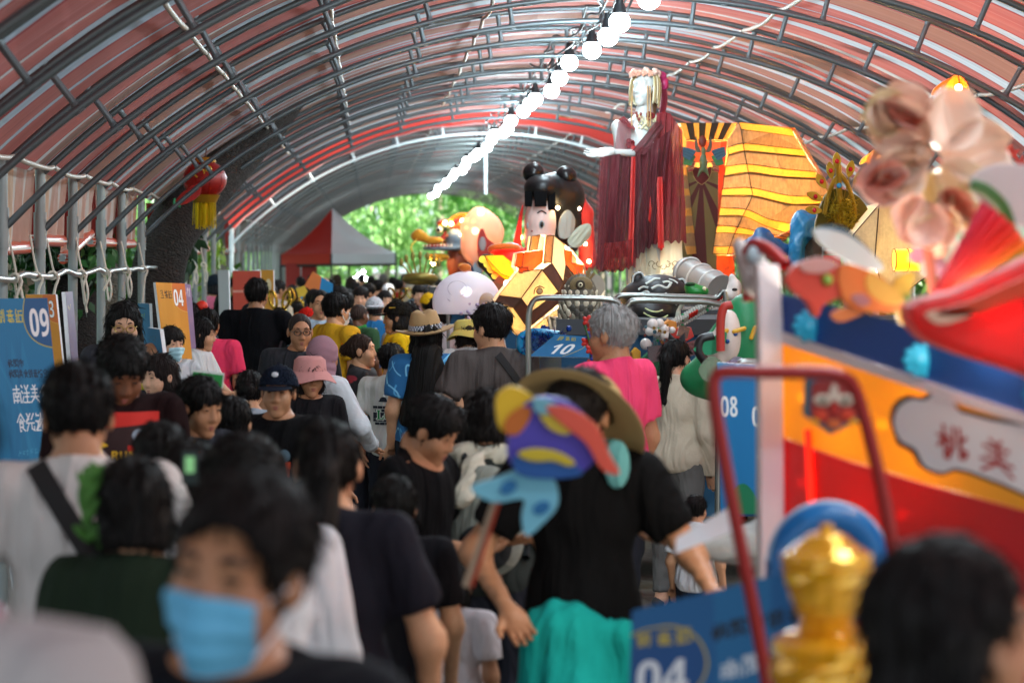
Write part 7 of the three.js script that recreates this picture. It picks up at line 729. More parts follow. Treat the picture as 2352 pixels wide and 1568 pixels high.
{ // pale pink creature with red ear
  const d = 22, t = thing('pink_creature_lantern', 'pale pink glowing creature lantern with dark red ear left of the doll', 'lantern', at(1110, 545, d)), e = (x, y, z, rx, ry, rz) => { const p = at(x, y, d).sub(t.position); return [p.x, p.y, z, rx, ry, rz]; };
  part('head', blob([e(1105, 525, 0, 0.19, 0.17, 0.16), e(1080, 565, 0.08, 0.09, 0.14, 0.1), e(1100, 605, 0.08, 0.06, 0.1, 0.08), e(1100, 490, 0.02, 0.06, 0.05, 0.06), e(1140, 540, 0.05, 0.06, 0.09, 0.08)], 0.08, 0.02), shell('#d8a890', 0.5, { roughness: 0.6 }), t);
  part('ear', slab(smooth(loc([[1097, 540], [1106, 525], [1118, 548], [1134, 562], [1120, 590], [1106, 612], [1096, 580]], d, 1110, 545)), 0.03).translate(0, 0, 0.17), M('#a8281c'), t); part('ear_inner', ball(V(...at(1106, 560, d).sub(t.position).toArray()).setZ(0.2), 0.05, 0.65, 1.3, 0.2), M('#9a8c8a'), t); part('grey_tusk', slab(smooth(loc([[1086, 606], [1100, 600], [1104, 630], [1096, 640]], d, 1110, 545)), 0.05).translate(0, 0, 0.1), M('#8c9aa4'), t);
  for (const [x, y, z] of [[1104, 488, 0.02], [1092, 530, -0.02]]) lamp(t, V(...at(x, y, d).sub(t.position).toArray()).setZ(z), 0.03, '#ffe0b8', 30, 0.22);
  put(t, [1110, 545], 22, 27);
}
{ // dragon
  const d = 24, t = thing('dragon_lantern', 'orange and gold dragon lantern with yellow snout and grey jaw near the tunnel end', 'lantern', at(1010, 560, d)), e = (x, y, z, rx, ry, rz) => { const p = at(x, y, d).sub(t.position); return [p.x, p.y, z, rx, ry, rz]; }, q = (x, y, z = 0) => { const p = at(x, y, d).sub(t.position); return V(p.x, p.y, z); };
  part('snout', blob([e(962, 542, 0.1, 0.085, 0.055, 0.09), e(995, 552, 0.1, 0.1, 0.04, 0.08), e(960, 534, 0.14, 0.035, 0.035, 0.04)], 0.04, 0.016), shell('#d89a12', 0.35), t);
  part('jaw', blob([e(1015, 570, 0.05, 0.2, 0.025, 0.1), e(1045, 548, 0.02, 0.09, 0.1, 0.1)], 0.05, 0.016), M('#74828e', { roughness: 0.5 }), t); part('teeth', join(Array.from({ length: 9 }, (_, i) => new THREE.ConeGeometry(0.012, 0.03, 6).translate(...q(972 + i * 8, 562, 0.14).toArray()))), M('#d8c8b0'), t);
  part('tongue', blob([e(1000, 564, 0.1, 0.12, 0.016, 0.05)], 0.02, 0.012), M('#b82a20'), t); part('eye', ball(q(1008, 528, 0.12), 0.035), M('#d8d0b8', { roughness: 0.2 }), t); part('pupil', ball(q(1006, 528, 0.15), 0.018), M('#141210'), t); part('brow', blob([e(1020, 524, 0.05, 0.06, 0.035, 0.06)], 0.02, 0.014), M('#3a4a2a'), t);
  part('beard', blob([e(1010, 590, 0.05, 0.1, 0.04, 0.07), e(985, 588, 0.07, 0.05, 0.025, 0.05)], 0.03, 0.016), shell('#d8a81a', 0.4), t); part('mane', blob([e(1050, 515, -0.05, 0.15, 0.05, 0.1), e(1025, 512, -0.02, 0.1, 0.035, 0.08), e(1058, 548, -0.05, 0.08, 0.08, 0.1)], 0.05, 0.018), shell('#d8601a', 0.5), t); part('body', blob([e(1052, 600, -0.1, 0.11, 0.22, 0.14)], 0.05, 0.02), M('#8a3a1a', { roughness: 0.6 }), t); part('blue_chest', blob([e(1085, 610, -0.05, 0.06, 0.12, 0.08)], 0.03, 0.018), M('#24365a'), t);
  for (const [x, y] of [[1022, 512], [1036, 514], [1062, 507], [1072, 505], [1086, 508], [1072, 523], [1058, 540], [994, 605]]) lamp(t, q(x, y, 0.08), 0.02, '#ffd08a', 40, 0.12);
  srand(131); for (let k = 0; k < 18; k++) { const c = q(rnd(1018, 1075), rnd(500, 556), rnd(-0.05, 0.1)); part('mane_spike', new THREE.ConeGeometry(0.03, rnd(0.1, 0.18), 7).rotateZ(rnd(-1.6, 0.2)).translate(c.x, c.y, c.z), shell(['#e0701a', '#e0b01c', '#c8301a'][k % 3], 0.45), t); }
  for (const e2 of [0, 1]) part('horn', tube([q(1028, 516, 0.05 - 0.1 * e2), q(1040, 500, 0.05 - 0.1 * e2), q(1060, 492, 0.02 - 0.1 * e2), q(1078, 494, -0.1 * e2)], 0.02, 16, 8), shell('#e0a81c', 0.4), t);
  part('whisker', tube([q(958, 548, 0.16), q(944, 566, 0.2), q(950, 590, 0.2)], 0.008, 14, 6), M('#d8b03a'), t); for (let k = 0; k < 8; k++) { const c = q(1062 + (k % 3) * 12, 545 + k * 11, 0.05); part('body_scale', ball(c, 0.035, 1.2, 0.8, 0.4, 10, 6), M(k % 2 ? '#b8642a' : '#d89a2c', { roughness: 0.4 }), t); }
  put(t, [1010, 560], 24, 30);
}
{ // white dome
  const d = 13.9, t = thing('dome_lantern', 'white translucent dome creature lantern behind the small grey hoop', 'lantern', at(1075, 690, d)); const g = new THREE.SphereGeometry(0.19, 36, 20, 0, 6.283, 0, Math.PI * 0.62).scale(1.04, 0.94, 0.9); part('dome', g, shell('#d8d4da', 0.5, { roughness: 0.6 }), t); part('seam', join([new THREE.TorusGeometry(0.09, 0.002, 5, 40).scale(0.62, 0.5, 1).rotateY(-0.35).translate(-0.06, 0.08, 0.155), tube([V(-0.1, 0.01, 0.15), V(-0.13, 0.03, 0.12), V(-0.15, 0.02, 0.1)], 0.002, 8, 5)]), M('#8a848c'), t); lamp(t, V(0, 0.06, -0.02), 0.03, '#f4f0ff', 3, 0.1); const ft = []; srand(103); for (let i = 0; i < 18; i++) ft.push(ball(V(rnd(-0.05, 0.16), rnd(-0.1, 0.0), 0.19), rnd(0.006, 0.014), 1, 1, 1, 8, 6)); part('glass_beads', join(ft), M('#c0b0d0', { roughness: 0.1, metalness: 0.4 }), t); part('pale_face', blob([[0.11, 0.0, 0.15, 0.05, 0.06, 0.03]], 0.02, 0.01), M('#a8988e'), t); part('pink_cone', new THREE.ConeGeometry(0.026, 0.12, 12).translate(0.1, -0.07, 0.2), M('#c05a64'), t); part('amber_top', ball(V(-0.01, 0.2, 0.02), 0.03, 1.2, 0.8, 1), shell('#d8801a', 0.5), t); put(t, [1072, 694], 13.9, 17.6); }
{ // gold coins and brown leaves between
  srand(107); const t = thing('coin_dragon_tail', 'dark tail strung with gold discs beside the white dome', 'decoration', at(1150, 640, 14.6)); part('tail', tube([at(1115, 600, 14.8).sub(t.position), at(1140, 625, 14.6).sub(t.position), at(1165, 665, 14.5).sub(t.position), at(1180, 710, 14.5).sub(t.position)], 0.05, 30, 10), M('#7a6a50', { bumpMap: T.bark, bumpScale: 0.02 }), t); for (const [x, y] of [[1118, 607], [1126, 619], [1136, 633], [1108, 596]]) { const p = at(x, y, 14.5).sub(t.position); part('gold_disc', new THREE.CylinderGeometry(0.022, 0.022, 0.008, 18).rotateX(1.4).translate(p.x, p.y, p.z + 0.05), metal('#c8b03a', 0.3), t); } for (let i = 0; i < 7; i++) { const p = at(rnd(1135, 1190), rnd(630, 690), 14.4).sub(t.position); part('dry_leaf', slab(smooth([[0, -0.06], [0.03, 0], [0, 0.07], [-0.025, 0]]), 0.006).rotateZ(rnd(-0.6, 0.6)).rotateY(rnd(-0.8, 0.8)).translate(p.x, p.y, p.z), M('#8c7450', { roughness: 0.85 }), t); } put(t, [1150, 640], 14.6, 18.4); }
{ const t = thing('gold_antler_crown', 'dull gold spiked crown ornament in front of the bright green gap', 'ornament', at(965, 640, 17.5)); const gd = M('#8a7a3a', { metalness: 0.6, roughness: 0.45 }); part('band', new THREE.TorusGeometry(0.1, 0.03, 10, 24).rotateX(1.4), gd, t); for (let i = 0; i < 7; i++) { const a = (i - 3) * 0.34, p = V(Math.sin(a) * 0.16, 0.06 + Math.cos(a) * 0.11, 0); part('spike', rod(V(Math.sin(a) * 0.08, 0.02, 0), p, 0.008, 0.004), gd, t); part('spike_leaf', ball(p, 0.024, 0.6, 1.3, 0.4), gd, t); } put(t, [965, 640], 17.5, 25); }
{ const t = thing('fish_kite', 'blue and orange striped paper kite box behind the gold rabbit ears', 'kite', at(768 - 36, 662, 17)); part('blue_panel', slab([[0, -0.06], [0.1, -0.04], [0.1, 0.03], [0.02, 0.08]], 0.04), M('#1f86c0'), t); part('orange_panel', slab([[-0.1, 0.02], [0, -0.06], [0.02, 0.08], [-0.04, 0.12]], 0.04), M('#d87a3a'), t); part('yellow_panel', slab([[-0.16, 0.0], [-0.1, 0.02], [-0.06, -0.05], [-0.14, -0.06]], 0.04), M('#d8b83a'), t); put(t, [732, 662], 17, 25); }
// pop-up canopy, half red and half white, and its lamps
{ const d = 47, t = thing('popup_canopy', 'pop-up canopy with red and white halves before the tunnel end', 'canopy', at(775, 600, d)), L = (x, y, z = 0) => { const p = at(x, y, d).sub(t.position); return V(p.x, p.y, z); };
  const face = (n, a, b, c, m) => { const g = new THREE.BufferGeometry(), pos = [], idx = [], k = 12; for (let j = 0; j <= k; j++) for (let i = 0; i <= k; i++) { const u = i / k, v = j / k, p = a.clone().lerp(b.clone().lerp(c, u), v); p.y -= 0.16 * Math.sin(Math.PI * v) * (0.6 + 0.4 * Math.sin(Math.PI * u)); pos.push(p.x, p.y, p.z); if (i < k && j < k) { const q = j * (k + 1) + i; idx.push(q, q + k + 1, q + 1, q + 1, q + k + 1, q + k + 2); } } g.setAttribute('position', new THREE.Float32BufferAttribute(pos, 3)); g.setIndex(idx); g.computeVertexNormals(); part(n, g, m, t); };
  const top = L(762, 476, -0.8), l = L(642, 585, -0.6), n = L(762, 582, 0.6), r = L(910, 582, -0.6), bk = L(800, 590, -2), red = shell('#d0301e', 0.35, { roughness: 0.7 }), wh = shell('#c8d4d8', 0.35, { roughness: 0.7 });
  face('red_side', top, l, n, red); face('white_side', top, n, r, wh); face('back_side', top, r, bk, wh); face('back_side', top, bk, l, red);
  const val = (nm, a, b, h, m) => part(nm, (() => { const g = new THREE.BufferGeometry(); g.setAttribute('position', new THREE.Float32BufferAttribute([a.x, a.y, a.z, b.x, b.y, b.z, b.x, b.y - h, b.z, a.x, a.y - h, a.z, a.x, a.y, a.z - 0.01, b.x, b.y, b.z - 0.01, b.x, b.y - h, b.z - 0.01, a.x, a.y - h, a.z - 0.01], 3)); g.setIndex([0, 3, 2, 0, 2, 1, 4, 5, 6, 4, 6, 7, 3, 7, 6, 3, 6, 2]); g.computeVertexNormals(); return g; })(), m, t);
  val('red_valance', l, n, 0.22, red); val('white_valance', n, r, 0.2, wh); for (const [x, w] of [[672, 34], [710, 36]]) part('red_flap', slab([[-w / F * d / 2, 0], [w / F * d / 2, 0], [w / F * d / 2, -0.5], [-w / F * d / 2, -0.5]], 0.02).translate(...L(x, 605, -0.2).toArray()), M('#8a1c10'), t);
  for (const p of [l, n, r, bk]) part('leg', rod(p, V(p.x, -t.position.y, p.z), 0.02), M('#3a3c40'), t); part('truss', join([rod(n.clone().setY(n.y - 0.22), r.clone().setY(r.y - 0.22), 0.025), rod(l.clone().setY(l.y - 0.22), n.clone().setY(n.y - 0.22), 0.025)]), M('#24262a'), t);
}
for (const [x, y, r] of [[812, 640, 0.03], [826, 634, 0.05], [838, 640, 0.045], [834, 624, 0.03]]) { const o = thing('light_bulb', 'white blown out lamp under the edge of the pop-up canopy', 'light bulb', at(x, y, 44), 'lamps under the pop-up canopy'); lamp(o, V(0, 0, 0), r, '#eefcff', 40, 0.8, 'globe'); }
// red festival lantern with tassel on the left, banner shard beside it
{ const t = thing('red_festival_lantern', 'red and gold festival lantern with long gold tassel by the leaning trunk', 'lantern', at(470, 412, 25)), rm = shell('#b81c10', 0.5, { roughness: 0.45 }); for (let k = 0; k < 10; k++) part('rib_panel', new THREE.SphereGeometry(0.24, 6, 14, k / 10 * 6.283, 0.6).scale(0.95, 0.82, 0.95), rm, t); part('top_cap', new THREE.CylinderGeometry(0.1, 0.12, 0.05, 20).translate(0, 0.2, 0), M('#b8862a', { metalness: 0.6, roughness: 0.4 }), t); part('bottom_cap', new THREE.CylinderGeometry(0.16, 0.12, 0.08, 20).translate(0, -0.2, 0), M('#a87a1c', { metalness: 0.5, roughness: 0.4 }), t); srand(109); const gs = []; for (let i = 0; i < 60; i++) { const a = rnd(0, 6.28), r = rnd(0.02, 0.12); gs.push(rod(V(Math.cos(a) * r, -0.22, Math.sin(a) * r), V(Math.cos(a) * r * 1.1, -0.46 - rnd(0, 0.06), Math.sin(a) * r), 0.006, 0.004, 5)); } part('tassel', join(gs), metal('#b89a1c', 0.3), t); part('hanging_cord', rod(V(0, 0.22, 0), V(0.06, 0.56, 0), 0.006), M('#5a1a10'), t); part('gold_print', join([new THREE.TorusGeometry(0.05, 0.008, 6, 20).translate(-0.04, 0.06, 0.212), new THREE.TorusGeometry(0.03, 0.008, 6, 20).translate(0.05, 0.1, 0.2)]), M('#c8982a', { metalness: 0.5, roughness: 0.4 }), t); put(t, [470, 412], 25, 19.4); }
{ const t = thing('red_flag', 'small red pennant with green edge left of the festival lantern', 'flag', at(430, 442, 24.5)); part('cloth', slab(smooth([[-0.12, -0.08], [0.12, 0.1], [0.13, -0.02], [-0.08, -0.13]], 3), 0.01), shell('#c81e10', 0.5), t); part('edge', tube([V(-0.13, -0.06, 0.012), V(-0.13, -0.12, 0.012), V(-0.07, -0.14, 0.012)], 0.014, 10, 6), M('#3a9a6a'), t); put(t, [430, 442], 24.5, 19.2); }
// ---------- the boat float and blurred things near the camera ----------
{
  const dA = 5.7, dB = 4.7, xA = 1772, xB = 2440, t = thing('boat_float', 'large painted boat float with red hull, yellow and blue bands and white stem post', 'float', at(1772, 900, dA)), o = t.position;
  const dep = (x) => 1 / (1 / dA + (1 / dB - 1 / dA) * (x - xA) / (xB - xA)), L = (x, y, z = 0) => at(x, y, dep(x)).sub(o).add(V(0, 0, z));
  const strip = (name, pts, m, z, th = 0.04) => { const P = pts.map((p) => L(p[0], p[1], z)), n = P.length, pos = [], idx = [], tri = THREE.ShapeUtils.triangulateShape(pts.map((p) => new THREE.Vector2(p[0], -p[1])), []); P.forEach((p) => pos.push(p.x, p.y, p.z)); P.forEach((p) => pos.push(p.x, p.y, p.z - th)); tri.forEach(([a, b, c]) => idx.push(a, b, c, a + n, c + n, b + n)); for (let i = 0; i < n; i++) { const j = (i + 1) % n; idx.push(i, i + n, j, j, i + n, j + n); } let g = new THREE.BufferGeometry(); g.setAttribute('position', new THREE.Float32BufferAttribute(pos, 3)); g.setIndex(idx); g = g.toNonIndexed(); g.computeVertexNormals(); g.setAttribute('uv', new THREE.BufferAttribute(new Float32Array(g.attributes.position.count * 2), 2)); return part(name, g, m, t); };
  const paint = (c, tr = 0.25) => M(c, { roughness: 0.5, transmission: tr });
  strip('red_hull', [[1784, 1000], [1960, 1062], [2150, 1118], [2440, 1196], [2440, 1720], [1800, 1720], [1796, 1300]], paint('#d40e08', 0.4), 0); strip('yellow_band', [[1774, 776], [2010, 856], [2220, 930], [2440, 1002], [2440, 1194], [2150, 1116], [1960, 1060], [1784, 998]], paint('#f8c61c', 0.35), 0.004);
  strip('white_strip', [[1768, 752], [2010, 836], [2220, 908], [2440, 978], [2440, 1003], [2220, 932], [2010, 860], [1770, 780]], M('#e4dadc', { roughness: 0.5 }), 0.03, 0.03); strip('blue_band', [[1750, 664], [1860, 690], [2010, 726], [2220, 796], [2440, 868], [2440, 976], [2220, 906], [2010, 834], [1766, 752]], paint('#0a4a9c', 0.2), 0.012);
  part('stem_post', slab([[-0.02, -0.75], [0.03, -0.75], [0.022, 0.2], [0.014, 0.33], [-0.03, 0.33], [-0.024, 0.2]], 0.06, 0.004).translate(L(1760, 930).x, L(1760, 930).y, 0.0), M('#e6dee0', { roughness: 0.55 }), t);
  part('red_stem_edge', tube([L(1718, 690, 0.02), L(1712, 620, 0.02), L(1724, 566, 0.02), L(1760, 572, 0.02), L(1806, 610, 0.0)], 0.016, 30, 10), M('#a01814', { roughness: 0.5 }), t); part('stem_scroll', blob([[...L(1700, 566, 0).toArray(), ...L(1744, 640, 0).toArray(), 0.02, 0.045]], 0.02, 0.01), M('#b8b0ae'), t); part('stem_pearl', ball(L(1728, 585, 0.05), 0.022), M('#b8ccd4', { roughness: 0.3 }), t);
  for (const [x, y] of [[1850, 748], [2103, 826], [2380, 900]]) part('blue_rosette', (() => { const g = []; for (let k = 0; k < 10; k++) g.push(ball(V(0.022, 0, 0), 0.013, 1.3, 0.8, 0.7, 8, 6).rotateZ(k * 0.628)); g.push(ball(V(0, 0, 0.004), 0.022, 1, 1, 0.5)); return join(g).translate(...L(x, y, 0.045).toArray()); })(), M('#0c9ac4', { roughness: 0.5 }), t);
  const cl = [[2050, 970], [2060, 935], [2090, 915], [2120, 918], [2146, 902], [2180, 912], [2200, 945], [2440, 1012], [2440, 1156], [2300, 1108], [2190, 1072], [2160, 1082], [2120, 1068], [2100, 1030], [2066, 1010]];
  strip('cloud_edge', smooth(cl, 3).map(([x, y]) => [x + (x < 2240 ? (x < 2120 ? -7 : 0) : 0), y + (y < 1000 ? -8 : 8)]), M('#3a3438'), 0.018, 0.012); strip('cloud_sign', smooth(cl, 3), M('#f4f0f0', { roughness: 0.6 }), 0.026, 0.012);
  const ct = canvasTex(256, 128, (x) => { x.clearRect(0, 0, 256, 128); x.strokeStyle = '#b8241c'; glyph(x, '桃', 10, 10, 96, 104, 9); glyph(x, '美', 140, 14, 100, 104, 9); }); const cg = new THREE.BufferGeometry(), c4 = [[2134, 955], [2330, 1010], [2336, 1112], [2140, 1054]].map((p) => L(p[0], p[1], 0.032)); cg.setAttribute('position', new THREE.Float32BufferAttribute(c4.flatMap((p) => [p.x, p.y, p.z]), 3)); cg.setAttribute('uv', new THREE.Float32BufferAttribute([0, 1, 1, 1, 1, 0, 0, 0], 2)); cg.setIndex([0, 3, 2, 0, 2, 1]); cg.computeVertexNormals(); part('red_characters', cg, new THREE.MeshStandardMaterial({ map: ct, alphaTest: 0.5, roughness: 0.7, side: THREE.DoubleSide }), t);
  part('tube_light', rod(L(1853, 985, 0.02), L(1862, 1180, 0.02), 0.0085), M('#ff2a10', { emissive: lin('#ff1a08'), emissiveIntensity: 0.5 }), t);
  for (const [x, y] of [[1900, 930], [2100, 1000], [2300, 1080], [1900, 1140], [2150, 1220], [2040, 790], [2300, 900]]) lamp(t, L(x, y, -0.32), 0.014, '#fff0dc', 5, 0.2);
  part('hull_back', box(0.6, 0.8, 0.3).translate(0.56, -0.45, -0.78), M('#8a0c0a', { roughness: 0.6 }), t);
}
{ // painted shield mask on the boat
  const d = 4.75, t = thing('mask_shield', 'five sided shield with painted red mask hanging before the yellow band', 'ornament', at(1910, 930, d)); const s = loc([[1852, 872], [1870, 862], [1950, 866], [1970, 890], [1972, 958], [1905, 992], [1848, 950]], d, 1910, 930); part('plate', slab(s, 0.02, 0.003), M('#2a5a6c', { roughness: 0.4 }), t); part('mask_ground', slab(s.map(([x, y]) => [x * 0.86, y * 0.86]), 0.004).translate(0, 0, 0.024), M('#8c1a14', { roughness: 0.5 }), t); for (const q of [-1, 1]) { part('eye_patch', ball(V(q * 0.022, 0.012, 0.03), 0.014, 1.3, 0.8, 0.3), M('#c8bca8'), t); part('eye', ball(V(q * 0.022, 0.012, 0.034), 0.006), M('#141010'), t); part('cheek_patch', ball(V(q * 0.026, -0.018, 0.029), 0.015, 1, 0.8, 0.25), M('#c83a1c'), t); part('gold_corner', ball(V(q * 0.036, -0.03, 0.029), 0.008, 1, 1, 0.3), M('#c89a2a'), t); } part('forehead_mark', slab(smooth([[-0.01, 0.02], [0, 0.045], [0.01, 0.02], [0, 0.01]]), 0.004).translate(0, 0, 0.03), M('#c8b8a8'), t); part('nose', ball(V(0, -0.006, 0.032), 0.01, 0.7, 1.4, 0.5), M('#b8281c'), t); part('chin_patch', ball(V(0, -0.036, 0.029), 0.014, 1, 0.7, 0.25), M('#c8602a'), t);
}
{ const d = 4.95, t = thing('blue_ring', 'glossy blue half ring with pale rim standing at the boat side', 'ring', at(1905, 1290, d)); part('ring', new THREE.TorusGeometry(0.092, 0.03, 16, 40, Math.PI * 1.02).scale(1, 1, 1), M('#0c6cb0', { roughness: 0.3, transmission: 0.2 }), t); part('pale_rim', new THREE.TorusGeometry(0.119, 0.007, 10, 40, Math.PI).translate(0, 0, -0.01), M('#9cc0d8', { roughness: 0.4 }), t); part('inner_fill', new THREE.CylinderGeometry(0.07, 0.07, 0.02, 30, 1, false, -Math.PI / 2, Math.PI).rotateX(Math.PI / 2).translate(0, 0, -0.03), M('#1560a0', { roughness: 0.5 }), t); part('ring_foot', box(0.24, 0.12, 0.06).translate(0, -0.06, -0.03), M('#0c5a94', { roughness: 0.5 }), t); }
{ // amber plastic cup figure
  const d = 3.75, t = thing('amber_cup', 'shiny amber plastic trophy shaped lantern in the lower right foreground', 'lantern', at(1900, 1400, d)); const am = M('#fabe1c', { transmission: 0.25, metalness: 0.45, roughness: 0.16, clearcoat: 1 });
  const prof = (pts, n) => { const q = []; for (let i = 0; i < pts.length - 1; i++) for (let k = 0; k < 4; k++) { const u = k / 4, r = pts[i][0] + (pts[i + 1][0] - pts[i][0]) * u; q.push(new THREE.Vector2(1.08 * r + (k % 2 && r > 0.02 ? 0.0025 : 0), pts[i][1] + (pts[i + 1][1] - pts[i][1]) * u)); } q.push(new THREE.Vector2(...pts[pts.length - 1])); const f0 = new THREE.LatheGeometry(q, n * 2), P = f0.attributes.position; for (let i = 0; i < P.count; i++) { const k = 1 + 0.09 * noise(P.getX(i) * 60, P.getY(i) * 60, P.getZ(i) * 60); P.setXYZ(i, P.getX(i) * k, P.getY(i), P.getZ(i) * k); } const f = f0.toNonIndexed(); f.computeVertexNormals(); return f; };
  part('head', prof([[0.001, 0.122], [0.024, 0.118], [0.044, 0.1], [0.064, 0.086], [0.063, 0.06], [0.048, 0.0], [0.036, -0.012]], 7), am, t); part('neck', prof([[0.034, -0.012], [0.038, -0.02], [0.038, -0.03], [0.05, -0.034]], 12), am, t); part('body', prof([[0.05, -0.034], [0.08, -0.05], [0.084, -0.09], [0.07, -0.15], [0.045, -0.21], [0.03, -0.24]], 9), am, t); part('top_knob', new THREE.IcosahedronGeometry(0.014, 0).translate(0, 0.122, 0), am, t); part('foot', prof([[0.03, -0.24], [0.06, -0.27], [0.06, -0.29], [0.001, -0.29]], 12), am, t);
  
  }
// fish lantern on a stick
{ const d = 5.0, a = [1270, 1040], t = thing('fish_lantern', 'purple and blue paper fish lantern with yellow fin and light blue tail on a stick', 'paper fish', at(...a, d)), P = (pts) => smooth(loc(pts, d, ...a), 4), S = (n, pts, c, z, th = 0.012, tr = 0.3) => part(n, slab(pts, th, 0.002).translate(0, 0, z), M(c, { roughness: 0.65, transmission: tr }), t);
  S('body', P([[1178, 960], [1220, 915], [1300, 920], [1355, 980], [1365, 1040], [1320, 1080], [1240, 1085], [1172, 1060]]), '#5044b4', 0, 0.06, 0.2); S('yellow_fin', P([[1142, 905], [1172, 886], [1218, 908], [1226, 935], [1186, 990], [1150, 982], [1140, 950]]), '#ecc820', 0.02, 0.03); S('orange_flame', P([[1160, 960], [1200, 930], [1216, 940], [1184, 992], [1160, 988]]), '#d8741c', 0.055, 0.006); S('red_back', P([[1250, 930], [1300, 932], [1360, 972], [1392, 1040], [1412, 1078], [1380, 1072], [1340, 1010], [1290, 970]]), '#e86048', 0.066, 0.014); S('pale_blue_brow', P([[1222, 912], [1256, 916], [1280, 936], [1250, 944], [1226, 938]]), '#78bccc', 0.07, 0.008); S('yellow_stripe', P([[1236, 944], [1270, 956], [1306, 982], [1296, 990], [1256, 976]]), '#d8c03a', 0.068, 0.006); S('blue_belly', P([[1176, 1046], [1220, 1040], [1300, 1058], [1330, 1078], [1260, 1090], [1186, 1078]]), '#0c5cac', 0.068, 0.008); S('yellow_wave', P([[1186, 1034], [1220, 1024], [1280, 1034], [1312, 1056], [1300, 1060], [1262, 1048], [1230, 1050], [1200, 1044]]), '#d8c428', 0.078, 0.006); S('tail', smooth(loc([[1190, 1076], [1262, 1090], [1276, 1150], [1238, 1198], [1206, 1222], [1198, 1180], [1202, 1140], [1130, 1146], [1082, 1116], [1140, 1094]], d, ...a), 4), '#80cce0', 0.03, 0.02); for (const [x, y, r] of [[1165, 1113, 0.6], [1240, 1160, 0.5]]) S('tail_spot', oval(...loc([[x, y]], d, ...a)[0], 0.017, 0.011, 20, r), '#1878b4', 0.053, 0.005);
  part('stick', rod(at(1148, 1120, d).sub(t.position), at(1070, 1345, d + 0.05).sub(t.position), 0.0075, 0.0085), M('#a8927a', { roughness: 0.7 }), t); part('stick_stripe', rod(at(1156, 1124, d - 0.01).sub(t.position), at(1084, 1346, d + 0.04).sub(t.position), 0.004), M('#a8381c'), t);
}
// blurred orange and yellow paper fish over the boat
{ const d = 5.3, a = [1940, 660], t = thing('orange_paper_fish', 'orange and yellow paper fish with trailing fins above the blue band', 'paper fish', at(...a, d)), P = (pts) => smooth(loc(pts, d, ...a), 4), S = (n, pts, c, z, th = 0.012) => part(n, slab(P(pts), th, 0.002).translate(0, 0, z), M(c, { roughness: 0.6, transmission: 0.4 }), t);
  S('red_head', [[1800, 640], [1826, 608], [1880, 600], [1936, 622], [1930, 668], [1880, 700], [1868, 725], [1848, 690], [1810, 662]], '#d8442a', 0, 0.05); S('pale_lip', [[1826, 608], [1870, 592], [1910, 606], [1890, 622], [1840, 622]], '#d8aaa4', 0.05, 0.01); S('orange_body', [[1920, 610], [1980, 620], [2040, 660], [2060, 700], [2000, 716], [1930, 690]], '#dc7a1c', 0.01, 0.05); S('yellow_back', [[1980, 630], [2040, 660], [2060, 690], [2020, 694], [1980, 664]], '#dcae3a', 0.055, 0.01); S('mauve_spot', [[1944, 680], [1970, 676], [1984, 692], [1964, 700]], '#a87078', 0.06, 0.006); S('lower_fin', [[1904, 722], [1940, 706], [1990, 704], [1960, 726], [1920, 736]], '#d8843c', 0.02, 0.012); S('yellow_tail', [[2050, 640], [2088, 624], [2076, 690], [2084, 728], [2108, 748], [2098, 762], [2062, 740], [2050, 700]], '#d8b83a', 0.03, 0.016); S('green_gill', [[2068, 676], [2088, 690], [2090, 730], [2076, 720]], '#7a9a4a', 0.05, 0.008); part('eye', ball(V(...at(1890, 642, d).sub(t.position).toArray()).setZ(0.06), 0.013), M('#7a9a3a', { roughness: 0.2 }), t); }
{ // pleated fan and red drum-like cloth
  const d = 4.9, t = thing('pleated_fan', 'pleated red, pink and lime paper fan at the right edge', 'fan', at(2120, 712, d)), n = 12; for (let i = 0; i < n; i++) { const a0 = 0.02 + i * 0.088, a1 = a0 + 0.088, r = 0.25, q = (a, z) => [Math.cos(a) * r, Math.sin(a) * r, z], A = [0, 0, 0], B = q(a0, 0), C2 = q((a0 + a1) / 2, 0.02), D = q(a1, 0), g = new THREE.BufferGeometry(), pos = [...A, ...B, ...C2, ...A, ...C2, ...D]; const th = pos.map((v, k) => (k % 3 === 2 ? v - 0.003 : v)); g.setAttribute('position', new THREE.Float32BufferAttribute([...pos, ...th], 3)); g.computeVertexNormals(); g.setAttribute('uv', new THREE.BufferAttribute(new Float32Array(24), 2)); part('pleat', g, M(['#e0641c', '#e0641c', '#d88c1c', '#b8c81c', '#a8cc1c', '#c8b41c', '#dc7a1c', '#e04a1c', '#dc2c20', '#dc2834', '#dc2c48', '#dc3458'][i], { roughness: 0.6, transmission: 0.45 }), t); } }
{ const d = 4.8, a = [2250, 760], t = thing('red_drape', 'large red cloth sail swelling over the boat at the right edge', 'cloth', at(...a, d)); part('cloth', slab(smooth(loc([[2092, 716], [2180, 690], [2290, 640], [2440, 590], [2460, 760], [2440, 860], [2300, 822], [2170, 780], [2110, 750]], d, ...a), 4), 0.09, 0.02), M('#cc1a0c', { roughness: 0.7, transmission: 0.45 }), t); lamp(t, at(2300, 720, d).sub(t.position).setZ(-0.07), 0.014, '#ffe8d0', 3, 0.25); part('orange_edge', slab(smooth(loc([[2110, 716], [2200, 684], [2300, 640], [2440, 590], [2440, 640], [2300, 680], [2180, 720]], d, ...a), 4), 0.02).translate(0, 0, 0.125), M('#dc4a10', { roughness: 0.7, transmission: 0.45 }), t); part('pale_tip', slab(smooth(loc([[2090, 716], [2170, 704], [2200, 712], [2120, 740]], d, ...a), 4), 0.015).translate(0, 0, 0.13), M('#c8a088'), t); }  // the bulb behind the cloth is an addition that brightens the sail
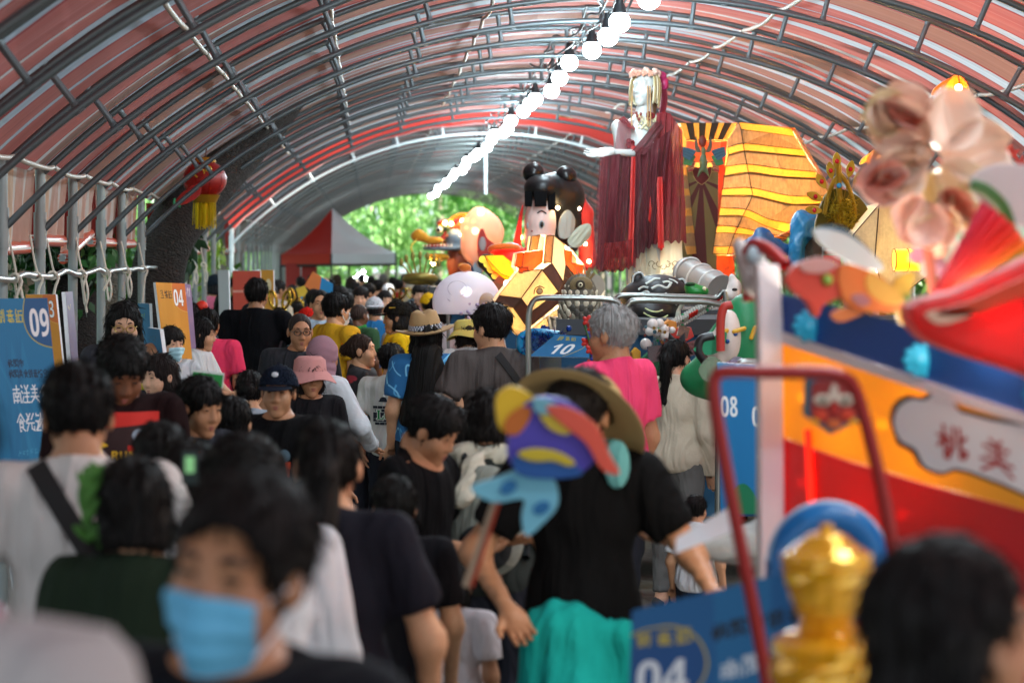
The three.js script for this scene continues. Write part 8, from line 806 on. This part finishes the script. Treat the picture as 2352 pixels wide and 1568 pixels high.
{ const d = 5.2, a = [2300, 440], t = thing('white_leaf_fan', 'pale round leaf with dark green rib at the right edge', 'paper leaf', at(...a, d)); part('leaf', slab(smooth(loc([[2228, 420], [2262, 388], [2330, 380], [2400, 400], [2420, 480], [2360, 520], [2300, 500], [2250, 460]], d, ...a), 4), 0.012, 0.003), M('#d0c4c4', { transmission: 0.4 }), t); part('rib', tube([at(2226, 424, d).sub(t.position).setZ(0.02), at(2262, 440, d).sub(t.position).setZ(0.03), at(2298, 478, d).sub(t.position).setZ(0.03), at(2318, 530, d).sub(t.position).setZ(0.02)], 0.013, 24, 10), M('#2f5a1c', { roughness: 0.6 }), t); }
{ const d = 5.6, a = [2290, 560], t = thing('mint_sail', 'pale mint and white translucent sail above the red fan', 'sail', at(...a, d)); part('sail', slab(smooth(loc([[2190, 520], [2300, 480], [2440, 470], [2440, 600], [2290, 650], [2240, 610]], d, ...a), 4), 0.01), shell('#a8d0c4', 0.5), t); part('white_edge', tube([at(2200, 524, d).sub(t.position), at(2290, 488, d).sub(t.position), at(2400, 480, d).sub(t.position)], 0.02, 20, 8), M('#c8c0bc'), t); part('green_corner', slab(smooth(loc([[2230, 520], [2270, 506], [2290, 540], [2250, 560]], d, ...a), 4), 0.014).translate(0, 0, 0.01), shell('#a8c86a', 0.5), t); }
// big pale flower of translucent petals
{ const d = 5.5, t = thing('pale_flower_cluster', 'cluster of large peach pink translucent petals blurred at upper right', 'paper flower', at(2110, 350, d)); srand(113);
  const petal = (w, h, cup) => { const pos = [], idx = [], n = 14; for (const z0 of [0, -0.004]) for (let j = 0; j <= n; j++) for (let i = 0; i <= n; i++) { const u = i / n * 2 - 1, v = j / n, ww = w * Math.pow(Math.sin(Math.PI * Math.min(0.92, 0.08 + v * 0.86)), 0.7); pos.push(u * ww, v * h, cup * (u * u + 0.8 * (v - 0.4) ** 2) + 0.01 * Math.sin(u * 7 + v * 5) + z0); } for (let s = 0; s < 2; s++) for (let j = 0; j < n; j++) for (let i = 0; i < n; i++) { const q = s * (n + 1) ** 2 + j * (n + 1) + i; idx.push(q, q + 1, q + n + 1, q + 1, q + n + 2, q + n + 1); } const g = new THREE.BufferGeometry(); g.setAttribute('position', new THREE.Float32BufferAttribute(pos, 3)); g.setIndex(idx); g.computeVertexNormals(); return g; };
  const cs = ['#f4dccc', '#f6e2d4', '#f2d4c4', '#f6e8d6', '#f2e6c0', '#f0d0c6'];
  for (const [x, y, w, h, r, ty, c] of [[2120, 330, 0.055, 0.14, 0.9, -0.3, 0], [2150, 345, 0.06, 0.13, -0.1, 0.2, 1], [2120, 360, 0.05, 0.12, 1.9, 0.2, 2], [2160, 350, 0.065, 0.14, -1.5, 0.1, 1], [2150, 385, 0.055, 0.13, -2.6, -0.2, 3], [2120, 390, 0.06, 0.12, 2.7, 0.1, 4], [2090, 300, 0.055, 0.1, 0.9, 0.4, 2], [2090, 350, 0.05, 0.1, 2.2, -0.3, 3], [2060, 450, 0.05, 0.1, 1.4, 0.3, 5], [2120, 460, 0.055, 0.1, 2.6, 0.0, 5], [2180, 440, 0.055, 0.09, -2.2, 0.0, 4], [2060, 290, 0.05, 0.08, 1.4, 0.3, 4], [2130, 470, 0.05, 0.09, -2.9, 0.2, 0]]) { const p = at(x, y, d).sub(t.position); part('petal', petal(w * 1.22, h * 1.08, 0.07).rotateY(ty).rotateZ(r).translate(p.x, p.y, p.z + rnd(-0.04, 0.04)), shell(cs[c], 0.3, { roughness: 0.4 }), t); }
  for (const [x, y, r] of [[2098, 292, 0.9], [2150, 440, -2.4], [2060, 390, 2]]) { const p = at(x, y, d).sub(t.position); part('inner_petal', petal(0.03, 0.09, 0.05).rotateZ(r).translate(p.x, p.y, p.z + 0.04), shell('#cc7258', 0.4), t); }
  lamp(t, at(2130, 370, d).sub(t.position).setZ(-0.2), 0.01, '#fff0e0', 2, 0.12); lamp(t, at(2110, 455, d).sub(t.position).setZ(-0.2), 0.01, '#fff0e0', 2, 0.08);  // two small bulbs added behind the petals to lift their brightness
  part('stamen', ball(at(2105, 355, d).sub(t.position).setZ(0.05), 0.028, 1, 1, 0.8), shell('#d8b8a0', 0.5, { roughness: 0.2 }), t); part('stalk', rod(at(2120, 480, d).sub(t.position), at(2150, 700, d).sub(t.position), 0.012), M('#a85a4a'), t); }
{ const d = 5.8, t = thing('mauve_blossom', 'mauve and grey blossom blurred between the flower and the red fan', 'paper flower', at(2150, 570, d)); srand(117); for (let i = 0; i < 9; i++) { const a = i / 9 * 6.28, s = slab(smooth([[0, -0.012], [0.05, -0.022], [0.085, 0], [0.05, 0.022], [0, 0.012]]), 0.006).rotateY(-0.4).rotateZ(a); part('petal', s, shell(i % 2 ? '#b0788c' : '#b8b0a4', 0.45), t); } part('centre', ball(V(0, 0, 0.02), 0.024), M('#d89a84'), t); }
{ const d = 5.5, t = thing('grey_feather', 'grey white feather vane slanting above the orange fish', 'feather', at(1940, 570, d)); part('vane', slab(smooth([[-0.07, 0.04], [0, 0.03], [0.085, -0.045], [0.05, -0.045], [-0.04, 0.0]]), 0.012, 0.003), M('#a8b0b4', { roughness: 0.7 }), t); part('dark_edge', tube([V(-0.06, 0.045, 0.006), V(0.0, 0.038, 0.006), V(0.08, -0.035, 0.006)], 0.007, 16, 6), M('#3a5a6a'), t); }
{ const d = 2.6, t = thing('pink_balloon', 'bright pink rounded balloon edge at the lower left border', 'balloon', at(-32, 1452, d)); part('balloon', new THREE.SphereGeometry(0.026, 20, 16).scale(0.9, 1.25, 0.9), M('#d02a5a', { roughness: 0.35, transmission: 0.2 }), t); part('knot', new THREE.ConeGeometry(0.006, 0.012, 10).translate(0, -0.037, 0), M('#b8204a'), t); }
{ const t = thing('green_card', 'bright green folder held low in the left crowd', 'folder', at(476, 872, 9.6)); part('cover', box(0.12, 0.05, 0.006).rotateZ(-0.12), M('#1c8a3c', { roughness: 0.5 }), t); part('sheet', box(0.13, 0.06, 0.003).rotateZ(-0.12).translate(0, 0.004, -0.006), M('#d8dcd8'), t); }
{ const t = thing('paper_sheet', 'white sheets of paper held by the grey sleeved person', 'paper', at(1620, 1245, 5.35)); for (let i = 0; i < 3; i++) part('sheet', slab([[-0.07, -0.02], [0.07, 0.02], [0.066, 0.062], [-0.062, 0.012]], 0.0015).rotateX(-0.4).rotateZ(0.1 + i * 0.03).translate(0, i * 0.003, -i * 0.003), M('#c8ced4', { roughness: 0.7 }), t); }
{ const t = thing('phone', 'phone with small green lit screen held among the dark heads', 'phone', at(436, 1075, 5.2)); part('case', box(0.035, 0.07, 0.008), M('#2a3a38', { roughness: 0.4 }), t); part('screen', box(0.02, 0.035, 0.002).translate(0, 0.008, 0.006), M('#8ac88a', { emissive: lin('#8ad08a'), emissiveIntensity: 0.1 }), t); }
// trolleys that carry the works, hidden by the crowd from here
{ srand(121); const g = thing('display_cart', 'wheeled display cart under the works along the right side', 'cart', [0, 0, 0], 'display carts'); const top = part('deck', box(1.5, 0.06, 1.1).translate(0, 0.98, 0), M('#3a3f44', { roughness: 0.7 }), g); part('skirt_cloth', box(1.44, 0.7, 1.04).translate(0, 0.6, 0), M('#1c4a6a', { roughness: 0.9 }), g); for (const [x, z] of [[-0.6, -0.4], [0.6, -0.4], [-0.6, 0.4], [0.6, 0.4]]) { part('wheel', new THREE.CylinderGeometry(0.09, 0.09, 0.04, 18).rotateZ(Math.PI / 2).translate(x, 0.09, z), M('#1a1a1c'), g); part('leg', box(0.04, 0.2, 0.04).translate(x, 0.2, z), dull, g); }
  [[2.0, -16.8], [1.9, -14.5], [2.4, -18.4], [3.5, -14.4], [3.4, -12.4], [1.4, -19.8], [1.5, -27.5]].forEach(([x, z], i) => { const c = i ? g.clone() : g; if (i) { c.name = numbered('display_cart'); scene.add(c); } c.position.set(x, 0, z); if (i === 0 || i === 2) c.scale.set(1.1, 1.5, 1); }); }

renderer.render(scene, camera);
